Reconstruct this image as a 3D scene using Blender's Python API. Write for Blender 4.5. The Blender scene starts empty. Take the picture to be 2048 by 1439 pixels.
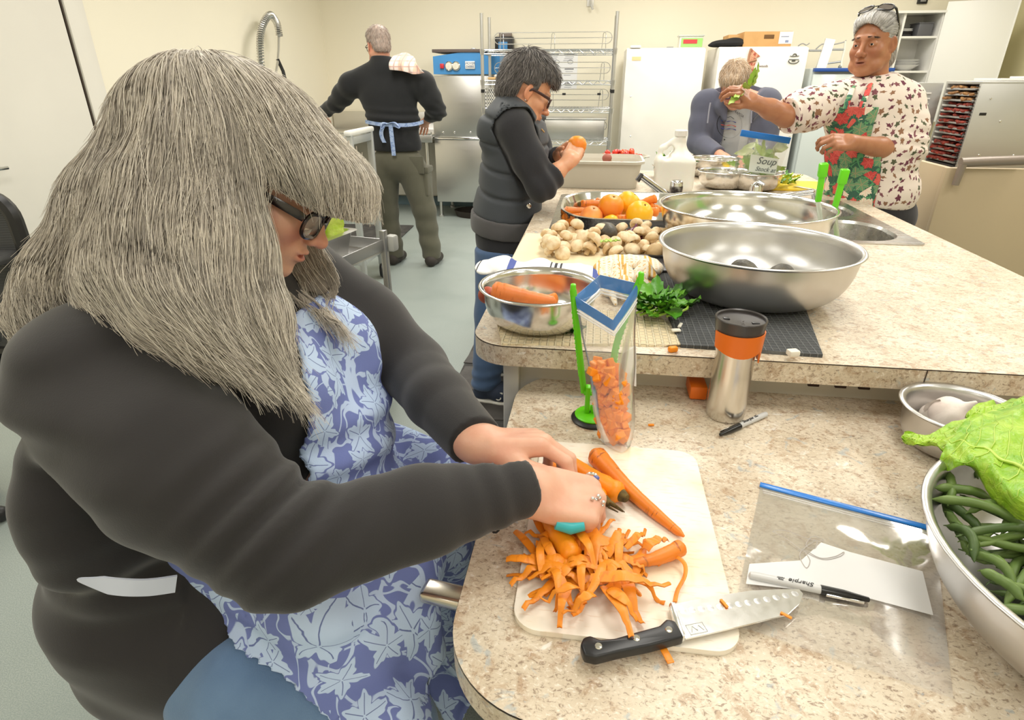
import bpy, bmesh, math, random
import numpy as np
from mathutils import Vector, Matrix, Euler
R = math.radians
random.seed(7); rng = np.random.default_rng(11)
scene = bpy.context.scene
COL = scene.collection
# ---------------------------------------------------------------- camera
CAMH = 1.42; FOC = 1191.0; PITCH = R(25.2); YAW = R(7.8)
cam_data = bpy.data.cameras.new('camera'); cam_data.sensor_width = 36; cam_data.lens = 36*FOC/2048
cam_data.clip_start = .02
cam = bpy.data.objects.new('camera', cam_data); COL.objects.link(cam)
cam.location = (0, 0, CAMH); cam.rotation_euler = (R(90)-PITCH, 0, YAW)
scene.camera = cam
# ---------------------------------------------------------------- world, lamps, exposure
world = bpy.data.worlds.new('world'); scene.world = world; world.use_nodes = True
world.node_tree.nodes['Background'].inputs[0].default_value = (1, .98, .95, 1)
world.node_tree.nodes['Background'].inputs[1].default_value = .55
scene.view_settings.view_transform = 'Standard'; scene.view_settings.look = 'None'
scene.view_settings.exposure = 0.0; scene.view_settings.gamma = 1; scene.view_settings.use_curve_mapping = False
CEIL = 2.78
def ceiling_lamp(x, y, power=24, sx=.5, sy=1.15):
    l = bpy.data.lights.new('ceiling_lamp', 'AREA'); l.shape = 'RECTANGLE'; l.size = sx; l.size_y = sy
    l.energy = power; l.color = (1, .965, .90)
    o = bpy.data.objects.new('ceiling_lamp', l); COL.objects.link(o); o.location = (x, y, CEIL-.06)
for lx in (-1.5, .55, 2.4):
    for ly, pw_ in ((-.9, 16), (1.3, 19), (3.5, 28), (5.6, 32)):
        ceiling_lamp(lx, ly, pw_)

# ---------------------------------------------------------------- pixel -> world helpers (camera calibration)
_cp, _sp = math.cos(PITCH), math.sin(PITCH)
_fh = np.array([-math.sin(YAW), math.cos(YAW), 0.]); _rt = np.array([math.cos(YAW), math.sin(YAW), 0.]); _up = np.array([0, 0, 1.])
_fw = _fh*_cp-_up*_sp; _uc = _fh*_sp+_up*_cp; _C = np.array([0, 0, CAMH])
def _ray(u, v): return _fw*FOC+_rt*(u-1024)-_uc*(v-719.5)
def PZ(u, v, z): d = _ray(u, v); return _C+d*((z-CAMH)/d[2])
def PY(u, v, y): d = _ray(u, v); return _C+d*(y/d[1])
def PX(u, v, x): d = _ray(u, v); return _C+d*(x/d[0])
def PD(u, v, d): return _C+_ray(u, v)*(d/FOC)
ZF, ZN = .91, .80

# ---------------------------------------------------------------- node helpers
class E:
    """tiny expression -> shader math nodes"""
    nt = None
    def __init__(s, v): s.v = v
    @staticmethod
    def _m(op, *a, clamp=False):
        n = E.nt.nodes.new('ShaderNodeMath'); n.operation = op; n.use_clamp = clamp
        for i, x in enumerate(a):
            x = x.v if isinstance(x, E) else x
            if isinstance(x, (int, float)): n.inputs[i].default_value = x
            else: E.nt.links.new(x, n.inputs[i])
        return E(n.outputs[0])
    def __add__(s, o): return E._m('ADD', s, o)
    __radd__ = __add__
    def __sub__(s, o): return E._m('SUBTRACT', s, o)
    def __rsub__(s, o): return E._m('SUBTRACT', o, s)
    def __mul__(s, o): return E._m('MULTIPLY', s, o)
    __rmul__ = __mul__
    def __truediv__(s, o): return E._m('DIVIDE', s, o)
    def __lt__(s, o): return E._m('LESS_THAN', s, o)
    def __gt__(s, o): return E._m('GREATER_THAN', s, o)
    def abs(s): return E._m('ABSOLUTE', s)
    def cos(s): return E._m('COSINE', s)
    def sin(s): return E._m('SINE', s)
    def sqrt(s): return E._m('SQRT', s)
    def frac(s): return E._m('FRACT', s)
    def pow(s, p): return E._m('POWER', s, p)
    def max(s, o): return E._m('MAXIMUM', s, o)
    def min(s, o): return E._m('MINIMUM', s, o)
    def ss(s, a, b):
        n = E.nt.nodes.new('ShaderNodeMapRange'); n.interpolation_type = 'SMOOTHSTEP'
        E.nt.links.new(s.v, n.inputs[0]); n.inputs[1].default_value = a; n.inputs[2].default_value = b
        return E(n.outputs[0])
def atan2(a, b): return E._m('ARCTAN2', a, b)
def new_mat(name):
    m = bpy.data.materials.new(name); m.use_nodes = True; E.nt = m.node_tree
    return m, m.node_tree, m.node_tree.nodes['Principled BSDF']
def coords(nt, kind='Object'):
    return nt.nodes.new('ShaderNodeTexCoord').outputs[kind]
def mapping(nt, vec, scale=(1, 1, 1), rot=(0, 0, 0), loc=(0, 0, 0)):
    n = nt.nodes.new('ShaderNodeMapping'); nt.links.new(vec, n.inputs[0])
    n.inputs['Scale'].default_value = scale; n.inputs['Rotation'].default_value = rot; n.inputs['Location'].default_value = loc
    return n.outputs[0]
def noise(nt, vec, scale, detail=3, rough=.5, dist=0):
    n = nt.nodes.new('ShaderNodeTexNoise'); nt.links.new(vec, n.inputs['Vector'])
    n.inputs['Scale'].default_value = scale; n.inputs['Detail'].default_value = detail
    n.inputs['Roughness'].default_value = rough; n.inputs['Distortion'].default_value = dist
    return E(n.outputs[0])
def c4(c): return (*c[:3], 1)
def srgb(r, g, b):
    f = lambda x: (x/255/12.92 if x/255 <= .04045 else ((x/255+.055)/1.055)**2.4)
    return (f(r), f(g), f(b))
def mix(nt, fac, a, b, blend='MIX'):
    n = nt.nodes.new('ShaderNodeMix'); n.data_type = 'RGBA'; n.blend_type = blend
    for x, i in ((fac, 0), (a, 6), (b, 7)):
        x = x.v if isinstance(x, E) else x
        if isinstance(x, (int, float)): n.inputs[i].default_value = x
        elif isinstance(x, tuple): n.inputs[i].default_value = c4(x)
        else: nt.links.new(x, n.inputs[i])
    return n.outputs[2]
def link(nt, a, b): nt.links.new(a.v if isinstance(a, E) else a, b)
def bump(nt, bsdf, h, strength=.3, dist=.002):
    n = nt.nodes.new('ShaderNodeBump'); n.inputs['Strength'].default_value = strength; n.inputs['Distance'].default_value = dist
    link(nt, h, n.inputs['Height']); nt.links.new(n.outputs[0], bsdf.inputs['Normal'])
_MC = {}
def M(name, col=(.5, .5, .5), rough=.5, metal=0., var=None, bmp=None, sss=0, coat=0, spec=None, stretch=(1, 1, 1), sheen=0, emit=None, trans=0, alpha=None, ior=None):
    """simple procedural material; var=(scale, other colour, amount), bmp=(scale, strength, distance)"""
    if name in _MC: return _MC[name]
    m, nt, b = new_mat(name)
    b.inputs['Base Color'].default_value = c4(col); b.inputs['Roughness'].default_value = rough; b.inputs['Metallic'].default_value = metal
    v = mapping(nt, coords(nt), stretch)
    if var:
        f = noise(nt, v, var[0], 4).ss(.35, .65)
        link(nt, mix(nt, f*var[2], tuple(col), tuple(var[1])), b.inputs['Base Color'])
    if bmp: bump(nt, b, noise(nt, v, bmp[0], 4), bmp[1], bmp[2])
    if sss: b.inputs['Subsurface Weight'].default_value = sss; b.inputs['Subsurface Radius'].default_value = (.012, .005, .003); b.inputs['Subsurface Scale'].default_value = .6
    if coat: b.inputs['Coat Weight'].default_value = coat; b.inputs['Coat Roughness'].default_value = .15
    if spec is not None: b.inputs['Specular IOR Level'].default_value = spec
    if sheen: b.inputs['Sheen Weight'].default_value = sheen
    if trans: b.inputs['Transmission Weight'].default_value = trans
    if alpha is not None: b.inputs['Alpha'].default_value = alpha
    if ior: b.inputs['IOR'].default_value = ior
    if emit: b.inputs['Emission Color'].default_value = c4(emit[0]); b.inputs['Emission Strength'].default_value = emit[1]
    _MC[name] = m
    return m

# ---------------------------------------------------------------- mesh helpers: geometry is a list of (verts, faces) joined per object
class G:
    def __init__(s): s.v = []; s.f = []; s.mi = []; s.n = 0
    def add(s, v, f, mi=0):
        v = np.asarray(v, float)
        s.v.append(v); s.f += [[i+s.n for i in q] for q in f]; s.mi += [mi]*len(f); s.n += len(v); return s
    def bm(s, b, mi=0):
        b.verts.index_update()
        s.add([v.co[:] for v in b.verts], [[v.index for v in f.verts] for f in b.faces], mi); b.free(); return s
    def box(s, c, d, bev=0, rot=None, seg=2, mi=0):
        b = bmesh.new(); bmesh.ops.create_cube(b, size=1)
        for v in b.verts: v.co = Vector((v.co.x*d[0], v.co.y*d[1], v.co.z*d[2]))
        if bev: bmesh.ops.bevel(b, geom=b.edges[:], offset=min(bev, min(d)*.49), segments=seg, profile=.5, affect='EDGES')
        mt = Matrix.Translation(c) @ (rot_m(rot) if rot is not None else Matrix())
        bmesh.ops.transform(b, matrix=mt, verts=b.verts); return s.bm(b, mi)
    def tube(s, pts, r, n=8, cap=True, closed=False, mi=0, flat=1.0):
        pts = [np.asarray(p, float) for p in pts]; m = len(pts)
        rr = r if hasattr(r, '__len__') else [r]*m
        V = []; T = []
        for i in range(m):
            a = pts[(i-1) % m] if (closed or i > 0) else pts[i]; c = pts[(i+1) % m] if (closed or i < m-1) else pts[i]
            t = c-a; T.append(t/(np.linalg.norm(t)+1e-12))
        u = np.cross(T[0], [0, 0, 1.]); u = u if np.linalg.norm(u) > .05 else np.cross(T[0], [1., 0, 0]); u /= np.linalg.norm(u)
        for i in range(m):
            u = u-T[i]*(u@T[i]); u /= np.linalg.norm(u)+1e-12; w = np.cross(T[i], u)
            for k in range(n):
                a = 2*math.pi*k/n; V.append(pts[i]+rr[i]*(math.cos(a)*u+flat*math.sin(a)*w))
        F = []
        for i in range(m if closed else m-1):
            for k in range(n):
                j = (i+1) % m
                F.append([i*n+k, i*n+(k+1) % n, j*n+(k+1) % n, j*n+k])
        if cap and not closed: F += [list(range(n))[::-1], list(range((m-1)*n, m*n))]
        return s.add(V, F, mi)
    def lathe(s, prof, n=32, c=(0, 0, 0), axis=None, mi=0, sy=1.0):
        V = []; F = []; c = np.asarray(c, float)
        Mx = np.eye(3) if axis is None else np.array(Vector((0, 0, 1)).rotation_difference(Vector(axis)).to_matrix())
        for r, z in prof:
            for k in range(n):
                a = 2*math.pi*k/n; V.append(Mx @ np.array([r*math.cos(a), sy*r*math.sin(a), z])+c)
        for i in range(len(prof)-1):
            for k in range(n): F.append([i*n+k, i*n+(k+1) % n, (i+1)*n+(k+1) % n, (i+1)*n+k])
        if prof[0][0] > 1e-6: F.append(list(range(n))[::-1])
        if prof[-1][0] > 1e-6: F.append(list(range((len(prof)-1)*n, len(prof)*n)))
        return s.add(V, F, mi)
    def cyl(s, a, b, r, n=16, mi=0): return s.tube([a, b], r, n, mi=mi)
    def ell(s, c, r, rot=None, nu=16, nv=10, mi=0):
        V = []; F = []; Rm = np.eye(3) if rot is None else np.array(rot_m(rot).to_3x3())
        for j in range(nv+1):
            p = math.pi*j/nv
            for i in range(nu):
                a = 2*math.pi*i/nu
                V.append(Rm @ np.array([r[0]*math.sin(p)*math.cos(a), r[1]*math.sin(p)*math.sin(a), r[2]*math.cos(p)])+np.asarray(c))
        for j in range(nv):
            for i in range(nu): F.append([j*nu+i, (j+1)*nu+i, (j+1)*nu+(i+1) % nu, j*nu+(i+1) % nu])
        return s.add(V, F, mi)
    def prism(s, poly, z0, z1, mi=0, T=None):
        """extrude a 2-D polygon between z0 and z1, T: 4x4 to place"""
        n = len(poly); V = [(x, y, z0) for x, y in poly]+[(x, y, z1) for x, y in poly]
        F = [list(range(n))[::-1], list(range(n, 2*n))]+[[i, (i+1) % n, n+(i+1) % n, n+i] for i in range(n)]
        if T is not None: V = [(T @ Vector(v))[:] for v in V]
        return s.add(V, F, mi)
    def grid(s, P, mi=0, closed_u=False):
        P = np.asarray(P, float); a, b = P.shape[:2]
        F = [[i*b+j, i*b+(j+1) % b, ((i+1) % a)*b+(j+1) % b, ((i+1) % a)*b+j] for i in range(a if closed_u else a-1) for j in range(b-1)]
        return s.add(P.reshape(-1, 3), F, mi)
    def xf(s, mt):
        mt = np.array(mt); s.v = [v @ mt[:3, :3].T+mt[:3, 3] for v in s.v]; return s
def rot_m(r):
    if isinstance(r, Matrix): return r.to_4x4()
    if isinstance(r, np.ndarray): return Matrix(r.tolist()).to_4x4()
    return Euler(r).to_matrix().to_4x4()
def rrect(cx, cy, w, d, r, n=6):
    out = []
    for sx, sy, a0 in ((1, 1, 0), (-1, 1, 90), (-1, -1, 180), (1, -1, 270)):
        for k in range(n+1):
            a = R(a0+90*k/n); out.append((cx+sx*(w/2-r)+r*math.cos(a), cy+sy*(d/2-r)+r*math.sin(a)))
    return out
def mesh_of(name, g, mats, smooth=40):
    me = bpy.data.meshes.new(name)
    V = np.concatenate(g.v) if g.v else np.zeros((0, 3))
    me.from_pydata(V.tolist(), [], g.f)
    for m in (mats if isinstance(mats, (list, tuple)) else [mats]): me.materials.append(m)
    if any(g.mi): me.polygons.foreach_set('material_index', g.mi)
    if smooth:
        me.polygons.foreach_set('use_smooth', [True]*len(me.polygons))
        if smooth < 180: me.set_sharp_from_angle(angle=R(smooth))
    me.update(); return me
def tag(o, label=None, cat=None, group=None, kind=None):
    if label: o['label'] = label
    if cat: o['category'] = cat
    if group: o['group'] = group
    if kind: o['kind'] = kind
    return o
def obj(name, g, mats, parent=None, smooth=40, world=True, kind=None, label=None):
    """one mesh object; with world=True its geometry is in world coordinates and is moved into the parent's frame"""
    me = g if isinstance(g, bpy.types.Mesh) else mesh_of(name, g, mats, smooth)
    o = bpy.data.objects.new(name, me); COL.objects.link(o)
    if parent is not None:
        o.parent = parent
        if world: o.matrix_parent_inverse = parent_world(parent).inverted()
    return tag(o, label, None, None, kind)
def parent_world(o):
    m = Matrix.LocRotScale(o.location, o.rotation_euler, o.scale)
    return parent_world(o.parent) @ o.matrix_parent_inverse @ m if o.parent else m
def thing(name, label, cat, loc=(0, 0, 0), rot=(0, 0, 0), group=None, kind=None):
    o = bpy.data.objects.new(name, None); COL.objects.link(o); o.location = loc; o.rotation_euler = rot
    o.empty_display_size = .05
    return tag(o, label, cat, group, kind)
def single(name, g, mats, label, cat, loc=None, rot=(0, 0, 0), group=None, smooth=40, kind=None, scale=None):
    """a thing that is one mesh: geometry local, placed at loc (or world geometry recentred on its base)"""
    if loc is None and isinstance(g, G):
        V = np.concatenate(g.v); c = (V.min(0)+V.max(0))/2; c[2] = V[:, 2].min(); loc = tuple(c); g.v = [v-c for v in g.v]
    o = obj(name, g, mats, None, smooth); o.location = loc; o.rotation_euler = rot
    if scale: o.scale = scale
    return tag(o, label, cat, group, kind)
def struct(name, g, mats, parent=None, smooth=40):
    return obj(name, g, mats, parent, smooth, kind=None if parent else 'structure')
def dup(root, loc, rot=None, label=None, scale=None):
    def cp(o, par):
        c = o.copy(); COL.objects.link(c)
        if par is not None: c.parent = par
        for ch in kids.get(o.name, []): cp(ch, c)
        return c
    kids = {}
    def walk(o):
        kids[o.name] = list(o.children)
        for ch in o.children: walk(ch)
    walk(root)
    r = cp(root, None); r.location = loc
    if rot is not None: r.rotation_euler = rot
    if scale: r.scale = scale if hasattr(scale, '__len__') else (scale,)*3
    if label: r['label'] = label
    return r
# ---------------------------------------------------------------- signed-distance modelling (people, cloth, produce)
class SDF:
    """list of primitives blended smoothly, meshed with surface nets on a regular grid"""
    def __init__(s): s.p = []
    def rc(s, a, b, ra, rb, k=.02, op='u'): s.p.append(('rc', np.asarray(a, float), np.asarray(b, float), ra, rb, k, op)); return s
    def chain(s, pts, rs, k=.02):
        for i in range(len(pts)-1): s.rc(pts[i], pts[i+1], rs[i], rs[i+1], k)
        return s
    def el(s, c, r, rot=None, k=.02, op='u'):
        Rm = np.eye(3) if rot is None else (rot if isinstance(rot, np.ndarray) else np.array(rot_m(rot).to_3x3()))
        s.p.append(('el', np.asarray(c, float), np.asarray(r, float), Rm, None, k, op)); return s
    def bx(s, c, r, rot=None, rd=.01, k=.02, op='u'):
        Rm = np.eye(3) if rot is None else (rot if isinstance(rot, np.ndarray) else np.array(rot_m(rot).to_3x3()))
        s.p.append(('bx', np.asarray(c, float), np.asarray(r, float), Rm, rd, k, op)); return s
    def bounds(s):
        lo = np.full(3, 1e9); hi = -lo
        for q in s.p:
            if q[6] != 'u': continue
            a, b = SDF._bb(q); lo = np.minimum(lo, a); hi = np.maximum(hi, b)
        return lo, hi
    @staticmethod
    def _bb(q):
        if q[0] == 'rc':
            r = max(q[3], q[4]); return np.minimum(q[1], q[2])-r, np.maximum(q[1], q[2])+r
        e = np.abs(q[3]) @ q[2] if q[0] == 'bx' else np.sqrt((q[3]**2) @ (q[2]**2))
        return q[1]-e, q[1]+e
    @staticmethod
    def _d(q, P):
        if q[0] == 'rc':
            _, a, b, ra, rb = q[:5]; ba = b-a; L = ba @ ba+1e-12
            t = np.clip(((P-a) @ ba)/L, 0, 1)
            return np.linalg.norm(P-a-t[..., None]*ba, axis=-1)-(ra+(rb-ra)*t)
        L = (P-q[1]) @ q[3]
        if q[0] == 'el':
            k0 = np.linalg.norm(L/q[2], axis=-1); k1 = np.linalg.norm(L/q[2]**2, axis=-1)
            return k0*(k0-1)/(k1+1e-9)
        Q = np.abs(L)-(q[2]-q[4])
        return np.linalg.norm(np.maximum(Q, 0), axis=-1)+np.minimum(Q.max(-1), 0)-q[4]
    def field(s, h, pad=.02, lo=None, hi=None):
        if lo is None: lo, hi = s.bounds()
        lo = lo-pad-2*h; hi = hi+pad+2*h
        n = np.maximum(np.ceil((hi-lo)/h).astype(int)+1, 4)
        ax = [lo[i]+h*np.arange(n[i]) for i in range(3)]
        D = np.full(n, .5)
        for q in s.p:
            a, b = SDF._bb(q); k = q[5]; m = k+pad+3*h
            i0 = np.clip(np.floor((a-m-lo)/h).astype(int), 0, n); i1 = np.clip(np.ceil((b+m-lo)/h).astype(int)+1, 0, n)
            if (i1 <= i0).any(): continue
            sl = tuple(slice(i0[i], i1[i]) for i in range(3))
            P = np.stack(np.meshgrid(*[ax[i][sl[i]] for i in range(3)], indexing='ij'), -1)
            d = SDF._d(q, P); c = D[sl]
            if q[6] == 'u':
                hh = np.maximum(k-np.abs(c-d), 0)/max(k, 1e-6); D[sl] = np.minimum(c, d)-hh*hh*k*.25
            else:
                hh = np.maximum(k-np.abs(c+d), 0)/max(k, 1e-6); D[sl] = np.maximum(c, -d)+hh*hh*k*.25
        return D, ax
def fgrid(ax): return np.stack(np.meshgrid(*ax, indexing='ij'), -1)
def nets(D, ax, smooth=1):
    n = D.shape; S = D < 0
    cnt = np.zeros((n[0]-1, n[1]-1, n[2]-1), np.int8)
    for i in (0, 1):
        for j in (0, 1):
            for k in (0, 1): cnt += S[i:n[0]-1+i, j:n[1]-1+j, k:n[2]-1+k]
    act = (cnt > 0) & (cnt < 8); idx = np.argwhere(act)
    if len(idx) == 0: return np.zeros((0, 3)), np.zeros((0, 4), int)
    acc = np.zeros((len(idx), 3)); ct = np.zeros(len(idx))
    C = [(i, j, k) for i in (0, 1) for j in (0, 1) for k in (0, 1)]
    val = {c: D[idx[:, 0]+c[0], idx[:, 1]+c[1], idx[:, 2]+c[2]] for c in C}
    for a in C:
        for ax_ in range(3):
            if a[ax_]: continue
            b = list(a); b[ax_] = 1; b = tuple(b); da, db = val[a], val[b]
            m = (da < 0) != (db < 0)
            t = np.where(m, da/np.where(m, da-db, 1), 0)
            p = np.tile(np.array(a, float), (len(idx), 1)); p[:, ax_] += t
            acc[m] += p[m]; ct[m] += 1
    h = ax[0][1]-ax[0][0]
    V = (idx+acc/ct[:, None])*h+np.array([a[0] for a in ax])
    vid = np.full(act.shape, -1, int); vid[act] = np.arange(len(idx))
    F = []
    for d in range(3):
        e1, e2 = [(1, 2), (2, 0), (0, 1)][d]
        sl0 = [slice(0, n[i]) for i in range(3)]; sl1 = list(sl0); sl0[d] = slice(0, n[d]-1); sl1[d] = slice(1, n[d])
        s0, s1 = S[tuple(sl0)], S[tuple(sl1)]
        ed = np.argwhere(s0 != s1)
        ok = (ed[:, e1] > 0) & (ed[:, e1] < n[e1]-1) & (ed[:, e2] > 0) & (ed[:, e2] < n[e2]-1); ed = ed[ok]
        o = []
        for (x, y) in ((-1, -1), (0, -1), (0, 0), (-1, 0)):
            q = ed.copy(); q[:, e1] += x; q[:, e2] += y; o.append(vid[q[:, 0], q[:, 1], q[:, 2]])
        q = np.stack(o, 1); ins = s0[ed[:, 0], ed[:, 1], ed[:, 2]]
        q[~ins] = q[~ins][:, ::-1]; F.append(q)
    F = np.concatenate(F); F = F[(F >= 0).all(1)]
    if smooth: V = relax(V, F, smooth)
    return V, F
def relax(V, F, it=1, lam=.5, mu=-.52):
    a = np.concatenate([F[:, i] for i in range(4)]); b = np.concatenate([F[:, (i+1) % 4] for i in range(4)])
    a, b = np.concatenate([a, b]), np.concatenate([b, a]); N = len(V); ct = np.bincount(a, minlength=N)+1e-9
    for _ in range(it):
        for l in (lam, mu):
            S = np.stack([np.bincount(a, V[b, i], N) for i in range(3)], 1)/ct[:, None]
            V = V+l*(S-V)
    return V
def fast_mesh(name, V, F, mats, smooth=True, col=None):
    me = bpy.data.meshes.new(name); F = np.asarray(F); nf, w = F.shape
    me.vertices.add(len(V)); me.vertices.foreach_set('co', np.asarray(V, np.float32).ravel())
    me.loops.add(nf*w); me.loops.foreach_set('vertex_index', F.astype(np.int32).ravel())
    me.polygons.add(nf); me.polygons.foreach_set('loop_start', np.arange(0, nf*w, w, dtype=np.int32))
    if smooth: me.polygons.foreach_set('use_smooth', np.ones(nf, bool))
    for m in (mats if isinstance(mats, (list, tuple)) else [mats]): me.materials.append(m)
    me.update(calc_edges=True)
    if col is not None:
        at = me.color_attributes.new('Col', 'FLOAT_COLOR', 'POINT'); at.data.foreach_set('color', np.asarray(col, np.float32).ravel())
    return me
def sdf_obj(name, s, h, mats, parent=None, fn=None, smooth=1, xf=None, pad=.02, col=None, disp=None, label=None):
    """mesh an SDF; fn(P, D) edits the field (clips, folds); xf: 4x4 from local to world"""
    D, ax = s.field(h, pad)
    if fn is not None: D = fn(fgrid(ax), D)
    V, F = nets(D, ax, smooth)
    if disp is not None: V = disp(V, F)
    cc = col(V) if col is not None else None
    if xf is not None: m = np.array(xf); V = V @ m[:3, :3].T+m[:3, 3]
    return obj(name, fast_mesh(name, V, F, mats, True, cc), None, parent, label=label)
def smax(a, b, k=.006):
    h = np.maximum(k-np.abs(a-b), 0)/k; return np.maximum(a, b)+h*h*k*.25
def smin(a, b, k=.006):
    h = np.maximum(k-np.abs(a-b), 0)/k; return np.minimum(a, b)-h*h*k*.25
def vnormals(V, F):
    n = np.cross(V[F[:, 2]]-V[F[:, 0]], V[F[:, 3]]-V[F[:, 1]]); N = np.zeros_like(V)
    for i in range(4):
        for c in range(3): N[:, c] += np.bincount(F[:, i], n[:, c], len(V))
    return N/(np.linalg.norm(N, axis=1, keepdims=True)+1e-12)
def wob(P, f, seed=0, n=4):
    """cheap smooth noise in about [-1, 1]"""
    r = np.random.default_rng(seed); out = 0
    for i in range(n):
        k = r.normal(size=3); k *= f*(.7+.6*r.random())/np.linalg.norm(k); out = out+np.sin(P @ k+r.random()*6.28+1.3*np.sin(P @ (k[[1, 2, 0]]*.7)))
    return out/n
def frame(x, zhint):
    """rotation matrix with columns x, y, z; x forward, z near zhint"""
    x = np.asarray(x, float); x /= np.linalg.norm(x); z = np.asarray(zhint, float); z = z-x*(z @ x); z /= np.linalg.norm(z)
    return np.stack([x, np.cross(z, x), z], 1)
def mat4(Rm, t): m = np.eye(4); m[:3, :3] = Rm; m[:3, 3] = t; return m
# ---------------------------------------------------------------- shared materials
def laminate():
    m, nt, b = new_mat('speckled_laminate'); v = coords(nt)
    big = noise(nt, v, 9, 3, .6).ss(.3, .7); mid = noise(nt, mapping(nt, v, (1, 1, 1), (0, 0, .5), (3, 1, 0)), 42, 5, .65, .6)
    fine = noise(nt, mapping(nt, v, (1, 1.5, 1), (0, 0, .3), (7, 2, 1)), 130, 4, .7, .8); blue = noise(nt, mapping(nt, v, loc=(9, 9, 9)), 26, 4, .6, 1.2)
    c = mix(nt, big, srgb(206, 190, 166), srgb(226, 213, 192))
    c = mix(nt, mid.ss(.5, .66)*.75, c, srgb(176, 146, 116))
    c = mix(nt, fine.ss(.53, .66)*.8, c, srgb(136, 112, 92))
    c = mix(nt, fine.ss(.45, .32)*.8, c, srgb(240, 231, 218))
    c = mix(nt, blue.ss(.60, .70)*.55, c, srgb(166, 182, 190))
    c = mix(nt, blue.ss(.36, .27)*.7, c, srgb(244, 240, 234))
    link(nt, c, b.inputs['Base Color']); b.inputs['Roughness'].default_value = .42
    return m
LAM = laminate()
def brushed(name, col, rough, stretch=(1, 1, 1), amt=.12, scale=60):
    m, nt, b = new_mat(name); b.inputs['Metallic'].default_value = 1; b.inputs['Base Color'].default_value = c4(col)
    n = noise(nt, mapping(nt, coords(nt), stretch), scale, 3, .6)
    link(nt, n*amt+(rough-amt/2), b.inputs['Roughness']); bump(nt, b, n, .012, .001); return m
STEEL = brushed('brushed_steel', (.72, .71, .69), .30, (1, 1, .04))
STEELH = brushed('brushed_steel_sheet', (.66, .65, .63), .34, (.04, 1, 1))
BOWL = brushed('polished_bowl_steel', (.74, .73, .71), .19, (1, 1, .06), .10, 40)
BOWLB = brushed('satin_bowl_steel', (.60, .59, .58), .33, (1, 1, .06), .12, 40)
CHROME = M('chrome', (.85, .85, .85), .08, 1)
WALLM = M('cream_wall_paint', srgb(247, 240, 220), .85, bmp=(180, .06, .001))
WALLR = M('yellow_wall_paint', srgb(226, 217, 176), .85, bmp=(180, .06, .001))
CEILM = M('white_ceiling_tile', srgb(240, 238, 230), .9, bmp=(90, .15, .002))
WHITE = M('white_enamel', srgb(240, 236, 228), .32, var=(3, srgb(230, 226, 216), .5))
WHITEP = M('white_plastic', srgb(238, 236, 230), .4)
GREYP = M('grey_plastic', srgb(150, 150, 148), .5)
BLACKP = M('black_plastic', srgb(28, 28, 30), .4)
DOORM = M('off_white_door_paint', srgb(232, 228, 218), .55, var=(1.2, srgb(222, 218, 208), .5))
BASEM = M('blue_grey_vinyl_base', srgb(110, 132, 142), .5)
CAB = M('warm_grey_laminate_panel', srgb(205, 200, 188), .5)
ORANGE = M('orange_plastic', srgb(228, 112, 22), .4)
GREENP = M('bright_green_plastic', srgb(104, 214, 18), .35)
LINE = M('dark_seam', srgb(70, 58, 48), .7)
def floor_mat():
    m, nt, b = new_mat('speckled_sheet_vinyl'); v = coords(nt)
    c = mix(nt, noise(nt, v, 320, 2).ss(.4, .62), srgb(150, 161, 158), srgb(172, 181, 177))
    c = mix(nt, noise(nt, v, 2.2, 4).ss(.45, .7)*.45, c, srgb(140, 152, 149))
    link(nt, c, b.inputs['Base Color']); link(nt, noise(nt, v, 5, 3)*.25+.32, b.inputs['Roughness']); return m
FLOORM = floor_mat()

# ---------------------------------------------------------------- the room
XL, XR, YB, YN = -3.18, 3.94, 7.36, -2.0
struct('floor', G().box(((XL+XR)/2, (YB+YN)/2, -.05), (XR-XL, YB-YN, .1)), FLOORM)
struct('ceiling', G().box(((XL+XR)/2, (YB+YN)/2, CEIL+.05), (XR-XL, YB-YN, .1)), CEILM)
struct('wall_back', G().box(((XL+XR)/2, YB+.06, CEIL/2), (XR-XL+.24, .12, CEIL)), WALLM)
struct('wall_left', G().box((XL-.06, (YB+YN)/2, CEIL/2), (.12, YB-YN, CEIL)), WALLM)
struct('wall_right', G().box((XR+.06, (YB+YN)/2, CEIL/2), (.12, YB-YN, CEIL)), WALLR)
struct('wall_front', G().box(((XL+XR)/2, YN-.06, CEIL/2), (XR-XL+.24, .12, CEIL)), WALLM)
struct('baseboard_back', G().box(((XL+XR)/2, YB-.006, .055), (XR-XL, .012, .11), .004), BASEM)
struct('baseboard_left', G().box((XL+.006, (3.8+YB)/2, .055), (.012, YB-3.8, .11), .004), BASEM)
door = struct('door_1', G().box((XL+.012, 3.14, 1.03), (.05, .94, 2.06), .004), DOORM)
struct('door_frame', G().box((XL+.02, 3.705, 1.07), (.06, .15, 2.14), .006).box((XL+.02, 2.585, 1.07), (.06, .15, 2.14), .006)
       .box((XL+.02, 3.14, 2.12), (.06, 1.26, .12), .006), DOORM, door)
struct('door_gap', G().box((XL+.013, 3.622, 1.03), (.052, .010, 2.05)), LINE, door)
struct('door_handle', G().cyl((XL+.04, 2.76, 1.0), (XL+.1, 2.76, 1.0), .012).tube([(XL+.1, 2.75, 1.0), (XL+.1, 2.88, 1.0)], .011), CHROME, door)

# double rocker switch on the left wall
sw = thing('light_switch', 'double rocker light switch in a dark metal plate on the side wall', 'switch', (XL, 3.95, 1.24))
obj('switch_plate', G().box((XL+.004, 3.95, 1.24), (.008, .125, .125), .003), M('bronze_plate', srgb(120, 108, 92), .4, .6), sw)
for dy in (-.028, .024):
    obj('rocker', G().box((XL+.011, 3.95+dy, 1.24), (.01, .036, .085), .003), WHITEP, sw)
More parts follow.
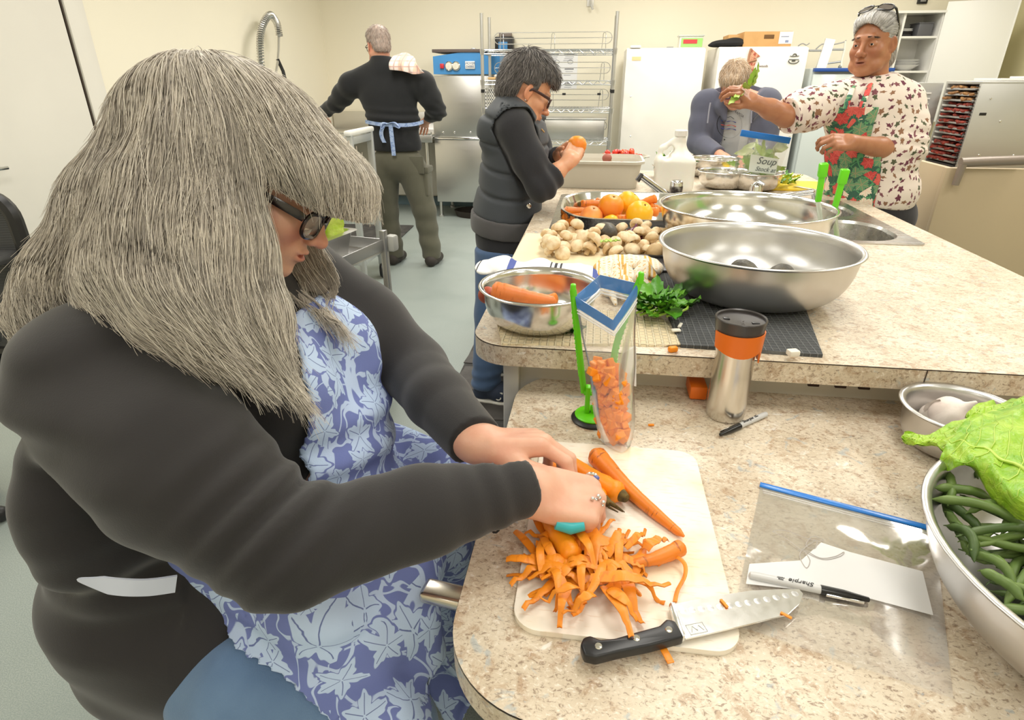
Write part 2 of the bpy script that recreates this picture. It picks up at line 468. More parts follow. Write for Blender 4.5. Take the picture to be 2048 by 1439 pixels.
# white bracket high on the back wall
hb = thing('wall_bracket', 'small white bracket fixed high on the back wall above the wire rack', 'bracket', tuple(PY(1183, 8, YB)))
c = PY(1181, 4, YB)
obj('bracket_plate', G().box((c[0], YB-.008, c[2]), (.075, .016, .085), .006), WHITEP, hb)
obj('bracket_arm', G().tube([(c[0], YB-.02, c[2]+.01), (c[0]+.01, YB-.06, c[2]-.03), (c[0]+.03, YB-.06, c[2]-.075)], .012), M('pale_grey_plastic', srgb(205, 203, 198), .4), hb)
c = PY(1844, 0, YB)
single('door_chime', G().box((c[0], YB-.015, c[2]), (.09, .03, .07), .006).box((c[0], YB-.032, c[2]+.005), (.05, .006, .045), .002, mi=1), [BLACKP, GREYP], 'small black wall box above the open white wall cabinet', 'box')
# notice sheets on the wall behind the rack
c = PY(1122, 142, YB)
nt_ = thing('wall_notice', 'white printed notice taped to the back wall behind the wire rack', 'notice', (c[0], YB, c[2]))
obj('sheet', G().box((c[0], YB-.002, c[2]), (.36, .004, .36)), M('notice_paper', srgb(243, 243, 244), .7), nt_)
pk = G()
for i, (dx, dz, w) in enumerate(((-.09, .165, .12), (.09, .165, .12), (-.09, .02, .10), (.09, .02, .10), (-.09, -.12, .1), (.09, -.12, .1))):
    pk.box((c[0]+dx, YB-.005, c[2]+dz), (w, .002, .010))
    for k in range(3): pk.box((c[0]+dx-.01*k, YB-.005, c[2]+dz-.025-.018*k), (w*.8, .002, .003))
for dx, dz in ((-.05, .09), (.10, .09), (-.08, -.06)):
    pk.tube([(c[0]+dx+.03*math.cos(a), YB-.005, c[2]+dz+.02*math.sin(a)) for a in np.linspace(0, 6.28, 13)[:-1]], .002, 4, closed=True)
obj('notice_print', pk, M('grey_print', srgb(120, 120, 126), .7), nt_)

# ---------------------------------------------------------------- far work counter with the sink let into it
def fill_poly(outer, holes, z):
    b = bmesh.new(); es = []
    for loop in [outer]+holes:
        vs = [b.verts.new((x, y, z)) for x, y in loop]
        es += [b.edges.new((vs[i], vs[(i+1) % len(vs)])) for i in range(len(vs))]
    bmesh.ops.triangle_fill(b, edges=es, use_beauty=True, normal=(0, 0, 1)); return b
def band(g, poly, z0, z1, mi=0):
    n = len(poly); g.add([(x, y, z0) for x, y in poly]+[(x, y, z1) for x, y in poly], [[i, (i+1) % n, n+(i+1) % n, n+i] for i in range(n)], mi)
FX0, FX1, FY0, FY1 = -.25, 1.226, 1.14, 3.92
outer = rrect((FX0+FX1)/2, (FY0+FY1)/2, FX1-FX0, FY1-FY0, .085, 10)
SX0, SX1, SY0, SY1 = -.165, 1.125, 2.16, 2.99
hole = rrect((SX0+SX1)/2, (SY0+SY1)/2, SX1-SX0-.04, SY1-SY0-.04, .04)
far = thing('far_worktop', 'high island worktop of speckled beige laminate with the sink let into it', 'worktop', ((FX0+FX1)/2, (FY0+FY1)/2, 0))
g = G().bm(fill_poly(outer, [hole], ZF)); band(g, hole, ZF-.04, ZF); g.bm(fill_poly(outer, [hole], ZF-.046))
obj('worktop_slab', g, LAM, far, smooth=30)
g = G(); band(g, outer, ZF-.046, ZF-.0015); obj('edge_band', g, LAM, far, smooth=30)
g = G(); band(g, rrect((FX0+FX1)/2, (FY0+FY1)/2, FX1-FX0+.001, FY1-FY0+.001, .085, 10), ZF-.0022, ZF-.0006); obj('edge_seam', g, LINE, far, smooth=30)
obj('band_joint', G().box((.66, FY0-.0006, ZF-.024), (.0016, .002, .043)), LINE, far)
bx0, bx1, by0, by1 = -.182, 1.16, 1.215, 3.86
for x in (bx0+.01, bx1-.01): obj('side_panel', G().box((x, (by0+by1)/2, .48), (.02, by1-by0, .764)), CAB, far)
for y in (by0+.01, by1-.01): obj('end_panel', G().box(((bx0+bx1)/2, y, .48), (bx1-bx0, .02, .764)), CAB, far)
obj('toe_kick', G().box(((bx0+bx1)/2, (by0+by1)/2, .05), (bx1-bx0-.1, by1-by0-.1, .1)), CAB, far)
obj('corner_post', G().box((bx0+.017, by0-.012, .43), (.036, .03, .86), .004), CAB, far)
for i in range(4):
    cx = bx0+.19+.33*i
    d = obj('cabinet_door', G().box((bx0-.008, 1.6+.55*i, .44), (.016, .53, .66), .003), CAB, far)
    obj('door_pull', G().tube([(bx0-.02, 1.52+.55*i, .70), (bx0-.04, 1.54+.55*i, .70), (bx0-.04, 1.66+.55*i, .70), (bx0-.02, 1.68+.55*i, .70)], .005), CHROME, d)
# vent slots and orange label under the overhang
vg = G()
for u in (1627, 1682, 1730): p = PY(u, 768, by0-.004); vg.box((p[0], by0-.004, .838), (.022, .006, .026))
obj('vent_slot', vg, M('dark_brown_gap', srgb(58, 38, 30), .7), far, kind='stuff')
p = PY(1392, 752, by0-.006)
single('scraper', G().box((p[0], 1.19, ZN+.018), (.036, .07, .03), .004), ORANGE, 'orange plastic piece tucked under the high worktop behind the tumbler', 'plastic piece')

# sink: rim, basins
SINKM = brushed('sink_steel', (.62, .61, .59), .27, (.06, 1, 1), .14, 50)
sink = thing('kitchen_sink', 'drop-in stainless steel sink with several basins in the high worktop', 'sink', ((SX0+SX1)/2, (SY0+SY1)/2, ZF))
def basin(x0, x1, y0, y1, r, depth, shape=None):
    g = G(); cx, cy, w, d = (x0+x1)/2, (y0+y1)/2, x1-x0, y1-y0
    loops = [(0, ZF+.004, r), (.006, ZF-.006, r), (.02, ZF-depth+.04, r), (.045, ZF-depth+.008, r*.8), (.09, ZF-depth, r*.6)]
    for i in range(len(loops)-1):
        a = rrect(cx, cy, w-2*loops[i][0], d-2*loops[i][0], max(loops[i][2]-loops[i][0]*.3, .02), 8); b_ = rrect(cx, cy, w-2*loops[i+1][0], d-2*loops[i+1][0], max(loops[i+1][2]-loops[i+1][0]*.3, .02), 8); n = len(a)
        g.add([(x, y, loops[i][1]) for x, y in a]+[(x, y, loops[i+1][1]) for x, y in b_], [[k, n+k, n+(k+1) % n, (k+1) % n] for k in range(n)])
    a = rrect(cx, cy, w-.18, d-.18, max(r*.6-.027, .02), 8); g.add([(x, y, ZF-depth) for x, y in a], [list(range(len(a)))])
    g.lathe([(.001, 0), (.03, 0), (.042, .004), (.042, .002)], 20, (cx, cy, ZF-depth))
    return g, rrect(cx, cy, w, d, r, 8)
b1, h1 = basin(-.11, .45, 2.20, 2.92, .10, .17)
b2, h2 = basin(.50, 1.085, 2.195, 2.545, .13, .2)
b3, h3 = basin(.50, 1.085, 2.60, 2.93, .13, .2)
rim = rrect((SX0+SX1)/2, (SY0+SY1)/2, SX1-SX0, SY1-SY0, .03)
g = G().bm(fill_poly(rim, [h1, h2, h3], ZF+.004)); band(g, rim, ZF+.0005, ZF+.004)
obj('sink_rim', g, SINKM, sink, smooth=30)
for b_ in (b1, b2, b3): obj('basin', b_, SINKM, sink, smooth=50)

# ---------------------------------------------------------------- near, lower worktop
NX0, NX1, NY0, NY1 = -.147, 1.7, .408, 1.245
near = thing('near_worktop', 'lower worktop of speckled beige laminate with a rounded corner, in front of the high one', 'worktop', (.7, .8, 0))
outer = rrect((NX0+NX1)/2, (NY0+NY1)/2, NX1-NX0, NY1-NY0, .13, 14)
g = G().bm(fill_poly(outer, [], ZN)); g.bm(fill_poly(outer, [], ZN-.04)); obj('worktop_slab', g, LAM, near, smooth=30)
g = G(); band(g, outer, ZN-.04, ZN-.0015); obj('edge_band', g, LAM, near, smooth=30)
g = G(); band(g, rrect((NX0+NX1)/2, (NY0+NY1)/2, NX1-NX0+.001, NY1-NY0+.001, .13, 14), ZN-.0022, ZN-.0005); obj('edge_seam', g, LINE, near, smooth=30)
obj('support_panel', G().box((NX0+.10, .82, .38), (.03, .62, .76), .004), CAB, near)
obj('support_panel', G().box((1.6, .82, .38), (.03, .62, .76), .004), CAB, near)
# ---------------------------------------------------------------- back wall equipment
DARKS = M('dark_steel_frame', (.20, .21, .22), .42, .8)
# dish table, pre-rinse spray
dt = thing('dish_table', 'stainless dish table with a raised backsplash running left of the dishwasher', 'table', (-2.45, 6.95, 0))
g = G().box((-2.46, 6.96, .875), (1.40, .76, .03), .004).tube([(-3.16, 6.58, .90), (-1.77, 6.58, .90)], .02, 10).box((-2.46, 6.575, .85), (1.40, .02, .08), .004)
obj('table_top', g, STEELH, dt)
obj('backsplash', G().box((-2.46, 7.33, .98), (1.40, .03, .20), .008), STEELH, dt)
for x in (-3.05, -2.45, -1.85):
    obj('leg', G().cyl((x, 6.68, 0), (x, 6.68, .86), .02), STEEL, dt)
obj('under_panel', G().box((-2.46, 7.2, .45), (1.38, .02, .60), .003), CAB, dt)
sp = thing('spray_faucet', 'tall pre-rinse spray faucet with a coiled spring hose against the side wall', 'faucet', tuple(PX(548, 200, -3.0)))
C1 = [PX(u, v, -3.02) for u, v in ((531, 250), (527, 200), (524, 150), (521, 110), (520, 80), (524, 55), (533, 36), (541, 30), (549, 38), (555, 50), (559, 72))]
def smooth_path(P, n=60):
    P = np.asarray(P, float); t = np.linspace(0, len(P)-1, n); out = []
    for x in t:
        i = min(int(x), len(P)-2); f = x-i; p0, p1, p2, p3 = P[max(i-1, 0)], P[i], P[i+1], P[min(i+2, len(P)-1)]
        out.append(.5*((2*p1)+(-p0+p2)*f+(2*p0-5*p1+4*p2-p3)*f*f+(-p0+3*p1-3*p2+p3)*f**3))
    return np.array(out)
SPC = smooth_path(C1, 420)
hel = []
for i, p in enumerate(SPC):
    t = SPC[min(i+1, 419)]-SPC[max(i-1, 0)]; t /= np.linalg.norm(t); a = np.cross(t, [1, 0, 0]); a /= np.linalg.norm(a); b_ = np.cross(t, a)
    hel.append(p+.028*(math.cos(i*.9)*a+math.sin(i*.9)*b_))
obj('spring_coil', G().tube(hel[::1], .006, 5), STEEL, sp)
obj('hose', G().tube(smooth_path(C1, 40), .015, 8), GREYP, sp)
obj('spray_pipe', G().tube([PX(u, v, -3.02) for u, v in ((558, 66), (557, 100), (555, 125), (551, 150), (549, 200))], .012, 8), STEEL, sp)
obj('wall_mount', G().cyl(PX(549, 195, -3.02), PX(549, 195, -3.02)*[0, 1, 1]+[XL, 0, 0], .014).tube([PX(549, 199, -3.02), PX(549, 199, -3.02)*[1, 1, 0]], .014, 8), STEEL, sp)
obj('spray_handle', G().tube([PX(555, 118, -3.02), PX(566, 142, -3.0), PX(572, 165, -2.98)], .016, 8), BLACKP, sp)

# dishwasher
dw = thing('dishwasher', 'tall stainless hood dishwasher with a blue control panel on top', 'dishwasher', (-1.43, 6.95, 0))
x0, x1, y0, y1 = -1.765, -1.14, 6.67, 7.32; cx, cy = (x0+x1)/2, (y0+y1)/2
obj('hood', G().box((cx, cy, 1.155), (x1-x0, y1-y0, .60), .008), STEELH, dw)
obj('lower_body', G().box((cx, cy-.01, .505), (x1-x0-.01, y1-y0, .66), .008), STEELH, dw)
obj('hood_lip', G().box((cx, y0-.012, .845), (x1-x0, .03, .02), .006), CHROME, dw)
BLUEP = M('blue_control_panel', srgb(70, 140, 200), .4)
# curved blue fascia
pr = [(x0+.03, 1.47), (x1+.10, 1.47), (x1+.10, 1.655), (cx+.05, 1.675), (x0+.03, 1.635)]
obj('control_panel', G().prism([(p[0], p[1]) for p in pr], 0, .5, T=Matrix(((1, 0, 0, 0), (0, 0, 1, y0+.01), (0, 1, 0, 0), (0, 0, 0, 1)))), [BLUEP], dw)
obj('panel_cap', G().box((cx+.065, y0+.26, 1.685), (x1-x0+.08, .52, .03), .004), M('brown_grey_cap', srgb(96, 84, 80), .5), dw)
c = PY(884, 132, y0); obj('power_button', G().box((c[0], y0, c[2]), (.04, .02, .045), .004), M('red_plastic', srgb(200, 48, 56), .4), dw)
for u in (898, 912):
    c = PY(u, 132, y0); d = obj('dial', G().lathe([(.044, 0), (.044, .012), (.036, .02), (.001, .021)], 20, (c[0], y0+.008, c[2]), (0, -1, 0)), CHROME, dw)
    obj('dial_face', G().lathe([(.032, .021), (.001, .022)], 16, (c[0], y0+.008, c[2]), (0, -1, 0)).box((c[0], y0-.016, c[2]+.008), (.004, .003, .03)), [M('cream_dial', srgb(225, 220, 205), .5)], d)
c = PY(940, 130, y0); bd = obj('badge', G().box((c[0], y0+.004, c[2]), (.10, .012, .07), .002), WHITEP, dw)
BADGE = (c[0], y0-.003, c[2], bd)
c = PY(948, 107, y0+.1); gz = obj('pressure_gauge', G().lathe([(.05, 0), (.05, .03), (.042, .034), (.001, .032)], 20, (c[0], y0+.1, c[2]), (0, -1, 0)).cyl((c[0], y0+.11, 1.68), (c[0], y0+.11, c[2]), .014), DARKS, dw)
obj('gauge_face', G().lathe([(.04, .033), (.001, .034)], 16, (c[0], y0+.1, c[2]), (0, -1, 0)).box((c[0]+.008, y0+.063, c[2]+.008), (.004, .002, .04), rot=(0, .6, 0), mi=1), [WHITEP, BLACKP], gz)
for u in (886, 909, 941): c = PY(u, 265, y0); obj('rivet', G().lathe([(.012, 0), (.008, .006), (.001, .008)], 10, (c[0], y0, c[2]), (0, -1, 0)), CHROME, dw)
for x in (x0+.03, x1-.03):
    for y in (y0+.05, y1-.05): obj('leg', G().lathe([(.03, 0), (.03, .02), (.018, .03), (.018, .18)], 12, (x, y, 0)), STEEL, dw)
single('floor_pan', G().lathe([(.001, .01), (.24, .01), (.27, .07), (.28, .07), (.25, 0), (.001, 0)], 28, sy=.7), M('dark_brown_pan', srgb(46, 36, 30), .5), 'dark round pan on the floor under the dishwasher', 'pan', (-1.32, 6.8, 0))

# wire shelving rack
WIRE = M('chromed_wire', (.62, .62, .62), .25, .9)
POST = M('chromed_post', (.58, .58, .58), .3, .9)
rk = thing('wire_shelf_rack', 'tall chrome wire shelving rack standing between the dishwasher and the white freezer', 'shelving', (-.52, 6.63, 0))
RX0, RX1, RY0, RY1 = -1.133, .102, 6.2, 6.62
for x in (RX0, RX1):
    for y in (RY0, RY1):
        zt = 1.972
        obj('post', G().cyl((x, y, 0), (x, y, zt), .016, 12), POST, rk)
        obj('collar', G().cyl((x, y, 1.305), (x, y, 1.335), .019, 12), BLACKP, rk)
for si, z in enumerate((1.672, 1.41, 1.168, .877, .30)):
    g = G()
    for y in (RY0, RY1):
        g.cyl((RX0, y, z), (RX1, y, z), .005, 6).cyl((RX0, y, z-.034), (RX1, y, z-.034), .005, 6)
        n = 26; g.tube([(RX0+(RX1-RX0)*i/n, y, z-(0 if i % 2 else .034)) for i in range(n+1)], .0035, 5)
    for x in (RX0, RX1):
        g.cyl((x, RY0, z), (x, RY1, z), .005, 6).cyl((x, RY0, z-.034), (x, RY1, z-.034), .005, 6)
    for i in range(1, 40): x = RX0+(RX1-RX0)*i/40; g.cyl((x, RY0, z+.004), (x, RY1, z+.004), .0025, 4)
    for y in (RY0+.15, RY0+.31): g.cyl((RX0, y, z), (RX1, y, z), .004, 5)
    sh = obj('shelf', g, WIRE, rk, kind='stuff')
    for x in (RX0, RX1):
        for y in (RY0, RY1): obj('shelf_clamp', G().lathe([(.02, -.04), (.024, .006)], 10, (x, y, z)), POST, sh)
    if si < 4:   # back fence: long loop with a middle rod and bent supports
        fy = RY1-.02; zz = z+.055; L0, L1, rr = RX0+.05, RX1-.03, .05
        P = [(L0+rr-rr*math.sin(a), fy, zz+rr+.01+rr*math.cos(a)) for a in np.linspace(0, math.pi, 9)]+[(L1-rr+rr*math.sin(a), fy, zz+rr+.01-rr*math.cos(a)) for a in np.linspace(0, math.pi, 9)]
        g = G().tube(P, .004, 5, closed=True).cyl((L0, fy, zz+rr+.01), (L1, fy, zz+rr+.01), .003, 5)
        for x in (L0+.07, (L0+L1)/2, L1-.08): g.tube([(x-.015, fy+.012, z), (x-.005, fy+.008, z+.15), (x+.008, fy+.008, z+.165), (x+.02, fy+.008, z+.15), (x+.025, fy+.012, z)], .003, 5)
        obj('back_fence', g, WIRE, rk, kind='stuff')
for (u, v, yy) in ((1128, 188, 6.6), (1198, 188, 6.6), (1118, 242, 6.6), (1179, 242, 6.6)):
    c = PY(u, v, yy); obj('label_clip', G().box(c, (.035, .02, .02), .003), BLACKP, rk)
# things on the rack
c = PY(1009, 93, 6.75); pc = thing('pump_controller', 'dark wall-mounted dosing unit with a blue face, seen through the top of the rack', 'controller', (c[0], 7.3, c[2]))
c = PY(1011, 92, YB); yb = YB-.02
obj('housing', G().box((c[0], YB-.06, c[2]), (.20, .12, .17), .01).box((c[0], YB-.06, c[2]-.11), (.16, .10, .05), .006), BLACKP, pc)
obj('face_panel', G().box((c[0]-.01, YB-.125, c[2]-.01), (.10, .014, .09), .004), BLUEP, pc)
obj('top_cover', G().box((c[0]+.01, YB-.06, c[2]+.105), (.13, .10, .04), .006), M('taupe_plastic', srgb(130, 118, 112), .5), pc)
for dx, m, x2 in ((-.06, M('blue_hose', srgb(120, 135, 190), .5), .04), (.07, M('orange_hose', srgb(210, 130, 90), .5), -.01), (-.02, M('grey_hose', srgb(150, 150, 150), .5), -.02), (.08, BLACKP, .06)):
    obj('hose', G().tube(smooth_path([(c[0]+dx, YB-.05, c[2]-.12), (c[0]+dx+x2*.4, YB-.04, c[2]-.35), (c[0]+dx+x2, YB-.04, c[2]-.6), (c[0]+dx+x2*.6, YB-.04, c[2]-1.0)], 24), .006, 6), m, pc)
c = PY(1013, 147, 6.4); ty = 6.4
pb = thing('flat_packages', 'flat white bag and tan packet lying on the second rack shelf', 'packages', (c[0], ty, 1.415))
single('tan_packet', G().box((0, 0, .012), (.26, .2, .024), .01), M('tan_paper', srgb(226, 186, 130), .7), 'flat tan paper packet lying on the second rack shelf', 'packet', (c[0]-.04, ty, 1.418))
bpy.data.objects.remove(pb)
single('white_bag', G().box((0, 0, .014), (.24, .16, .028), .013), M('white_bag_paper', srgb(240, 236, 228), .6), 'rolled white paper bag on top of the tan packet on the rack', 'bag', (c[0]+.0, ty, 1.443), (0, -.06, .2))
c = PY(985, 195, 6.4); cd = thing('cutlery_caddy', 'small white perforated cutlery holder on the third rack shelf', 'caddy', (c[0], 6.4, 1.173))
g = G()
for sx in (-1, 1):
    for i in range(5): g.box((c[0]+sx*.058, 6.4-.05+.025*i, 1.255), (.006, .010, .17))
    for k in range(6): g.box((c[0]+sx*.058, 6.4, 1.175+.033*k), (.006, .12, .012))
for sy in (-1, 1):
    for i in range(6): g.box((c[0]-.055+.022*i, 6.4+sy*.058, 1.255), (.010, .006, .17))
    for k in range(6): g.box((c[0], 6.4+sy*.058, 1.175+.033*k), (.12, .006, .012))
g.box((c[0], 6.4, 1.18), (.12, .12, .008)); obj('basket', g, WHITEP, cd, kind='stuff')
c = PY(1140, 250, 6.65); single('steel_pan_box', G().box((0, 0, .095), (.62, .34, .19), .012).box((0, 0, .192), (.65, .37, .012), .004), STEELH, 'large shallow stainless container on the lower rack shelf', 'container', (-.26, 6.42, .882))

# white freezers
def freezer(name, label, x0, x1, y0, z1, depth=.72):
    t = thing(name, label, 'freezer', ((x0+x1)/2, y0+depth/2, 0)); cx = (x0+x1)/2
    obj('body', G().box((cx, y0+.06+(depth-.06)/2, z1/2+.01), (x1-x0, depth-.06, z1-.02), .012), WHITE, t)
    obj('door', G().box((cx, y0+.028, z1/2+.04), (x1-x0, .055, z1-.10), .012), WHITE, t)
    obj('toe_grille', G().box((cx, y0+.07, .045), (x1-x0-.04, .02, .07), .004), GREYP, t)
    return t
f1 = freezer('upright_freezer', 'white upright freezer beside the wire rack with a small orange sticker', .215, .955, 6.5, 1.695)
c = PY(1273, 117, 6.5); obj('sticker', G().box((c[0], 6.499, c[2]), (.085, .003, .032)), M('orange_sticker', srgb(240, 205, 150), .7), f1)
obj('hinge_cap', G().box((.30, 6.56, 1.705), (.10, .07, .022), .006), WHITEP, f1)
obj('door_vents', G().box((.62, 6.52, 1.698), (.06, .03, .006)), GREYP, f1)
for v in (193, 272):
    c = PY(1255, v, 6.5); obj('door_screw', G().lathe([(.008, 0), (.001, .006)], 8, (c[0]+.03, 6.5, c[2]), (0, -1, 0)), CHROME, f1)
f2 = freezer('upright_freezer', 'white upright freezer behind the man in the hoodie, with pizza slice magnets', 1.075, 1.875, 6.5, 1.70)
PIZ = M('pizza_red', srgb(176, 74, 58), .6, var=(60, srgb(222, 176, 140), .9)); CRUST = M('pizza_crust', srgb(176, 128, 96), .7)
for (u, v, r) in ((1508, 111, -.1), (1502, 133, -1.25)):
    c = PY(u, v, 6.5); mg = obj('pizza_magnet', G().prism([(-.04, .055), (.055, .0), (-.04, -.055)], 0, .008, T=Matrix.Translation((c[0], 6.5, c[2])) @ Matrix.Rotation(R(90), 4, 'X') @ Matrix.Rotation(r, 4, 'Z')), PIZ, f2)
    obj('crust', G().tube([(c[0]+x*math.cos(r)-y*math.sin(r), 6.492, c[2]+x*math.sin(r)+y*math.cos(r)) for x, y in ((-.042, .055), (-.046, 0), (-.042, -.055))], .010, 8), CRUST, mg)
c = PY(1588, 117, 6.5); g = G()
g.tube([(c[0]-.045*math.cos(a), 6.495, c[2]-.02-.02*math.sin(a)) for a in np.linspace(-.2, math.pi+.2, 11)], .004, 6).tube([(c[0]-.045, 6.495, c[2]-.008), (c[0]+.045, 6.495, c[2]-.008)], .003, 5)
g.tube([(c[0]-.04, 6.495, c[2]+.022), (c[0]-.02, 6.495, c[2]+.018), (c[0]+.04, 6.495, c[2]+.022)], .003, 5).tube([(c[0]+.016*math.cos(a), 6.495, c[2]+.024+.016*math.sin(a)) for a in np.linspace(0, math.pi, 8)], .004, 6)
g.box((c[0], 6.496, c[2]-.018), (.03, .004, .012)); obj('door_emblem', g, M('dark_grey_emblem', srgb(92, 92, 86), .4, .5), f2)
def text_obj(name, s, size, mat_, loc, rot, parent=None, extr=.0006, font_shear=0, align='CENTER'):
    cu = bpy.data.curves.new(name, 'FONT'); cu.body = s; cu.size = size; cu.extrude = extr; cu.align_x = align; cu.align_y = 'CENTER'; cu.shear = font_shear; cu.resolution_u = 3
    o = bpy.data.objects.new(name, cu); dg = bpy.context.evaluated_depsgraph_get(); COL.objects.link(o)
    dg.update(); me = bpy.data.meshes.new_from_object(o.evaluated_get(bpy.context.evaluated_depsgraph_get())); bpy.data.objects.remove(o)
    me.materials.clear(); me.materials.append(mat_)
    o = bpy.data.objects.new(name, me); COL.objects.link(o); mt = Matrix.Translation(Vector(loc)) @ (rot if isinstance(rot, Matrix) else (rot if isinstance(rot, Euler) else Euler(rot)).to_matrix()).to_4x4()
    me.transform(mt); o.parent = parent
    if parent is not None: o.matrix_parent_inverse = parent_world(parent).inverted()
    return o
text_obj('badge_print', 'MOYER\nDIEBEL', .030, M('badge_blue', srgb(60, 96, 140), .5), BADGE[:3], (R(90), 0, 0), BADGE[3], .0006, .25)
c = PY(1527, 132, 6.5); text_obj('word_print', 'woods', .030, M('dark_brown_print', srgb(100, 70, 60), .6), (c[0], 6.498, c[2]), (R(90), 0, 0), f2)
bx_ = thing('plastic_tub', 'clear plastic tub with a green and red label on top of the first freezer', 'tub', (.74, 6.72, 1.695))
c = PY(1383, 84, 6.62); bx_.location = (c[0], 6.72, 1.695)
CLR = M('clear_plastic_tub', srgb(236, 240, 236), .2, trans=.6, ior=1.3)
obj('tub', G().box((c[0], 6.72, 1.745), (.22, .15, .10), .012), M('cloudy_plastic', srgb(228, 228, 214), .35), bx_)
obj('lid', G().box((c[0], 6.72, 1.80), (.24, .17, .014), .006), CLR, bx_)
obj('label_band', G().box((c[0]+.005, 6.643, 1.742), (.20, .004, .075)), M('green_label', srgb(148, 200, 110), .6), bx_)
obj('label_picture', G().box((c[0]-.01, 6.64, 1.75), (.13, .004, .035)), M('red_label', srgb(200, 60, 62), .6), bx_)
CARD = M('brown_cardboard', srgb(206, 160, 104), .8, var=(8, srgb(190, 146, 92), .5))
cb = thing('cardboard_box', 'brown cardboard box with a white label on top of the second freezer', 'box', (1.42, 6.8, 1.70))
p0, p1 = PY(1490, 63, 6.6), PY(1582, 92, 6.6)
cx = (p0[0]+p1[0])/2; w = p1[0]-p0[0]; zt = p0[2]
obj('carton', G().box((cx, 6.79, (1.7+zt)/2), (w, .36, zt-1.7), .003).box((cx-w*.5-.06, 6.82, 1.7+(zt-1.7)*.42), (.14, .3, (zt-1.7)*.84), .003), CARD, cb)
obj('hand_hole', G().box((cx+.01, 6.609, (1.7+zt)/2+.02), (.09, .004, .034), .015), M('dark_hole', srgb(110, 80, 48), .9), cb)
obj('shipping_label', G().box((cx+w*.37, 6.608, (1.7+zt)/2+.01), (.12, .003, .10)).box((cx+w*.35, 6.606, (1.7+zt)/2+.02), (.07, .002, .006), mi=1).box((cx+w*.40, 6.606, (1.7+zt)/2-.02), (.03, .002, .02), mi=1), [WHITEP, M('label_grey', srgb(130, 140, 170), .6)], cb)
s = SDF().el((0, 0, .03), (.15, .09, .034)).el((.07, .01, .05), (.07, .06, .028), k=.03).el((-.13, 0, .015), (.05, .04, .015), k=.03)
o = sdf_obj('black_bag', s, .008, M('black_fabric', srgb(24, 24, 26), .8)); c = PY(1455, 92, 6.62); o.location = (c[0], 6.64, 1.702); tag(o, 'crumpled black fabric bag lying on the second freezer beside the cardboard box', 'bag')

# glass-door cooler with a blue top strip
x0, x1, y0, z1 = 1.93, 2.62, 6.42, 1.515
gc = thing('glass_door_cooler', 'pale display cooler with a blue strip along its top, right of the second freezer', 'cooler', (2.27, 6.75, 0))
obj('body', G().box(((x0+x1)/2, y0+.36, z1/2), (x1-x0, .62, z1), .008), M('pale_grey_blue_enamel', srgb(206, 214, 212), .4), gc)
obj('door', G().box(((x0+x1)/2, y0+.022, z1/2-.02), (x1-x0-.01, .042, z1-.06), .006), M('pale_glass_door', srgb(208, 216, 214), .12, coat=.4), gc)
obj('top_strip', G().box(((x0+x1)/2, y0+.015, z1-.014), (x1-x0, .06, .030), .004), M('deep_blue_plastic', srgb(30, 74, 150), .4), gc)
# pale pipe frame / folding trolley standing on the cooler
pf = thing('pipe_frame', 'pale tubular frame with a grey mesh standing on the cooler', 'frame', (2.2, 6.8, 1.515))
PT = M('pale_tube', srgb(222, 218, 204), .5)
q = lambda u, v: PY(u, v, 6.75)
obj('upright_board', G().box((q(1650, 115)+q(1646, 118))/2, (.09, .03, .33), .004, rot=(0, R(8), 0)), WHITEP, pf)
obj('upright_tube', G().tube([q(1691, 82), q(1689, 100), q(1684, 120), q(1682, 134)], .012), PT, pf)
obj('cross_tube', G().tube([q(1618, 101), q(1642, 101)], .01).tube([q(1660, 99), q(1690, 99)], .01), GREYP, pf)
obj('rod', G().tube([q(1654, 127), q(1683, 123)], .008), DARKS, pf)
obj('wire_hook', G().tube(smooth_path([q(1596, 92), q(1605, 87), q(1613, 90), q(1619, 86)], 12), .005).tube(smooth_path([q(1632, 98), q(1645, 88), q(1660, 90), q(1688, 84), q(1692, 80)], 14), .006), GREYP, pf)
for u in (1636, 1680): obj('caster', G().ell(q(u, 134), (.018, .015, .018), nu=10, nv=6), DARKS, pf)

# white wall cabinet, one door swung open
WC = M('white_cabinet_laminate', srgb(236, 234, 228), .45)
cbn = thing('wall_cabinet', 'white wall cabinet with its door swung open, dishes on its shelves', 'cabinet', (2.95, 7.15, 1.0))
CX0, CX1, CY0, CZ0, CZ1 = 2.66, 3.17, 6.98, 1.06, 2.0
t_ = .02
obj('side_panel', G().box((CX0, (CY0+YB)/2, (CZ0+CZ1)/2), (t_, YB-CY0, CZ1-CZ0)), WC, cbn)
obj('side_panel', G().box((CX1, (CY0+YB)/2, (CZ0+CZ1)/2), (t_, YB-CY0, CZ1-CZ0)), WC, cbn)
obj('divider', G().box((2.83, (CY0+YB)/2, (CZ0+CZ1)/2), (t_, YB-CY0, CZ1-CZ0)), WC, cbn)
obj('back_panel', G().box(((CX0+CX1)/2, YB-.012, (CZ0+CZ1)/2), (CX1-CX0, .01, CZ1-CZ0)), WC, cbn)
obj('top_panel', G().box(((CX0+CX1)/2, (CY0+YB)/2-.01, CZ1), (CX1-CX0+.06, YB-CY0+.05, t_)), WC, cbn)
obj('bottom_panel', G().box(((CX0+CX1)/2, (CY0+YB)/2, CZ0), (CX1-CX0, YB-CY0, t_)), WC, cbn)
SHZ = (1.79, 1.49, 1.30)
for z in SHZ: obj('shelf', G().box(((CX0+CX1)/2, (CY0+YB)/2, z), (CX1-CX0-.02, YB-CY0-.02, .018)), WC, cbn)
d = obj('cabinet_door', G().box((CX1+.245, CY0-.13, (CZ0+CZ1)/2+.03), (.54, .022, CZ1-CZ0+.10), .003, rot=(0, 0, R(-24))), WC, cbn)
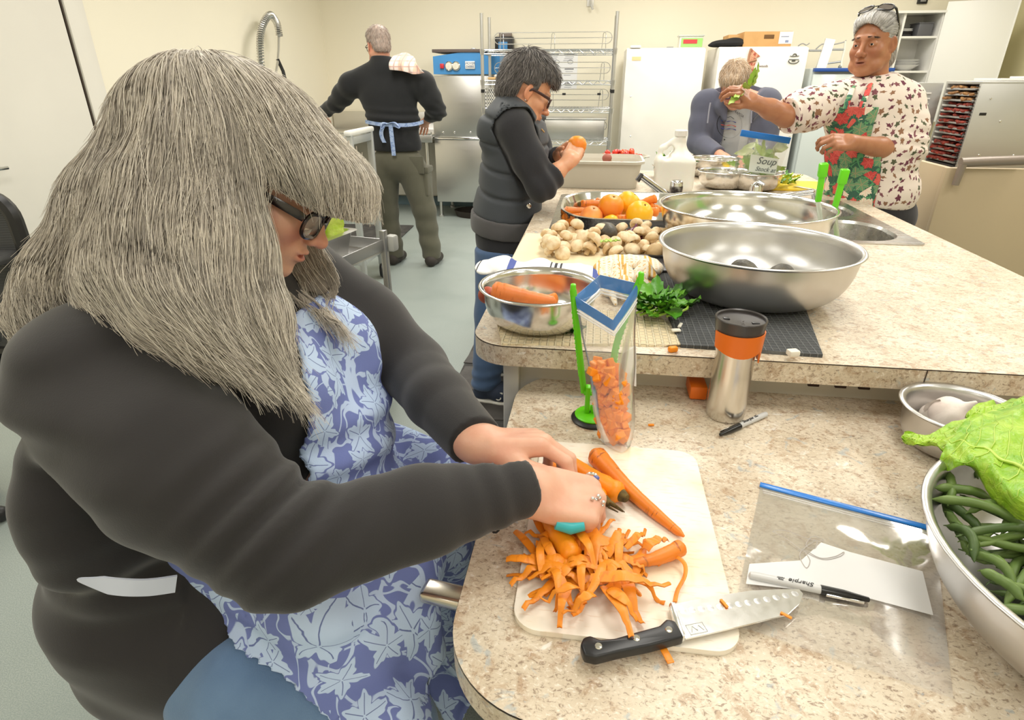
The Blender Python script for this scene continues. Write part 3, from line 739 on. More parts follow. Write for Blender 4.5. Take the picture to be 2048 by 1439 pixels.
obj('door_edge', G().box((CX1+.494, CY0-.245, (CZ0+CZ1)/2+.03), (.012, .026, CZ1-CZ0+.10), .002, rot=(0, 0, R(-24))), WHITEP, d)
def plates(x, y, z, n, r, label, m):
    for i in range(n): single('plate', G().lathe([(.001, .0), (r*.55, .0), (r, .016), (r, .02), (r*.55, .005), (.001, .005)], 20), m, label, 'plate', (x, y, z+.012*i), group='plates in the open wall cabinet')
DISH = M('white_china', srgb(235, 234, 232), .25); DISHD = M('dark_stoneware', srgb(60, 56, 58), .35)
plates(2.915, 7.14, 1.80, 3, .075, 'dark plate in the stack on the top shelf of the open wall cabinet', DISHD)
plates(2.915, 7.14, 1.836, 2, .075, 'white plate on the dark stack on the top shelf of the open wall cabinet', DISH)
single('grey_bin', G().box((0, 0, .055), (.13, .2, .11), .01).box((0, 0, .112), (.14, .21, .01), .004), M('dark_grey_bin', srgb(92, 92, 96), .5), 'grey plastic bin on the top shelf of the open wall cabinet', 'bin', (3.06, 7.13, 1.80))
for i in range(3):
    single('serving_bowl', G().lathe([(.001, 0), (.05, 0), (.12, .05), (.125, .052), (.115, .052), (.05, .008), (.001, .008)], 24), DISH, 'white bowl in the nested stack on the middle shelf of the open wall cabinet', 'bowl', (3.0, 7.14, 1.50+.024*i), group='bowls in the open wall cabinet')
single('serving_bowl', G().lathe([(.001, 0), (.05, 0), (.11, .07), (.115, .075), (.105, .073), (.05, .008), (.001, .008)], 24), M('pale_glass_bowl', srgb(205, 206, 200), .15), 'pale bowl alone on the lowest shelf of the open wall cabinet', 'bowl', (3.0, 7.14, 1.072))

# dehydrator: steel box on a table, tray front facing the island, door swung open
DG = M('grey_hammered_steel', (.50, .50, .48), .38, .75, var=(2, (.60, .59, .57), .6))
dh = thing('dehydrator', 'large steel food dehydrator full of red drying trays', 'dehydrator', (2.45, 4.0, .9))
DX0, DX1, DY0, DY1, DZ0, DZ1 = 1.955, 2.95, 3.72, 4.06, .83, 1.405
obj('side_panel', G().box(((DX0+DX1)/2, DY0, (DZ0+DZ1)/2), (DX1-DX0, .02, DZ1-DZ0), .004), DG, dh)
obj('back_panel', G().box(((DX0+DX1)/2, DY1, (DZ0+DZ1)/2), (DX1-DX0, .02, DZ1-DZ0), .004), DG, dh)
obj('top_panel', G().box(((DX0+DX1)/2, (DY0+DY1)/2, DZ1), (DX1-DX0, DY1-DY0+.02, .016), .004), DG, dh)
obj('bottom_panel', G().box(((DX0+DX1)/2, (DY0+DY1)/2, DZ0), (DX1-DX0, DY1-DY0+.02, .016), .004), DG, dh)
obj('inner_back', G().box((2.4, (DY0+DY1)/2, (DZ0+DZ1)/2), (.02, DY1-DY0, DZ1-DZ0)), BLACKP, dh)
BLKI = M('dark_compartment', srgb(62, 60, 58), .5, .3)
obj('fan_housing', G().box((2.0, (DY0+DY1)/2, .915), (.10, DY1-DY0-.03, .15), .004), BLKI, dh)
g = G()
for k in range(6): g.box((1.948, 3.86, .86+.02*k), (.004, .008, .008))
obj('vent_hole', g, WHITEP, dh, kind='stuff')
g = G()
for k in range(26): g.box((DX0-.006, DY0+.006, 1.0+.0155*k), (.008, .012, .006))
obj('runner_slot', g, BLACKP, dh, kind='stuff')
for x, z in ((2.02, 1.33), (2.10, 1.22), (2.28, 1.22), (2.05, 1.05), (2.22, 1.05)): obj('rivet', G().lathe([(.006, 0), (.004, .004), (.001, .005)], 8, (x, DY0-.01, z), (0, -1, 0)), CHROME, dh)
obj('latch_hole', G().box((2.005, DY0-.011, 1.255), (.034, .004, .014), .002), BLACKP, dh)
REDF = M('dried_red_fruit', srgb(168, 62, 44), .6, var=(70, srgb(96, 30, 24), .9), bmp=(90, .8, .01)); TANF = M('dried_tan_fruit', srgb(188, 140, 86), .6, var=(70, srgb(120, 78, 44), .9), bmp=(90, .8, .01))
for k in range(14):
    z = 1.0+.0285*k
    t = thing('drying_tray', 'wire tray of dried %s slices, %s of the dehydrator stack' % ('red' if k < 11 else 'tan', ('lowest', 'second from the bottom', 'third from the bottom', 'fourth from the bottom', 'fifth from the bottom', 'sixth from the bottom', 'seventh from the bottom', 'seventh from the top', 'sixth from the top', 'fifth from the top', 'fourth from the top', 'third from the top', 'second from the top', 'topmost')[k]), 'tray', (2.15, 3.89, z), group='trays in the dehydrator')
    g = G().box((2.16, 3.89, z), (.40, DY1-DY0-.03, .004), .001).box((1.957, 3.89, z+.003), (.006, DY1-DY0-.03, .010), .001)
    obj('tray_frame', g, WIRE, t)
    g = G(); r_ = random.Random(k)
    for j in range(26): g.box((1.968+.3*r_.random()**1.6, 3.75+.28*r_.random(), z+.010), (.05, .045, .013), .004, rot=(r_.uniform(-.2, .2), r_.uniform(-.2, .2), r_.random()*3), seg=1)
    obj('fruit_slices', g, REDF if k < 11 else TANF, t, kind='stuff')
# its open door, hinged on the far edge, slotted
c = DY1+.01; dd = obj('open_door', G().box((1.70, c, (DZ0+DZ1)/2), (.48, .03, DZ1-DZ0), .004), M('grey_door_steel', (.52, .52, .50), .42, .6), dh)
obj('door_seal', G().box((1.615, c-.017, 1.12), (.16, .006, .40), .003), BLACKP, dd)
for k in range(18):
    obj('door_slot', G().box((1.855, c-.017, .86+.0288*k), (.058, .004, .007)), WHITEP, dd)
single('paper_pile', G().box((0, 0, .006), (.5, .26, .012), .002).box((.06, -.02, .016), (.3, .22, .008), .002, rot=(0, .01, .2)).box((.16, 0, .024), (.28, .24, .006), .002, rot=(.02, .03, -.15)), M('white_sheets', srgb(232, 230, 226), .7), 'loose white papers lying on top of the dehydrator', 'papers', (2.32, 3.89, DZ1+.009))
# wooden bench under it with bags of dried food
WOOD = M('pale_plywood', srgb(196, 150, 100), .6, var=(6, srgb(176, 130, 84), .6), stretch=(1, 8, 1))
wb = thing('wooden_bench', 'plywood bench carrying the dehydrator, bags on its lower shelf', 'bench', (2.3, 4.0, 0))
obj('bench_top', G().box((2.3, 3.92, .80), (1.2, .75, .03), .003), WOOD, wb)
obj('bench_shelf', G().box((2.3, 3.92, .42), (1.16, .72, .03), .003), WOOD, wb)
for x in (1.74, 2.86):
    obj('bench_side', G().box((x, 4.1, .40), (.03, .36, .78), .003), WOOD, wb)
FOILB = M('clear_food_bag', srgb(214, 200, 180), .25, var=(30, srgb(196, 148, 86), .9), coat=.5)
for i, (x, y, s_, lb, mm) in enumerate(((1.86, 3.74, 1, 'bag of tan dried chips on the bench shelf under the dehydrator', FOILB), (1.93, 3.70, .8, 'bag of pale yellow dried slices on the bench shelf, at the cart panel', M('yellow_food_bag', srgb(226, 186, 104), .35, var=(40, srgb(240, 224, 190), .9), coat=.4)),
                        (1.80, 3.72, .7, 'crinkled grey bag with a blue zip on the bench shelf', M('grey_food_bag', srgb(178, 172, 176), .25, var=(25, srgb(110, 104, 128), .8), coat=.5)))):
    s = SDF().el((0, 0, .06), (.11, .09, .06)).el((.05, .03, .08), (.06, .05, .05), k=.03).el((-.06, -.03, .07), (.05, .05, .05), k=.03)
    o = sdf_obj('food_bag', s, .010, mm, disp=lambda V, F: V+vnormals(V, F)*(.008*wob(V, 70, 3))[:, None]); o.location = (x, y, .436); o.scale = (s_, s_, s_*1.9 if i == 0 else s_*1.6); o.rotation_euler = (0, 0, i); tag(o, lb, 'food bag', 'bags on the bench shelf')
single('zip_strip', G().box((0, 0, .004), (.14, .014, .008), .002), M('blue_zip', srgb(52, 96, 190), .4), 'short blue zip strip of a bag on the bench shelf', 'zip strip', (1.79, 3.66, .60), (0, 0, .15))
single('steel_tray', G().box((0, 0, .015), (.32, .10, .03), .004), M('bright_tray', (.8, .8, .78), .25, .9), 'shiny steel tray edge on the bench shelf at the front', 'tray', (1.85, 3.55, .50), (0, .1, -.5))

# service cart with a beige panel and tube handle at the right edge of the frame
sc_ = thing('service_cart', 'beige panelled cart with a grey tube handle, in front of the dehydrator', 'cart', (2.05, 3.3, 0))
BEIGE = M('beige_plastic_panel', srgb(190, 172, 142), .55)
PX0 = PY(1893, 335, 3.2)[0]; PZT = PY(1893, 335, 3.2)[2]
obj('front_panel', G().box((PX0+.45, 3.21, (PZT+.1)/2), (.9, .03, PZT-.1), .004), BEIGE, sc_)
obj('side_panel', G().box((PX0+.02, 3.42, (PZT+.1)/2), (.03, .40, PZT-.1), .004), BEIGE, sc_)
HG = M('taupe_tube', srgb(140, 128, 118), .4, .3)
obj('handle', G().tube([PY(1921, 325, 3.17), PY(1960, 323, 3.17), PY(2050, 320, 3.17)], .022, 12), HG, sc_)
p, q2 = PY(1926, 328, 3.165), PY(1910, 370, 3.165)
obj('handle_bracket', G().tube([p, q2], [.018, .016], 8), HG, sc_)
for x in (PX0+.06, PX0+.8): obj('caster', G().lathe([(.05, -.015), (.055, 0), (.05, .015)], 16, (x, 3.3, .056), (1, 0, 0)), BLACKP, sc_)

# floor mats
MATM = M('dark_rubber_mat', srgb(62, 60, 60), .75, var=(14, srgb(88, 86, 84), .7), bmp=(60, .5, .004))
single('floor_mat', G().box((0, 0, .007), (.95, 1.2, .014), .005), MATM, 'dark rubber mat on the floor in front of the dish table', 'mat', (-2.35, 5.55, 0), (0, 0, .05))
fm = thing('slate_floor_mat', 'dark stone-patterned floor mat along the island under the woman in the vest', 'mat', (-.42, 2.6, 0))
obj('mat_base', G().box((-.43, 2.42, .006), (.46, 2.1, .012), .004), MATM, fm)
g_ = []
r_ = random.Random(3)
SL = M('slate_grey_rubber', srgb(92, 88, 86), .6, var=(9, srgb(66, 63, 62), .8), bmp=(40, .5, .004))
for yy in range(7):
    xs = -.65
    while xs < -.24:
        w = r_.uniform(.10, .2); w = min(w, -.215-xs)
        y0_ = 1.42+.29*yy; pts = [(xs+.006+r_.uniform(-.02, .02), y0_+.006+r_.uniform(0, .03)), (xs+w-.006, y0_+.006+r_.uniform(-.02, .03)), (xs+w-.006+r_.uniform(-.02, .02), y0_+.28+r_.uniform(-.03, .0)), (xs+.006, y0_+.28+r_.uniform(-.03, .0))]
        obj('slate', G().prism(pts, .011, .017), SL, fm); xs += w
# ---------------------------------------------------------------- steel trolley at the left with pans
CA = np.array([-.95, 2.60, 0]); LD = np.array([-.21, -.978, 0]); WD = np.array([-.978, .21, 0])
def cA(l, w, z): return CA+LD*l+WD*w+np.array([0, 0, z])
ang = math.atan2(LD[1], LD[0])
tr = thing('steel_trolley', 'two-tier steel utility trolley holding pans and lettuce, behind the seated woman', 'trolley', tuple(cA(.4, .25, 0)))
AL = M('satin_angle_steel', (.42, .42, .42), .36, .85)
CL, CW = .80, .48
for l, w in ((0, 0), (CL, 0), (0, CW), (CL, CW)):
    obj('leg', G().box(cA(l, w, .43), (.028, .028, .74), .003, rot=(0, 0, ang)), AL, tr)
    obj('caster', G().lathe([(.045, -.014), (.05, 0), (.045, .014)], 16, cA(l, w, .05), WD), BLACKP, tr)
for z in (.735, .41):
    obj('tray', G().box(cA(CL/2, CW/2, z-.03), (CL, CW, .008), .002, rot=(0, 0, ang)), STEELH, tr)
    g = G()
    for a, b in (((0, 0), (CL, 0)), ((0, CW), (CL, CW)), ((0, 0), (0, CW)), ((CL, 0), (CL, CW))):
        pa, pb_ = cA(*a, z), cA(*b, z); L_ = np.linalg.norm(pb_-pa); dd_ = pb_-pa
        g.box((pa+pb_)/2, (L_+.03, .008, .05), .002, rot=(0, 0, math.atan2(dd_[1], dd_[0])))
    obj('tray_rim', g, AL, tr)
obj('bumper', G().box(cA(-.035, -.02, .735), (.05, .05, .075), .012, rot=(0, 0, ang)), M('pale_grey_rubber', srgb(178, 178, 172), .6), tr)
PAN = brushed('pan_steel', (.66, .65, .63), .30, (1, 1, .1)); 
def hotel_pan(label, l, w, z, L=.5, W=.30, D=.10):
    t = thing('steam_table_pan', label, 'pan', tuple(cA(l, w, z)), (0, 0, ang))
    g = G(); r0 = rrect(0, 0, L, W, .035, 6); r1 = rrect(0, 0, L-.05, W-.05, .03, 6); r2 = rrect(0, 0, L-.09, W-.08, .03, 6); r3 = rrect(0, 0, L-.04, W-.04, .03, 6)
    def ring(a, za, b, zb): n = len(a); g.add([(x, y, za) for x, y in a]+[(x, y, zb) for x, y in b], [[k, (k+1) % n, n+(k+1) % n, n+k] for k in range(n)])
    ring(r0, D, r1, D+.003); ring(r1, D+.003, r2, .004); ring(r3, D-.004, r0, D); ring([(x*.93, y*.9) for x, y in r1], .0, r3, D-.004)
    n = len(r2); g.add([(x, y, .004) for x, y in r2], [list(range(n))]); g.add([(x*.93, y*.9, .0) for x, y in r1], [list(range(n))[::-1]])
    obj('pan_shell', g, PAN, t, world=False, smooth=40); return t
hotel_pan('deep steel pan with lettuce on the upper tray of the trolley', .36, .20, .714, .52, .30, .11)
hp = hotel_pan('deep steel pan with dark contents on the lower tray of the trolley', .36, .20, .389, .50, .30, .11)
obj('dark_filling', G().box((0, 0, .055), (.38, .20, .09), .02), M('brown_filling', srgb(92, 66, 58), .6, bmp=(50, .6, .01)), hp, world=False)
LETT = M('bright_lettuce_leaf', srgb(178, 216, 40), .45, var=(14, srgb(222, 236, 130), .9), bmp=(40, .5, .01), sss=.1)
def leaf_blade(L, W, curl=.3, ruffle=.02, n=14, m=9, seed=0, tip=1.0, th=.0015):
    """a veined leaf: grid with ruffled margins and a sunken midrib, given real thickness"""
    r = np.random.default_rng(seed); P = np.zeros((n, m, 3))
    for i in range(n):
        t = i/(n-1); w = W*(math.sin(math.pi*min(t**.75*.97+.03, 1))**.8)*tip
        for j in range(m):
            s = (j/(m-1)-.5)*2; a = abs(s)
            z = curl*L*t*t+.25*w*a*a+ruffle*a*a*math.sin(9*t*3.0+(3 if s > 0 else 0)+seed)+ruffle*.35*math.sin(14*t+5*s+seed)
            P[i, j] = (L*t, w*s*(1+.06*math.sin(17*t+seed+s)), z)
    g = G(); g.grid(P); Q = P.copy(); Q[..., 2] -= th; g.grid(Q[:, ::-1])
    return g
for i in range(6):
    g = leaf_blade(.27, .075, .25, .014, seed=i); Rm = Euler((random.uniform(-.5, .5), R(-78)+random.uniform(-.2, .2), random.uniform(-1, 4))).to_matrix()
    p = cA(.22+.035*i, .14+.04*(i % 3), .735)
    tag(obj('lettuce_leaf', g.xf(mat4(np.array(Rm), p)), LETT, smooth=180), 'bright yellow-green lettuce leaf standing in the upper trolley pan', 'lettuce', 'lettuce in the trolley pan')
tag(obj('open_carton', G().box(cA(-.02, .40, .80), (.12, .16, .10), .004, rot=(.1, .2, ang+.5)).box(cA(-.06, .36, .80), (.012, .10, .06), .002, rot=(.1, .2, ang+.5), mi=1), [WHITEP, BLACKP]), 'small open white carton with a dark side at the far end of the trolley', 'carton')

# second, taller pale trolley further back
tb = thing('tall_trolley', 'taller pale aluminium trolley standing behind the steel one, near the man', 'trolley', (-1.9, 4.2, 0))
AL2 = M('pale_aluminium', srgb(186, 188, 186), .4, .4)
BX1, BX0, BY0_, BY1_ = PY(731, 370, 4.2)[0], -2.35, 4.00, 4.38
for x in (BX0, BX1):
    for y in (BY0_, BY1_):
        obj('upright', G().box((x, y, .60), (.04, .04, .98), .004), AL2, tb)
        w = obj('caster', G().lathe([(.055, -.016), (.062, 0), (.055, .016)], 16, (x, y, .062), (1, .2, 0)), BLACKP, tb)
for z in (1.04, .62, .22): obj('tray', G().box(((BX0+BX1)/2, (BY0_+BY1_)/2, z), (BX1-BX0, BY1_-BY0_, .02), .003).box(((BX0+BX1)/2, BY0_-.015, z+.012), (BX1-BX0, .012, .05), .003).box((BX1+.012, (BY0_+BY1_)/2, z+.012), (.012, BY1_-BY0_, .05), .003), AL2, tb)
obj('push_handle', G().box((BX1, (BY0_+BY1_)/2, 1.10), (.05, .46, .035), .012), WHITEP, tb)
single('storage_box', G().box((0, 0, .09), (.16, .2, .18), .004), CARD, 'brown cardboard box on the middle tray of the tall pale trolley', 'box', (-1.70, 4.2, .631))
single('storage_box', G().box((0, 0, .07), (.24, .22, .14), .004), WHITEP, 'white box on the middle tray of the tall pale trolley', 'box', (-1.97, 4.2, .631))
MOP = G(); r_ = random.Random(5)
for i in range(40):
    a = r_.random()*6.28; MOP.tube([(r_.uniform(-.05, .05), r_.uniform(-.05, .05), .10), (.10*math.cos(a), .10*math.sin(a), .05), (.2*math.cos(a), .14*math.sin(a), .012)], .008, 5)
o = tag(obj('mop_head', MOP, M('grey_mop_yarn', srgb(150, 144, 132), .9)), 'grey string mop head on the floor beside the tall trolley', 'mop'); o.location = (-1.80, 3.72, 0)

# office chair at the left edge
oc = thing('office_chair', 'black mesh-backed office chair at the left edge behind the seated woman', 'chair', (-1.6, 1.8, 0), (0, 0, 0))
p = PY(0, 402, 1.6); 
def chair_at(u, v): return PY(u-14, v, 1.60)
g = G(); tl, tr_, br = chair_at(-170, 405), chair_at(22, 405), chair_at(45, 560)
w = .46; xr = chair_at(20, 405)[0]; zt = chair_at(20, 400)[2]
loop = rrect(xr-w/2+.02, 0, w, .52, .07, 6)
T_ = Matrix(((1, 0, 0, 0), (0, 0, 1, 1.60), (0, 1, 0, zt-.25), (0, 0, 0, 1)))
g.tube([(T_ @ Vector((x, y, 0)))[:] for x, y in loop], .022, 8, closed=True); obj('back_frame', g, BLACKP, oc)
def mesh_fabric():
    m, nt, b = new_mat('black_mesh_fabric'); n = nt.nodes.new('ShaderNodeTexWave'); n.inputs['Scale'].default_value = 60; n.bands_direction = 'Z'; nt.links.new(coords(nt), n.inputs[0])
    link(nt, mix(nt, n.outputs[0], srgb(40, 40, 42), srgb(96, 98, 100)), b.inputs['Base Color']); b.inputs['Roughness'].default_value = .8; return m
obj('back_mesh', G().prism(rrect(xr-w/2+.02, 0, w-.02, .50, .06, 5), -.004, .004, T=T_), mesh_fabric(), oc)
obj('seat', G().box((xr-w/2-.2, 1.36, .50), (.48, .48, .08), .03), M('black_seat_fabric', srgb(34, 34, 36), .9), oc)
obj('armrest', G().box(chair_at(62, 508)+np.array([-.05, -.12, 0]), (.10, .26, .035), .015).tube([chair_at(62, 508)+np.array([-.05, -.12, -.02]), chair_at(62, 508)+np.array([-.08, -.12, -.25])], .015), M('dark_grey_pad', srgb(66, 66, 66), .6), oc)
obj('gas_post', G().cyl((xr-w/2-.2, 1.36, .1), (xr-w/2-.2, 1.36, .47), .03).tube([(xr-w/2, 1.45, .5), (xr-w/2, 1.63, .55), (xr-w/2, 1.63, zt-.4)], .02), BLACKP, oc)
for k in range(5):
    a = k*2*math.pi/5+.3; e = (xr-w/2-.2+.18*math.cos(a), 1.36+.18*math.sin(a), .07)
    obj('base_arm', G().tube([(xr-w/2-.2, 1.36, .11), e], [.025, .018], 8), BLACKP, oc); obj('caster', G().ell((e[0], e[1], .03), (.03, .03, .03), nu=10, nv=6), BLACKP, oc)
tag(obj('toggle', G().box(chair_at(6, 556), (.05, .03, .05), .01), ORANGE), 'x', 'x') if False else None
# ---------------------------------------------------------------- things on the worktops
def bowl_geo(Rr, H, rb, th=.0022, n=64):
    pr = [(.001, 0), (rb, 0), (rb+.012, .003)]
    for k in range(1, 11):
        t = k/10; pr.append((rb+.012+(Rr-.010-rb-.012)*math.sin(t*math.pi/2)**.66, .003+(H-.004-.003)*(1-math.cos(t*math.pi/2))**1.0))
    out = pr+[(Rr-.004, H-.004), (Rr, H-.001), (Rr+.0012, H+.001), (Rr, H+.003), (Rr-.006, H+.003), (Rr-.010, H)]
    inn = [(r-th, z+th) for r, z in pr[::-1]]; inn[-1] = (.001, th); inn[-2] = (rb, th)
    return G().lathe(out+inn, n)
def bowl(label, Rr, H, rb, loc, mat_=None, group=None):
    return single('mixing_bowl', bowl_geo(Rr, H, rb), mat_ or BOWL, label, 'bowl', loc, smooth=60, group=group)
bowl('large satin steel mixing bowl standing on the grey mat, two avocados inside', .242, .130, .10, (.41, 1.54, ZF+.009), BOWLB)
bowl('widest shiny steel mixing bowl, behind the satin one and at the sink', .28, .130, .13, (.493, 2.075, ZF+.006), BOWL)
bowl('shiny steel bowl with carrots on the cream towel at the island corner', .136, .088, .06, (-.112, 1.272, ZF+.006), BOWL)
bowl('big steel bowl of green beans at the right edge of the near worktop', .265, .120, .10, (.694, .599, ZN+.001), BOWLB)
bowl('small steel bowl holding garlic bulbs, under the lettuce leaf', .101, .08, .05, (.683, 1.04, ZN+.001), BOWLB)
p = PZ(1428, 372, ZF); bowl('steel bowl standing in front of the hooded man, behind the white jug', .135, .085, .05, (p[0]+.03, 3.30, ZF+.001), BOWL)
p = PZ(1510, 372, ZF); bowl('steel bowl holding the bag of soup vegetables', .14, .085, .055, (.80, 3.28, ZF+.001), BOWL)
bowl('steel bowl under the hooded man\'s hand at the far end of the island', .15, .10, .06, (.66, 3.72, ZF+.001), BOWL)
bowl('small steel bowl of green pods behind the white jug', .09, .07, .04, (.40, 3.62, ZF+.001), BOWL)

# carrots
def carrot_mat(name, base, dark, lines=.8):
    m, nt, b = new_mat(name); v = coords(nt)
    n1 = noise(nt, mapping(nt, v, (40, 9, 9)), 3.2, 4, .6, .3); n2 = noise(nt, v, 22, 3)
    c = mix(nt, n2.ss(.4, .7)*.6, base, tuple(x*.8 for x in base)); c = mix(nt, n1.ss(.60, .68)*lines, c, dark)
    link(nt, c, b.inputs['Base Color']); b.inputs['Roughness'].default_value = .42; bump(nt, b, n1*-1, .35, .002)
    b.inputs['Subsurface Weight'].default_value = .12; b.inputs['Subsurface Radius'].default_value = (.01, .004, .001); return m
CARR = carrot_mat('unpeeled_carrot', srgb(238, 134, 36), srgb(150, 78, 30)); CARP = carrot_mat('peeled_carrot', srgb(250, 148, 14), srgb(236, 130, 20), .25)
CROWN = M('carrot_crown', srgb(112, 92, 44), .8, var=(80, srgb(60, 50, 28), .8))
def carrot_geo(L, r0, r1, bend=.0, seed=0, n=22):
    rr = np.random.default_rng(seed); P = []; Rr = []
    for i in range(n):
        t = i/(n-1); P.append((L*t, bend*L*math.sin(math.pi*t), .0)); e = 1 if t > .05 else .55+.45*(t/.05); e2 = 1 if t < .96 else .35+.65*(1-t)/.04
        Rr.append((r0+(r1-r0)*t**1.1)*e*e2*(1+.05*math.sin(9*t+seed)+.03*rr.normal()))
    return G().tube(P, Rr, 14)
def carrot(p0, p1, r0, r1, label, m=None, bend=.03, seed=0, crown=False, group=None):
    p0, p1 = np.asarray(p0, float), np.asarray(p1, float); d = p1-p0; L = np.linalg.norm(d)
    t = thing('carrot', label, 'carrot', tuple(p0), group=group); Rm = frame(d, (0, 0, 1))
    t.rotation_euler = Matrix(Rm.tolist()).to_euler()
    obj('root', carrot_geo(L, r0, r1, bend, seed), m or CARR, t, world=False, smooth=60)
    if crown:
        g = G().lathe([(.001, -.012), (r0*.35, -.011), (r0*.5, -.004), (r0*.62, .003), (r0*.55, .008), (.001, .008)], 12, (0, 0, 0), (1, 0, 0))
        if crown > 1:
            for k in range(4): g.tube([(0, 0, 0), (-.014, .005*math.sin(k*2), .005*math.cos(k*2)), (-.026-.004*k, .004*math.sin(k*2), .002*math.cos(k*2))], [.003, .002, .0008], 6)
        obj('crown', g, CROWN, t, world=False)
    return t
ZB = ZN+.009     # top of the cutting board
B4 = [PZ(u, v, ZN) for u, v in ((1090, 893), (1380, 912), (1475, 1300), (1030, 1265))]
bc = sum(B4)/4; bw = (np.linalg.norm(B4[1]-B4[0])+np.linalg.norm(B4[2]-B4[3]))/2+.012; bl = (np.linalg.norm(B4[2]-B4[1])+np.linalg.norm(B4[3]-B4[0]))/2+.012
def board_mat():
    m, nt, b = new_mat('white_cutting_board'); v = coords(nt)
    n1 = noise(nt, mapping(nt, v, (1, 1, 1)), 7, 4).ss(.45, .62); n2 = noise(nt, mapping(nt, v, (30, 220, 1), (0, 0, .5)), 1.0, 3, .6).ss(.56, .64)
    c = mix(nt, n1*.55, srgb(244, 236, 222), srgb(244, 218, 168)); c = mix(nt, n2*.22, c, srgb(206, 160, 100)); link(nt, c, b.inputs['Base Color'])
    b.inputs['Roughness'].default_value = .4; bump(nt, b, n2*-1, .1, .001); return m
cutb = single('cutting_board', G().prism(rrect(0, 0, bw, bl, .035, 8), 0, .008), board_mat(), 'white plastic cutting board covered with carrot peelings', 'cutting board', (bc[0], bc[1], ZN+.0004))
def pz(u, v, dz=0): return PZ(u, v, ZB+dz)
carrot(pz(1188, 905, .018), pz(1368, 1072, .006), .0175, .0055, 'long unpeeled carrot lying nearest the top edge of the board', seed=1, bend=-.03)
carrot(pz(1243, 990, .018), pz(1100, 893, .014), .0185, .009, 'peeled carrot with a cut brown end, middle of the three on the board', CARP, bend=.03, seed=2, crown=1)
carrot(pz(1208, 1000, .018), pz(1095, 925, .03), .0165, .011, 'peeled carrot with a withered stem tuft, next to her hands', CARP, bend=.02, seed=3, crown=2)
carrot(pz(1366, 1092, .014), pz(1262, 1128, .012), .0125, .006, 'small carrot lying half under the peelings', CARR, bend=.05, seed=4)
carrot(pz(1150, 1118, .02), PD(1085, 1010, .90), .016, .013, 'carrot being peeled, held upright under her hand', CARP, bend=.02, seed=5)

# carrot peel strips
PEEL = carrot_mat('carrot_peel', srgb(246, 148, 32), srgb(206, 104, 20), .45)
def peel_geo(L, w, arc, twist, lift, seed):
    r = np.random.default_rng(seed); n = 12; P = np.zeros((n, 3, 3)); x = y = 0.; a = 0.
    for i in range(n):
        t = i/(n-1); ww = w*(.45+.55*math.sin(math.pi*min(1, t*1.15+.12))); tw = twist*(t-.5)
        z = lift*math.sin(math.pi*t*(1+.6*r.random()))+.002*math.sin(9*t+seed)
        for j, s in enumerate((-1, 0, 1)):
            P[i, j] = (x-math.sin(a)*s*ww/2*math.cos(tw), y+math.cos(a)*s*ww/2*math.cos(tw), z+s*ww/2*math.sin(tw)-(.0015 if s else 0))
        a += arc/(n-1); x += math.cos(a)*L/(n-1); y += math.sin(a)*L/(n-1)
    Q = P.copy(); Q[..., 2] -= .0012
    P[..., 2] -= P[..., 2].min()-.0014; Q[..., 2] = P[..., 2]-.0012
    return G().grid(P).grid(Q[:, ::-1])
PM = [mesh_of('peel', peel_geo(.055+.008*(i % 8), .0115+.0014*(i % 5), (-1) ** i*(.15+.1*(i % 6)), .45*((i % 4)-1.5), .004+.004*(i % 3), i), PEEL, 180) for i in range(14)]
hc = pz(1185, 1140); r_ = random.Random(12)
def peel(mi, loc, rot, sc=1, label=None, z=None):
    o = bpy.data.objects.new('carrot_peel', PM[mi]); COL.objects.link(o); o.location = loc; o.rotation_euler = rot; o.scale = (sc, 1, 1)
    return tag(o, label or 'thin orange carrot peel in the heap on the cutting board', 'carrot peel', 'carrot peelings on the board')
def peel_px(mi, u0, v0, u1, v1, dz, label=None):
    a, b_ = pz(u0, v0, dz), pz(u1, v1, dz); d = b_-a; L = PM[mi].vertices[33].co.x
    return peel(mi, a, (0, r_.uniform(-.04, .04), math.atan2(d[1], d[0])), np.linalg.norm(d)/max(L, .02), label)
for k, s in enumerate(((1030, 1065, 1115, 1165), (1012, 1130, 1120, 1138), (1140, 1180, 1098, 1252), (1205, 1180, 1285, 1262), (1180, 1165, 1338, 1206), (1160, 1190, 1120, 1230), (1240, 1130, 1368, 1115),
        (1080, 1080, 1130, 1150), (1215, 1190, 1262, 1250), (1060, 1120, 1180, 1160), (1250, 1105, 1310, 1080), (1190, 1200, 1165, 1245), (1270, 1150, 1300, 1085), (1290, 1110, 1318, 1076), (1070, 1040, 1090, 1085),
        (1160, 1040, 1230, 1140), (1150, 1060, 1180, 1160), (1180, 1050, 1215, 1130), (1140, 1060, 1130, 1160), (1100, 1150, 1150, 1210), (1195, 1080, 1260, 1170), (1120, 1060, 1150, 1150))):
    peel_px(k % 14, *s, .004+.0035*(k % 6))
for k in range(58):
    a = r_.random()*6.28; rad = .075*math.sqrt(r_.random()); z = .001+.026*(1-rad/.09)*r_.random()
    x, y = hc[0]+rad*1.05*math.cos(a)-.01, hc[1]+rad*.9*math.sin(a); th = a+r_.uniform(-1.3, 1.3)
    peel(k % 14, (x-.035*math.cos(th), y-.035*math.sin(th), ZB+max(z, .001)), (r_.uniform(-.12, .12), r_.uniform(-.14, .14), th), r_.uniform(.7, 1.1))
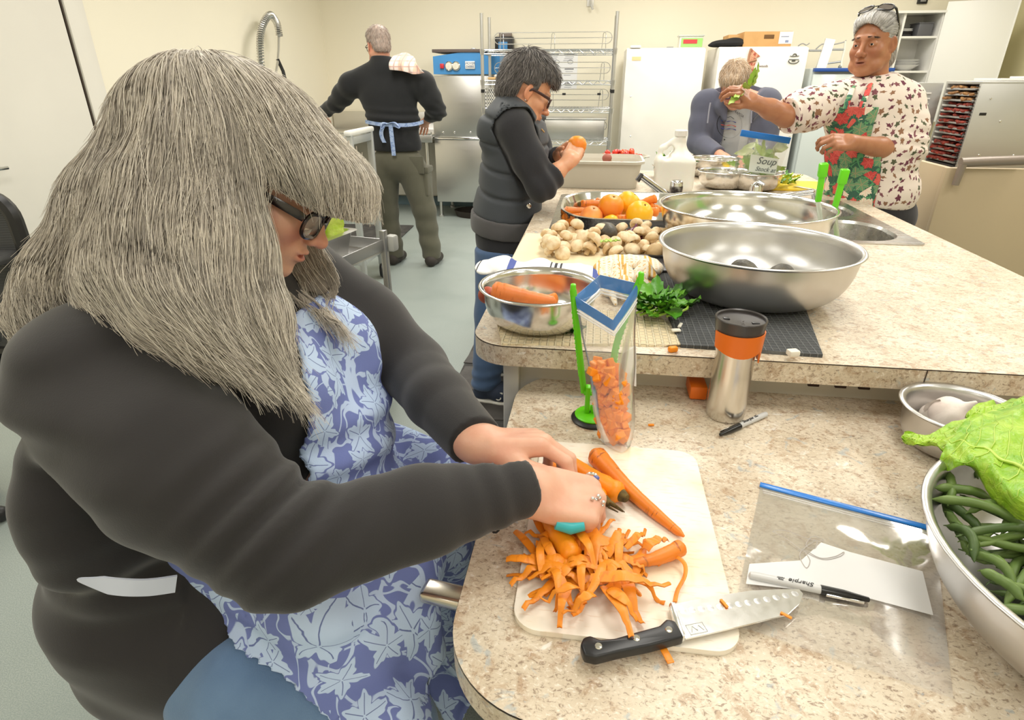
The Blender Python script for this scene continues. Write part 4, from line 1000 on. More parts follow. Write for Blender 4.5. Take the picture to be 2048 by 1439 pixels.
# the odd ones out
g = G().tube(smooth_path([pz(1315, 1130, .004), pz(1345, 1112, .012), pz(1368, 1125, .014), pz(1370, 1150, .01), pz(1355, 1180, .004), pz(1350, 1203, .003)], 24), .0028, 6, flat=.4)
single('carrot_peel', g, PEEL, 'long thin curling carrot peel standing apart at the right of the heap', 'carrot peel')
single('carrot_peel', G().box((0, 0, .0015), (.030, .009, .002), .0008), PEEL, 'short carrot peel sticking out below the knife handle', 'carrot peel', tuple(PZ(1330, 1305, ZN+.0085)), (0, 0, -1.2))
for u, v, lb in ((1345, 703, 'orange carrot crumb at the front edge of the high worktop'), ):
    single('carrot_crumb', G().box((0, 0, .006), (.020, .013, .012), .004), CARP, lb, 'carrot piece', tuple(PZ(u, v, ZF)), (0, 0, .4))
single('carrot_crumb', G().box((0, 0, .002), (.012, .005, .004), .0015), CARP, 'tiny carrot crumb lying on the near worktop between bag and tumbler', 'carrot piece', tuple(PZ(1302, 851, ZN)), (0, 0, .2))
GAR = M('garlic_white', srgb(238, 232, 220), .55)
for u, v, s_, rz, lb in ((1585, 710, (.022, .018, .012), .3, 'white scrap at the front edge of the grey mat'), (1352, 662, (.020, .014, .005), .2, 'flat white scrap on the corner of the cream towel'), (1360, 652, (.008, .026, .005), -.3, 'thin upright white scrap beside the flat one on the towel corner')):
    single('food_scrap', G().box((0, 0, s_[2]/2), s_, .003), GAR, lb, 'scrap', tuple(PZ(u, v, ZF+.010)), (0, 0, rz))

# chef's knife lying across the board corner
kn = thing('chef_knife', 'broad chef knife with a black riveted handle lying across the corner of the board', 'knife', tuple(PZ(1350, 1245, ZB)))
KP = lambda L, z: [tuple(PZ(u, v, z)[:2]) for u, v in L]
hp_ = KP(((1160, 1292), (1166, 1278), (1180, 1273), (1200, 1282), (1230, 1279), (1270, 1267), (1318, 1254), (1332, 1240), (1350, 1244), (1368, 1276), (1300, 1294), (1240, 1306), (1192, 1318), (1168, 1313)), ZB+.012)
KB = M('black_handle', srgb(30, 30, 33), .35)
b = bmesh.new(); G_ = G().prism(hp_[::-1], ZB+.001, ZB+.016)
for f in G_.f: pass
def bev(g, off, seg=2):
    b = bmesh.new(); vs = [b.verts.new(v) for v in np.concatenate(g.v)]
    for f in g.f: b.faces.new([vs[i] for i in f])
    bmesh.ops.recalc_face_normals(b, faces=b.faces); bmesh.ops.bevel(b, geom=b.edges[:], offset=off, segments=seg, profile=.5, affect='EDGES', clamp_overlap=True); return G().bm(b)
obj('handle', bev(G_, .003), KB, kn, smooth=50)
obj('tang', G().prism([(x, y) for x, y in KP(((1162, 1296), (1200, 1300), (1300, 1283), (1367, 1268), (1369, 1278), (1300, 1296), (1240, 1308), (1192, 1320), (1167, 1314)), ZB+.008)][::-1], ZB+.006, ZB+.0095), CHROME, kn)
BLD = brushed('blade_steel', (.80, .80, .79), .22, (1, 1, 1), .1, 90)
bl_ = obj('blade', G().prism(KP(((1337, 1210), (1420, 1193), (1500, 1181), (1560, 1178), (1598, 1178), (1606, 1187), (1600, 1205), (1575, 1228), (1500, 1247), (1420, 1266), (1371, 1277), (1350, 1243)), ZB+.008)[::-1], ZB+.006, ZB+.0085), BLD, kn)
obj('bolster', bev(G().prism(KP(((1337, 1210), (1349, 1208), (1371, 1277), (1361, 1281), (1345, 1240)), ZB+.008)[::-1], ZB+.003, ZB+.014), .002), BLD, kn)
for u, v in ((1197, 1291), (1273, 1275), (1338, 1258)):
    p = PZ(u, v, ZB+.016); obj('rivet', G().lathe([(.0048, 0), (.004, .001), (.001, .0012)], 14, (p[0], p[1], ZB+.0158)), CHROME, kn)
DIM = brushed('blade_dimple', (.55, .55, .55), .3)
for k in range(13):
    t = k/12; u = 1365+225*t; v = 1221-35*t+4*math.sin(3*t); p = PZ(u, v, ZB+.0085); obj('dimple', G().lathe([(.0046, 0), (.001, .0003)], 14, (p[0], p[1], ZB+.0085), sy=1.0), DIM, bl_)
p = PZ(1393, 1256, ZB+.0085); a_ = math.atan2(*( (PZ(1420, 1250, ZB)-PZ(1380, 1258, ZB))[[1, 0]]))
g = G(); q_ = lambda x, y: (p[0]+x*math.cos(a_)-y*math.sin(a_), p[1]+x*math.sin(a_)+y*math.cos(a_), ZB+.0087)
g.tube([q_(x, y) for x, y in ((-.011, -.007), (.011, -.007), (.011, .007), (-.011, .007))], .0004, 4, closed=True).tube([q_(x, y) for x, y in ((-.008, -.004), (-.004, .004), (0, -.003), (.004, .004), (.008, -.004))], .0005, 4)
obj('maker_mark', g, DIM, bl_)
for u, v, r2 in ((1448, 1207, -1.1), (1572, 1231, -.6)):
    single('carrot_crumb', G().box((0, 0, .001), (.014, .004, .002), .0008), PEEL, 'carrot shred stuck to the knife blade %s' % ('near its middle' if u < 1500 else 'near its tip'), 'carrot piece', tuple(PZ(u, v, ZB+.009)), (0, 0, r2))

# markers
def marker(p_tip, p_butt, z, label, upside=False, text_up=1):
    a, b_ = PZ(*p_tip, z+.006), PZ(*p_butt, z+.006); d = b_-a; L = np.linalg.norm(d)
    t = thing('marker_pen', label, 'marker', tuple(a)); t.rotation_euler = Matrix(frame(d, (0, 0, 1)).tolist()).to_euler()
    r = .0062
    obj('cap', G().lathe([(.0022, 0), (.0032, .001), (.0048, .018), (r, .030), (r+.0004, .058), (r-.001, .0585)], 18, (0, 0, 0), (1, 0, 0)), M('glossy_black_plastic', srgb(24, 24, 26), .25), t, world=False, smooth=30)
    obj('barrel', G().lathe([(r-.0006, .058), (r-.0004, L-.012), (r-.0012, L-.002), (.001, L)], 18, (0, 0, 0), (1, 0, 0)), M('light_grey_barrel', srgb(206, 206, 206), .35), t, world=False, smooth=30)
    obj('clip', G().box((.030, -.0075 if text_up < 0 else .0075, .0), (.045, .0022, .004), .0008), CHROME, t, world=False)
    s_ = 1 if text_up > 0 else -1
    rot = Euler((0, 0, 0)) if s_ > 0 else Euler((0, 0, math.pi))
    text_obj('marker_print', 'Sharpie', .0105, M('black_print', srgb(30, 30, 32), .5), (.082, 0, r-.0001), rot, t, .0003, .35)
    o = text_obj('marker_print', 'FINE\nPOINT', .0032, M('black_print', srgb(30, 30, 32), .5), (.108, 0, r-.0002), rot, t, .0003)
    for o in t.children:
        if o.name.startswith('marker_print'): o.matrix_parent_inverse = Matrix()
    return t
marker((1440, 869), (1533, 827), ZN, 'black capped marker pen lying between the tumbler and the cutting board', text_up=1)
marker((1739, 1199), (1497, 1149), ZN+.004, 'black capped marker pen lying on the empty zip bag, lettering upside down', text_up=1)

# empty zip bag lying flat
def film(name, haze, rough=.12, col=(1, 1, 1), fres=1.2):
    """thin plastic film: see-through, a little milky (haze), with a clear-coat like gloss"""
    m, nt, b = new_mat(name); out = nt.nodes['Material Output']; b.inputs['Base Color'].default_value = c4(col); b.inputs['Roughness'].default_value = .5; b.inputs['Specular IOR Level'].default_value = .3
    tr = nt.nodes.new('ShaderNodeBsdfTransparent'); gl = nt.nodes.new('ShaderNodeBsdfGlossy'); gl.inputs['Roughness'].default_value = rough
    m1 = nt.nodes.new('ShaderNodeMixShader'); m1.inputs[0].default_value = haze; nt.links.new(tr.outputs[0], m1.inputs[1]); nt.links.new(b.outputs[0], m1.inputs[2])
    m2 = nt.nodes.new('ShaderNodeMixShader'); f = nt.nodes.new('ShaderNodeFresnel'); f.inputs[0].default_value = 1.35
    n = nt.nodes.new('ShaderNodeBump'); n.inputs['Strength'].default_value = .4; n.inputs['Distance'].default_value = .008; link(nt, noise(nt, coords(nt), 11, 1.5, .5, .8), n.inputs['Height']); nt.links.new(n.outputs[0], gl.inputs['Normal']); nt.links.new(n.outputs[0], f.inputs['Normal'])
    link(nt, (E(f.outputs[0])*fres).min(.8), m2.inputs[0]); nt.links.new(m1.outputs[0], m2.inputs[1]); nt.links.new(gl.outputs[0], m2.inputs[2]); nt.links.new(m2.outputs[0], out.inputs[0])
    return m
FILM = film('clear_zip_film', .07, .08, fres=.5); FILMW = film('white_write_on_patch', .62, .4, (.95, .95, .95), .3); ZIPB = M('blue_zip_strip', srgb(20, 122, 214), .3, coat=.3)
zb = thing('zip_bag', 'empty clear zip bag with a blue seal lying flat beside the board', 'zip bag', tuple(PZ(1660, 1130, ZN)))
c00, c10, c11, c01 = PZ(1520, 975, ZN), PZ(1868, 1065, ZN), PZ(1905, 1400, ZN), PZ(1462, 1250, ZN)
def bag_pt(s, t, dz=0): 
    p = (c00*(1-s)+c10*s)*(1-t)+(c01*(1-s)+c11*s)*t; p = p.copy(); p[2] = ZN+.0015+dz; return p
gp = np.zeros((26, 30, 3))
for i in range(26):
    for j in range(30):
        s, t = j/29, i/25; e = math.sin(math.pi*s)*math.sin(math.pi*t)
        gp[i, j] = bag_pt(s, t, .0022+.0035*abs(math.sin(9*s+7*t*(1-s)))*e*(1-t*.5)+.0025*max(0, math.sin(16*t-5*s))*e*(t < .6))
obj('film', G().grid(gp).grid((gp-np.array([0, 0, .0012]))[:, ::-1]), FILM, zb, smooth=180)
g = G()
for t_, w_ in ((0.0, .0062), ): g.box((c00+c10)/2+np.array([0, .004, .004]), (np.linalg.norm(c10-c00), .012, .003), .001, rot=(0, 0, math.atan2((c10-c00)[1], (c10-c00)[0])))
obj('zip_strip', g, ZIPB, zb)
for dy in (-.012, -.018): obj('zip_ridge', G().box((c00+c10)/2+np.array([0, dy, .0042]), (np.linalg.norm(c10-c00), .0018, .0022), .0006, rot=(0, 0, math.atan2((c10-c00)[1], (c10-c00)[0]))), film('ridge_film', .35), zb)
wp = [PZ(u, v, ZN)[:2] for u, v in ((1497, 1135), (1600, 1128), (1640, 1092), (1700, 1112), (1842, 1150), (1863, 1238), (1720, 1200), (1490, 1175))]
obj('write_on_patch', G().prism([tuple(x) for x in wp][::-1], ZN+.0072, ZN+.0076), FILMW, zb)
sq = smooth_path([PZ(u, v, ZN+.0080) for u, v in ((1545, 1062), (1570, 1060), (1620, 1078), (1648, 1080), (1625, 1072), (1612, 1090), (1630, 1096), (1632, 1080), (1600, 1105), (1612, 1135), (1620, 1120), (1610, 1100), (1640, 1115), (1670, 1112), (1688, 1103), (1680, 1112), (1645, 1118), (1605, 1100), (1575, 1078), (1545, 1062))], 90)
obj('grey_squiggle', G().tube(sq, .0006, 4), M('faint_grey_line', srgb(190, 184, 180), .5), zb)  # thin pale grey squiggle lying on the film

# travel tumbler
tm = thing('travel_tumbler', 'stainless travel tumbler with a black lid and orange band on the near worktop', 'tumbler', (.287, 1.102, ZN))
obj('body', G().lathe([(.001, 0), (.034, 0), (.0375, .004), (.0385, .03), (.0375, .10), (.0365, .14), (.0395, .152), (.0405, .16), (.001, .16)], 40, (.287, 1.102, ZN+.0005)), brushed('tumbler_steel', (.70, .67, .62), .26, (1, 1, .05)), tm, smooth=40)
DGL = M('smoky_lid_plastic', srgb(62, 58, 58), .3)
obj('lid', G().lathe([(.0385, .158), (.0425, .172), (.046, .200), (.0475, .213), (.0465, .2145), (.0440, .2125), (.0435, .208), (.001, .2045)], 40, (.287, 1.102, ZN)), DGL, tm, smooth=40)
obj('lid_button', G().box((.262, 1.111, ZN+.2065), (.012, .010, .004), .001).box((.312, 1.092, ZN+.2065), (.014, .008, .004), .001), BLACKP, tm, kind='stuff')
text_obj('lid_print', 'LOCK', .009, M('pale_print', srgb(120, 116, 114), .5), (.290, 1.095, ZN+.2062), (0, 0, 1.4), tm)
ob = []
for k in range(15):
    a = R(-150+(170)*k/14); zt_ = .188; zb_ = .155 if k < 11 else .138
    for r2 in (.0445, .0468): ob.append((.287+r2*math.cos(a), 1.102+r2*math.sin(a)))
g = G()
V = []
for k in range(19):
    a = R(-165+185*k/18); lo = .152+.006*math.cos(a*2) if k < 14 else (.128 if k < 18 else .135)
    for r2, zz in ((.0425, lo), (.0450, lo), (.0478, .190), (.0455, .190)): V.append((.287+r2*math.cos(a), 1.102+r2*math.sin(a), ZN+zz))
F = []
for k in range(18):
    for j in range(4): F.append([4*k+j, 4*k+4+j, 4*k+4+(j+1) % 4, 4*k+(j+1) % 4])
F += [[0, 1, 2, 3], [72, 75, 74, 73]]
obj('orange_band', g.add(V, F), ORANGE, tm)
# ---------------------------------------------------------------- bag stand with the bag of diced carrots
bs = thing('bag_stand', 'bright green bag holder with a suction base standing behind the board', 'bag stand', (.02, 1.045, ZN))
obj('base_disc', G().lathe([(.001, .006), (.034, .006), (.036, .012), (.03, .016), (.001, .017)], 28, (.02, 1.05, ZN)), GREENP, bs)
obj('rubber_ring', G().lathe([(.001, 0), (.042, 0), (.043, .004), (.037, .009), (.001, .009)], 28, (.02, 1.05, ZN)), BLACKP, bs)
obj('stem', G().box((.008, 1.05, ZN+.04), (.010, .018, .07), .003).box((.025, 1.05, ZN+.022), (.02, .012, .018), .003), GREENP, bs)
T4 = [PY(1150, 592, 1.02), PY(1200, 549, 1.075), PY(1276, 566, 1.03), PY(1226, 640, .985)]   # opening corners of the bag
arm_b = np.array([.012, 1.05, ZN+.06])
for k, (p, lb) in enumerate(((T4[0]+np.array([-.004, 0, .012]), None), (T4[2]+np.array([.004, 0, .010]), None))):
    pts = smooth_path([arm_b+np.array([-.012 if k == 0 else .05, 0, 0]), arm_b*.6+p*.4+np.array([-.008 if k == 0 else .012, .004, 0]), p], 16)
    a = obj('arm', G().tube(pts, .0042, 8, flat=1.6), GREENP, bs)
    obj('clip_tip', G().box(p, (.010, .012, .022), .003), GREENP, a)
    g = G()
    for q2 in np.linspace(4, 12, 16): i = int(q2); f = q2-i; g.box(pts[i]*(1-f)+pts[i+1]*f+np.array([-.005 if k == 0 else .005, 0, 0]), (.004, .008, .003))
    obj('arm_teeth', g, GREENP, a, kind='stuff')
obj('cross_arm', G().tube([arm_b+np.array([-.012, 0, 0]), arm_b+np.array([.05, 0, 0])], .006, 8), GREENP, bs)
cbg = thing('zip_bag', 'open clear zip bag of diced carrots hung on the green stand', 'zip bag', (.06, 1.0, ZN))
Bb = [PZ(1200, 878, ZN+.012), PZ(1216, 862, ZN+.012), PZ(1262, 880, ZN+.012), PZ(1244, 905, ZN+.010)]
def bag_ring(t, n=40, inset=0):
    """t=1 at the open top, 0 at the bottom"""
    out = []; 
    C_ = [Bb[k]*(1-t)+T4[k]*t for k in range(4)]; cen = sum(C_)/4
    for k in range(n):
        s = k/n*4; i = int(s); f = s-i; p = C_[i]*(1-f)+C_[(i+1) % 4]*f
        bulge = (1-t)*.9*math.sin(math.pi*f)*.020*math.sin(math.pi*min(1, t*2+.1)); d = p-cen; d[2] = 0; L = np.linalg.norm(d)+1e-6
        p = p+d/L*(bulge+.0025*math.sin(s*5+t*9)*(1-abs(2*t-1))-inset); out.append(p)
    return out
rings = [bag_ring(t) for t in np.concatenate([np.linspace(0, .12, 3), np.linspace(.2, .88, 10)])]
def loop_grid(rs):
    g = G(); n = len(rs[0]); P = np.array(rs); a = len(rs)
    return g.add(P.reshape(-1, 3), [[i*n+k, i*n+(k+1) % n, (i+1)*n+(k+1) % n, (i+1)*n+k] for i in range(a-1) for k in range(n)])
g = loop_grid(rings); n0 = len(rings[0]); g.f.append(list(range(n0)))
g.mi.append(0)
obj('film', g, film('milky_zip_film', .13, .25), cbg, smooth=180)
g = loop_grid([bag_ring(t) for t in (.88, .90, .92)]); obj('zip_ridges', g, film('ridged_film', .45, .2), cbg, smooth=180)
ZB2 = film('blue_zip_film', .80, .3, srgb(72, 132, 200), .5)
g = loop_grid([bag_ring(t) for t in (.92, .96, 1.0)]+[bag_ring(t, inset=.0012) for t in (1.0, .96, .92)]); obj('blue_zip', g, ZB2, cbg, smooth=60)
for tt in (.885, .905): obj('zip_line', G().tube(bag_ring(tt), .0012, 5, closed=True), film('white_zip_line', .8, .3, (.95, .95, .97), .5), cbg)
p0, p1, p2, p3 = PY(1246, 705, .995), PY(1270, 690, 1.01), PY(1268, 770, 1.0), PY(1240, 765, .99)
obj('write_patch', G().add([p0+[0, -.004, 0], p1+[.002, -.004, 0], p2+[.004, -.004, 0], p3+[0, -.004, 0], p0, p1, p2, p3], [[0, 3, 2, 1], [4, 5, 6, 7], [0, 1, 5, 4], [1, 2, 6, 5], [2, 3, 7, 6], [3, 0, 4, 7]]), FILMW, cbg)
DICE = [mesh_of('carrot_dice', G().box((0, 0, 0), s, .0016, seg=1), CARP, 30) for s in ((.018, .016, .015), (.022, .014, .013), (.016, .016, .016), (.024, .015, .012), (.018, .014, .018))]
r_ = random.Random(2)
for k in range(150):
    t = .03+.50*(k/150); C_ = [Bb[i]*(1-t)+T4[i]*t for i in range(4)]; u_, v_ = r_.uniform(.10, .90), r_.uniform(.10, .90)
    p = (C_[0]*(1-u_)+C_[3]*u_)*(1-v_)+(C_[1]*(1-u_)+C_[2]*u_)*v_
    if k > 120: p = p+np.array([-.010, 0, -.004])*(k-120)/30
    o = bpy.data.objects.new('carrot_dice', DICE[k % 5]); COL.objects.link(o); o.location = p; o.rotation_euler = (r_.random()*3, r_.random()*3, r_.random()*3)
    tag(o, 'small orange carrot dice among the many in the hung zip bag', 'carrot dice', 'diced carrots in the bag')

# towels
def waffle(name, c1, c2, sc, depth=.004):
    m, nt, b = new_mat(name); v = nt.nodes.new('ShaderNodeSeparateXYZ'); nt.links.new(coords(nt), v.inputs[0])
    x, y = (E(v.outputs[0])*sc).frac(), (E(v.outputs[1])*sc).frac(); h = ((x-.5).abs()).max((y-.5).abs()).ss(.30, .48)
    link(nt, mix(nt, h, c2, c1), b.inputs['Base Color']); b.inputs['Roughness'].default_value = .95; bump(nt, b, h+noise(nt, coords(nt), 300, 2)*.4, .9, depth); return m
CREAM = waffle('cream_waffle_towel', srgb(238, 224, 192), srgb(226, 208, 172), 62); GREYT = waffle('grey_waffle_mat', srgb(116, 118, 120), srgb(78, 80, 82), 70)
CREAM2 = M('plain_cream_towel', srgb(242, 226, 190), .95, bmp=(240, .3, .002))
def cloth(poly4, n=18, m=18, th=.006, fn=None, edge_drop=None):
    A, B_, C_, D_ = [np.asarray(p) for p in poly4]; P = np.zeros((n, m, 3))
    for i in range(n):
        for j in range(m):
            s, t = j/(m-1), i/(n-1); p = (A*(1-s)+B_*s)*(1-t)+(D_*(1-s)+C_*s)*t; P[i, j] = p
            if fn: P[i, j, 2] += fn(s, t)
    g = G().grid(P[:, ::-1]); Q = P.copy(); Q[..., 2] -= th; g.grid(Q)
    def side(a, b): k = len(a); g.add(np.concatenate([a, b]), [[i, i+1, k+i+1, k+i] for i in range(k-1)])
    side(P[0], Q[0]); side(P[-1][::-1], Q[-1][::-1]); side(P[::-1, 0], Q[::-1, 0]); side(P[:, -1], Q[:, -1])
    return g
# cream waffle towel hanging a little over the front edge
nA = 20; P = np.zeros((nA, 24, 3))
a0, a1, b0, b1 = PZ(985, 610, ZF)[:2], PZ(1318, 632, ZF)[:2], PZ(1003, 690, ZF)[:2], PZ(1368, 694, ZF)[:2]
for i in range(nA):
    for j in range(24):
        s, t = j/23, i/(nA-1); q2 = (a0*(1-s)+a1*s)*(1-t)+(b0*(1-s)+b1*s)*t
        over = .034*(1-s)**.7*(1 if s < .9 else 0); L = 1+over/.16; d = t*L
        q2 = (a0*(1-s)+a1*s)*(1-min(d, 1))+(b0*(1-s)+b1*s)*min(d, 1); zz = ZF+.006-max(0, d-1)*.16*1.0; yy = q2[1]-max(0, d-1)*.012
        if q2[1] < FY0 and d <= 1: zz -= (FY0-q2[1])*.8
        P[i, j] = (q2[0], yy, zz+.0012*math.sin(9*s+4*t))
Q = P.copy(); Q[..., 2] -= .0045; Q[-6:, :, 1] += .003
g = G().grid(P[:, ::-1]); g.grid(Q)
for a, b in ((P[0], Q[0]), (P[-1][::-1], Q[-1][::-1]), (P[::-1, 0], Q[::-1, 0]), (P[:, -1], Q[:, -1])): k = len(a); g.add(np.concatenate([a, b]), [[i, i+1, k+i+1, k+i] for i in range(k-1)])
single('waffle_towel', g, CREAM, 'cream waffle towel under the small carrot bowl, hanging over the worktop edge', 'towel', smooth=60)
single('waffle_mat', cloth([PZ(1300, 540, ZF+.008), PZ(1590, 560, ZF+.008), PZ(1646, 708, ZF+.008), PZ(1362, 688, ZF+.008)], th=.0075, fn=lambda s, t: .001*math.sin(7*s+5*t)), GREYT, 'dark grey waffle drying mat under the satin mixing bowl', 'mat', smooth=60)
single('cream_cloth', cloth([PZ(1052, 466, ZF+.006), PZ(1345, 474, ZF+.006), PZ(1350, 556, ZF+.006), PZ(1008, 545, ZF+.006)], th=.0055, fn=lambda s, t: .002*math.sin(8*s+3*t)*math.sin(5*t)), CREAM2, 'plain cream cloth spread under the mushrooms', 'cloth', smooth=60)
def stripe_mat(name, base, cols, axis=0):
    m, nt, b = new_mat(name); v = nt.nodes.new('ShaderNodeSeparateXYZ'); nt.links.new(coords(nt, 'UV') if False else coords(nt), v.inputs[0]); c = base
    for col, f, lo, hi, ax_ in cols:
        s = (E(v.outputs[ax_])*f).frac(); c = mix(nt, (s > lo)*(s < hi), c, col)
    link(nt, c, b.inputs['Base Color']); b.inputs['Roughness'].default_value = .95; bump(nt, b, noise(nt, coords(nt), 350, 2), .5, .003); return m
WB = stripe_mat('white_towel_blue_black_bands', srgb(244, 243, 240), [(srgb(60, 60, 66), 4.1, .52, .66, 0), (srgb(244, 243, 240), 62, .0, .5, 0), (srgb(86, 100, 168), 4.1, .02, .10, 0)])
a, b_ = PZ(972, 545, ZF), PZ(1178, 560, ZF)
wt = thing('dish_towel', 'white dish towel with black and blue bands rumpled behind the carrot bowl', 'towel', tuple((a+b_)/2))
s = SDF()
for k in range(9):
    t = k/8; p = a*(1-t)+b_*t+np.array([0, .02*math.sin(k*2.1), 0]); s.el(p+np.array([0, .03, .010+.005*math.sin(k*1.7)]), (.04, .075, .011+.008*abs(math.sin(k*1.9))), k=.015)
sdf_obj('towel_folds', s, .005, WB, wt, disp=lambda V, F: V+vnormals(V, F)*(.004*wob(V, 60, 5))[:, None])
YC = stripe_mat('white_yellow_check_towel', srgb(244, 236, 220), [(srgb(226, 176, 92), 13, .0, .30, 0), (srgb(232, 188, 110), 95, .0, .26, 1), (srgb(246, 238, 222), 75, .0, .45, 0)])
yt = thing('dish_towel', 'white and yellow checked dish towel heaped beside the mushrooms', 'towel', tuple(PZ(1255, 560, ZF)))
s = SDF(); r_ = random.Random(8)
for u, v, rx, ry, rz, h in ((1200, 560, .05, .05, .025, .02), (1235, 535, .07, .06, .035, .03), (1275, 535, .06, .06, .035, .032), (1305, 545, .035, .07, .03, .03), (1290, 580, .03, .05, .025, .02), (1240, 575, .05, .05, .025, .02)):
    p = PZ(u, v, ZF); s.el(p+np.array([0, 0, h*.5]), (rx*.85, ry*.8, rz*.55), k=.02)
for k in range(26):
    p = PZ(r_.uniform(1195, 1300), r_.uniform(525, 580), ZF+r_.uniform(.022, .052)); a = r_.uniform(.6, 2.6); d = np.array([math.cos(a), math.sin(a), 0])*r_.uniform(.03, .06); s.chain([p-d-[0, 0, .02], p, p+d*.9-[0, 0, .022]], [.006, .011, .006], k=.010)
sdf_obj('towel_folds', s, .0036, YC, yt, disp=lambda V, F: V+vnormals(V, F)*(.003*wob(V, 85, 6)+.002*wob(V, 190, 7))[:, None])
single('black_tray', G().box((0, 0, .008), (.20, .14, .016), .005).box((0, .062, .018), (.20, .012, .012), .003).box((.094, 0, .018), (.012, .14, .012), .003), M('black_tray_plastic', srgb(44, 42, 44), .4), 'flat black tray between the mushrooms and the satin bowl', 'tray', tuple(PZ(1338, 538, ZF)+np.array([-.045, 0, .001])), (0, 0, .05))

# mushrooms: one cap-and-stem build, copied
MUSH = M('cream_mushroom', srgb(240, 222, 188), .6, var=(45, srgb(206, 166, 112), .75), bmp=(60, .15, .003)); MGILL = M('mushroom_stem', srgb(214, 188, 142), .7, var=(40, srgb(150, 112, 70), .6)); MUSB = M('tan_mushroom', srgb(206, 178, 132), .6, var=(30, srgb(170, 138, 96), .7), bmp=(60, .15, .003))
def mushroom(label, m):
    t = thing('mushroom', label, 'mushroom', group='mushrooms on the cream cloth')
    obj('cap', G().lathe([(.001, .027), (.008, .0265), (.016, .023), (.021, .016), (.0225, .009), (.021, .004), (.018, .002), (.012, .005), (.007, .008)], 16), m, t, world=False, smooth=60)
    obj('stem', G().lathe([(.001, -.012), (.006, -.012), (.0075, -.008), (.006, .0), (.0065, .008), (.001, .009)], 10), MGILL, t, world=False, smooth=50)
    return t
m0 = mushroom('cream button mushroom in the pile on the cream cloth', MUSH); m1 = mushroom('darker tan mushroom at the far right of the pile', MUSB)
spots = []
r_ = random.Random(21)
for k in range(64):
    for _ in range(40):
        u, v = r_.uniform(1088, 1318), r_.uniform(474, 522); lim = 516-8*math.sin((u-1080)/60) if u < 1180 else 512
        if v > lim+4: continue
        lay = 0 if k < 42 else 1
        p = PZ(u, v, ZF+.01); 
        if all(l2 != lay or np.linalg.norm(p[:2]-q2[:2]) > .034 for q2, l2 in spots): break
    spots.append((p, lay))
for k, (p, lay) in enumerate(spots):
    o = dup(m0, (p[0], p[1], ZF+.019+lay*.028), (r_.uniform(-1, 1)*(1.9 if k % 4 == 0 else .8), r_.uniform(-.9, .9), r_.random()*6.3), None, r_.uniform(.85, 1.2))
for k, (u, v) in enumerate(((1318, 478), (1330, 484), (1338, 496), (1322, 500), (1304, 496), (1345, 506), (1310, 508), (1352, 512), (1335, 512), (1294, 482))):
    p = PZ(u, v, ZF+.02); dup(m1, (p[0], p[1], ZF+.024+.012*(k % 3)), (r_.uniform(-1.4, 1.4), r_.uniform(-1, 1), r_.random()*6), None, 1.15)
for o in (m0, m1):
    for ch in list(o.children): bpy.data.objects.remove(ch)
    bpy.data.objects.remove(o)

# avocado, red onion
AVO = M('dark_avocado_skin', srgb(56, 52, 44), .5, var=(60, srgb(84, 78, 62), .8), bmp=(120, .6, .004))
AVM = mesh_of('avocado', G().lathe([(.001, -.045), (.018, -.042), (.030, -.030), (.035, -.012), (.033, .008), (.024, .030), (.015, .044), (.006, .051), (.001, .052)], 24), AVO, 60)
def avo(loc, rot, label, sc=1): o = bpy.data.objects.new('avocado', AVM); COL.objects.link(o); o.location = loc; o.rotation_euler = rot; o.scale = (sc,)*3; return tag(o, label, 'avocado')
avo(tuple(PZ(1212, 470, ZF+.04)+np.array([0, .02, 0])), (1.3, .2, .3), 'large dark avocado standing behind the mushrooms at the pan', 1.15)
avo((.405, 1.60, ZF+.045), (R(90), 0, .5), 'dark avocado at the left inside the satin mixing bowl'); avo((.49, 1.585, ZF+.045), (R(90), 0, -.8), 'dark avocado at the right inside the satin mixing bowl', .9)
ON = M('red_onion_skin', srgb(92, 26, 58), .3, var=(14, srgb(128, 52, 84), .8), stretch=(3, 3, .4), coat=.4)
single('red_onion', G().lathe([(.001, -.03), (.014, -.028), (.027, -.015), (.031, 0), (.027, .016), (.012, .028), (.005, .036), (.003, .044), (.001, .045)], 22), ON, 'shiny red onion standing between the mushrooms and the roasting pan', 'onion', tuple(PZ(1268, 474, ZF+.032)+np.array([0, .01, 0])), (.1, .1, 0), smooth=60)
LEAFG = M('green_leaf', srgb(84, 150, 30), .4, var=(20, srgb(56, 112, 24), .8), bmp=(40, .3, .004)); CELY = M('celery_green', srgb(150, 190, 60), .4, var=(12, srgb(190, 214, 110), .8))
tag(obj('leaf_scrap', leaf_blade(.06, .014, .1, .003, seed=3).xf(mat4(np.eye(3), PZ(1200, 482, ZF+.075))), CELY, smooth=180), 'small bright green leaf scrap on top of the mushrooms', 'leaf')

# roasting pan lying in the left basin, with carrots and stone fruit
rp = thing('roasting_pan', 'polished oval roasting pan of carrots and peaches set in the left sink basin', 'pan', (.14, 2.52, ZF-.06))
def oval(w, d, r, z, tilt=0): return [(x, y, z+tilt*x) for x, y in rrect(0, 0, w, d, r, 9)]
g = G(); prof = [(.44, .33, .12, .006), (.50, .39, .14, .012), (.535, .42, .155, .06), (.56, .44, .165, .085), (.58, .46, .17, .088), (.58, .46, .17, .084), (.562, .442, .165, .080)]
lv = [oval(*q2) for q2 in prof]+[oval(.538, .423, .155, .055), oval(.50, .39, .14, .004), oval(.42, .31, .12, .0)]
for i in range(len(lv)-1): a, b_ = lv[i], lv[i+1]; n = len(a); g.add(a+b_, [[k, (k+1) % n, n+(k+1) % n, n+k] for k in range(n)])
g.add(lv[0], [list(range(len(lv[0])))]); g.add(lv[-1], [list(range(len(lv[-1])))[::-1]])
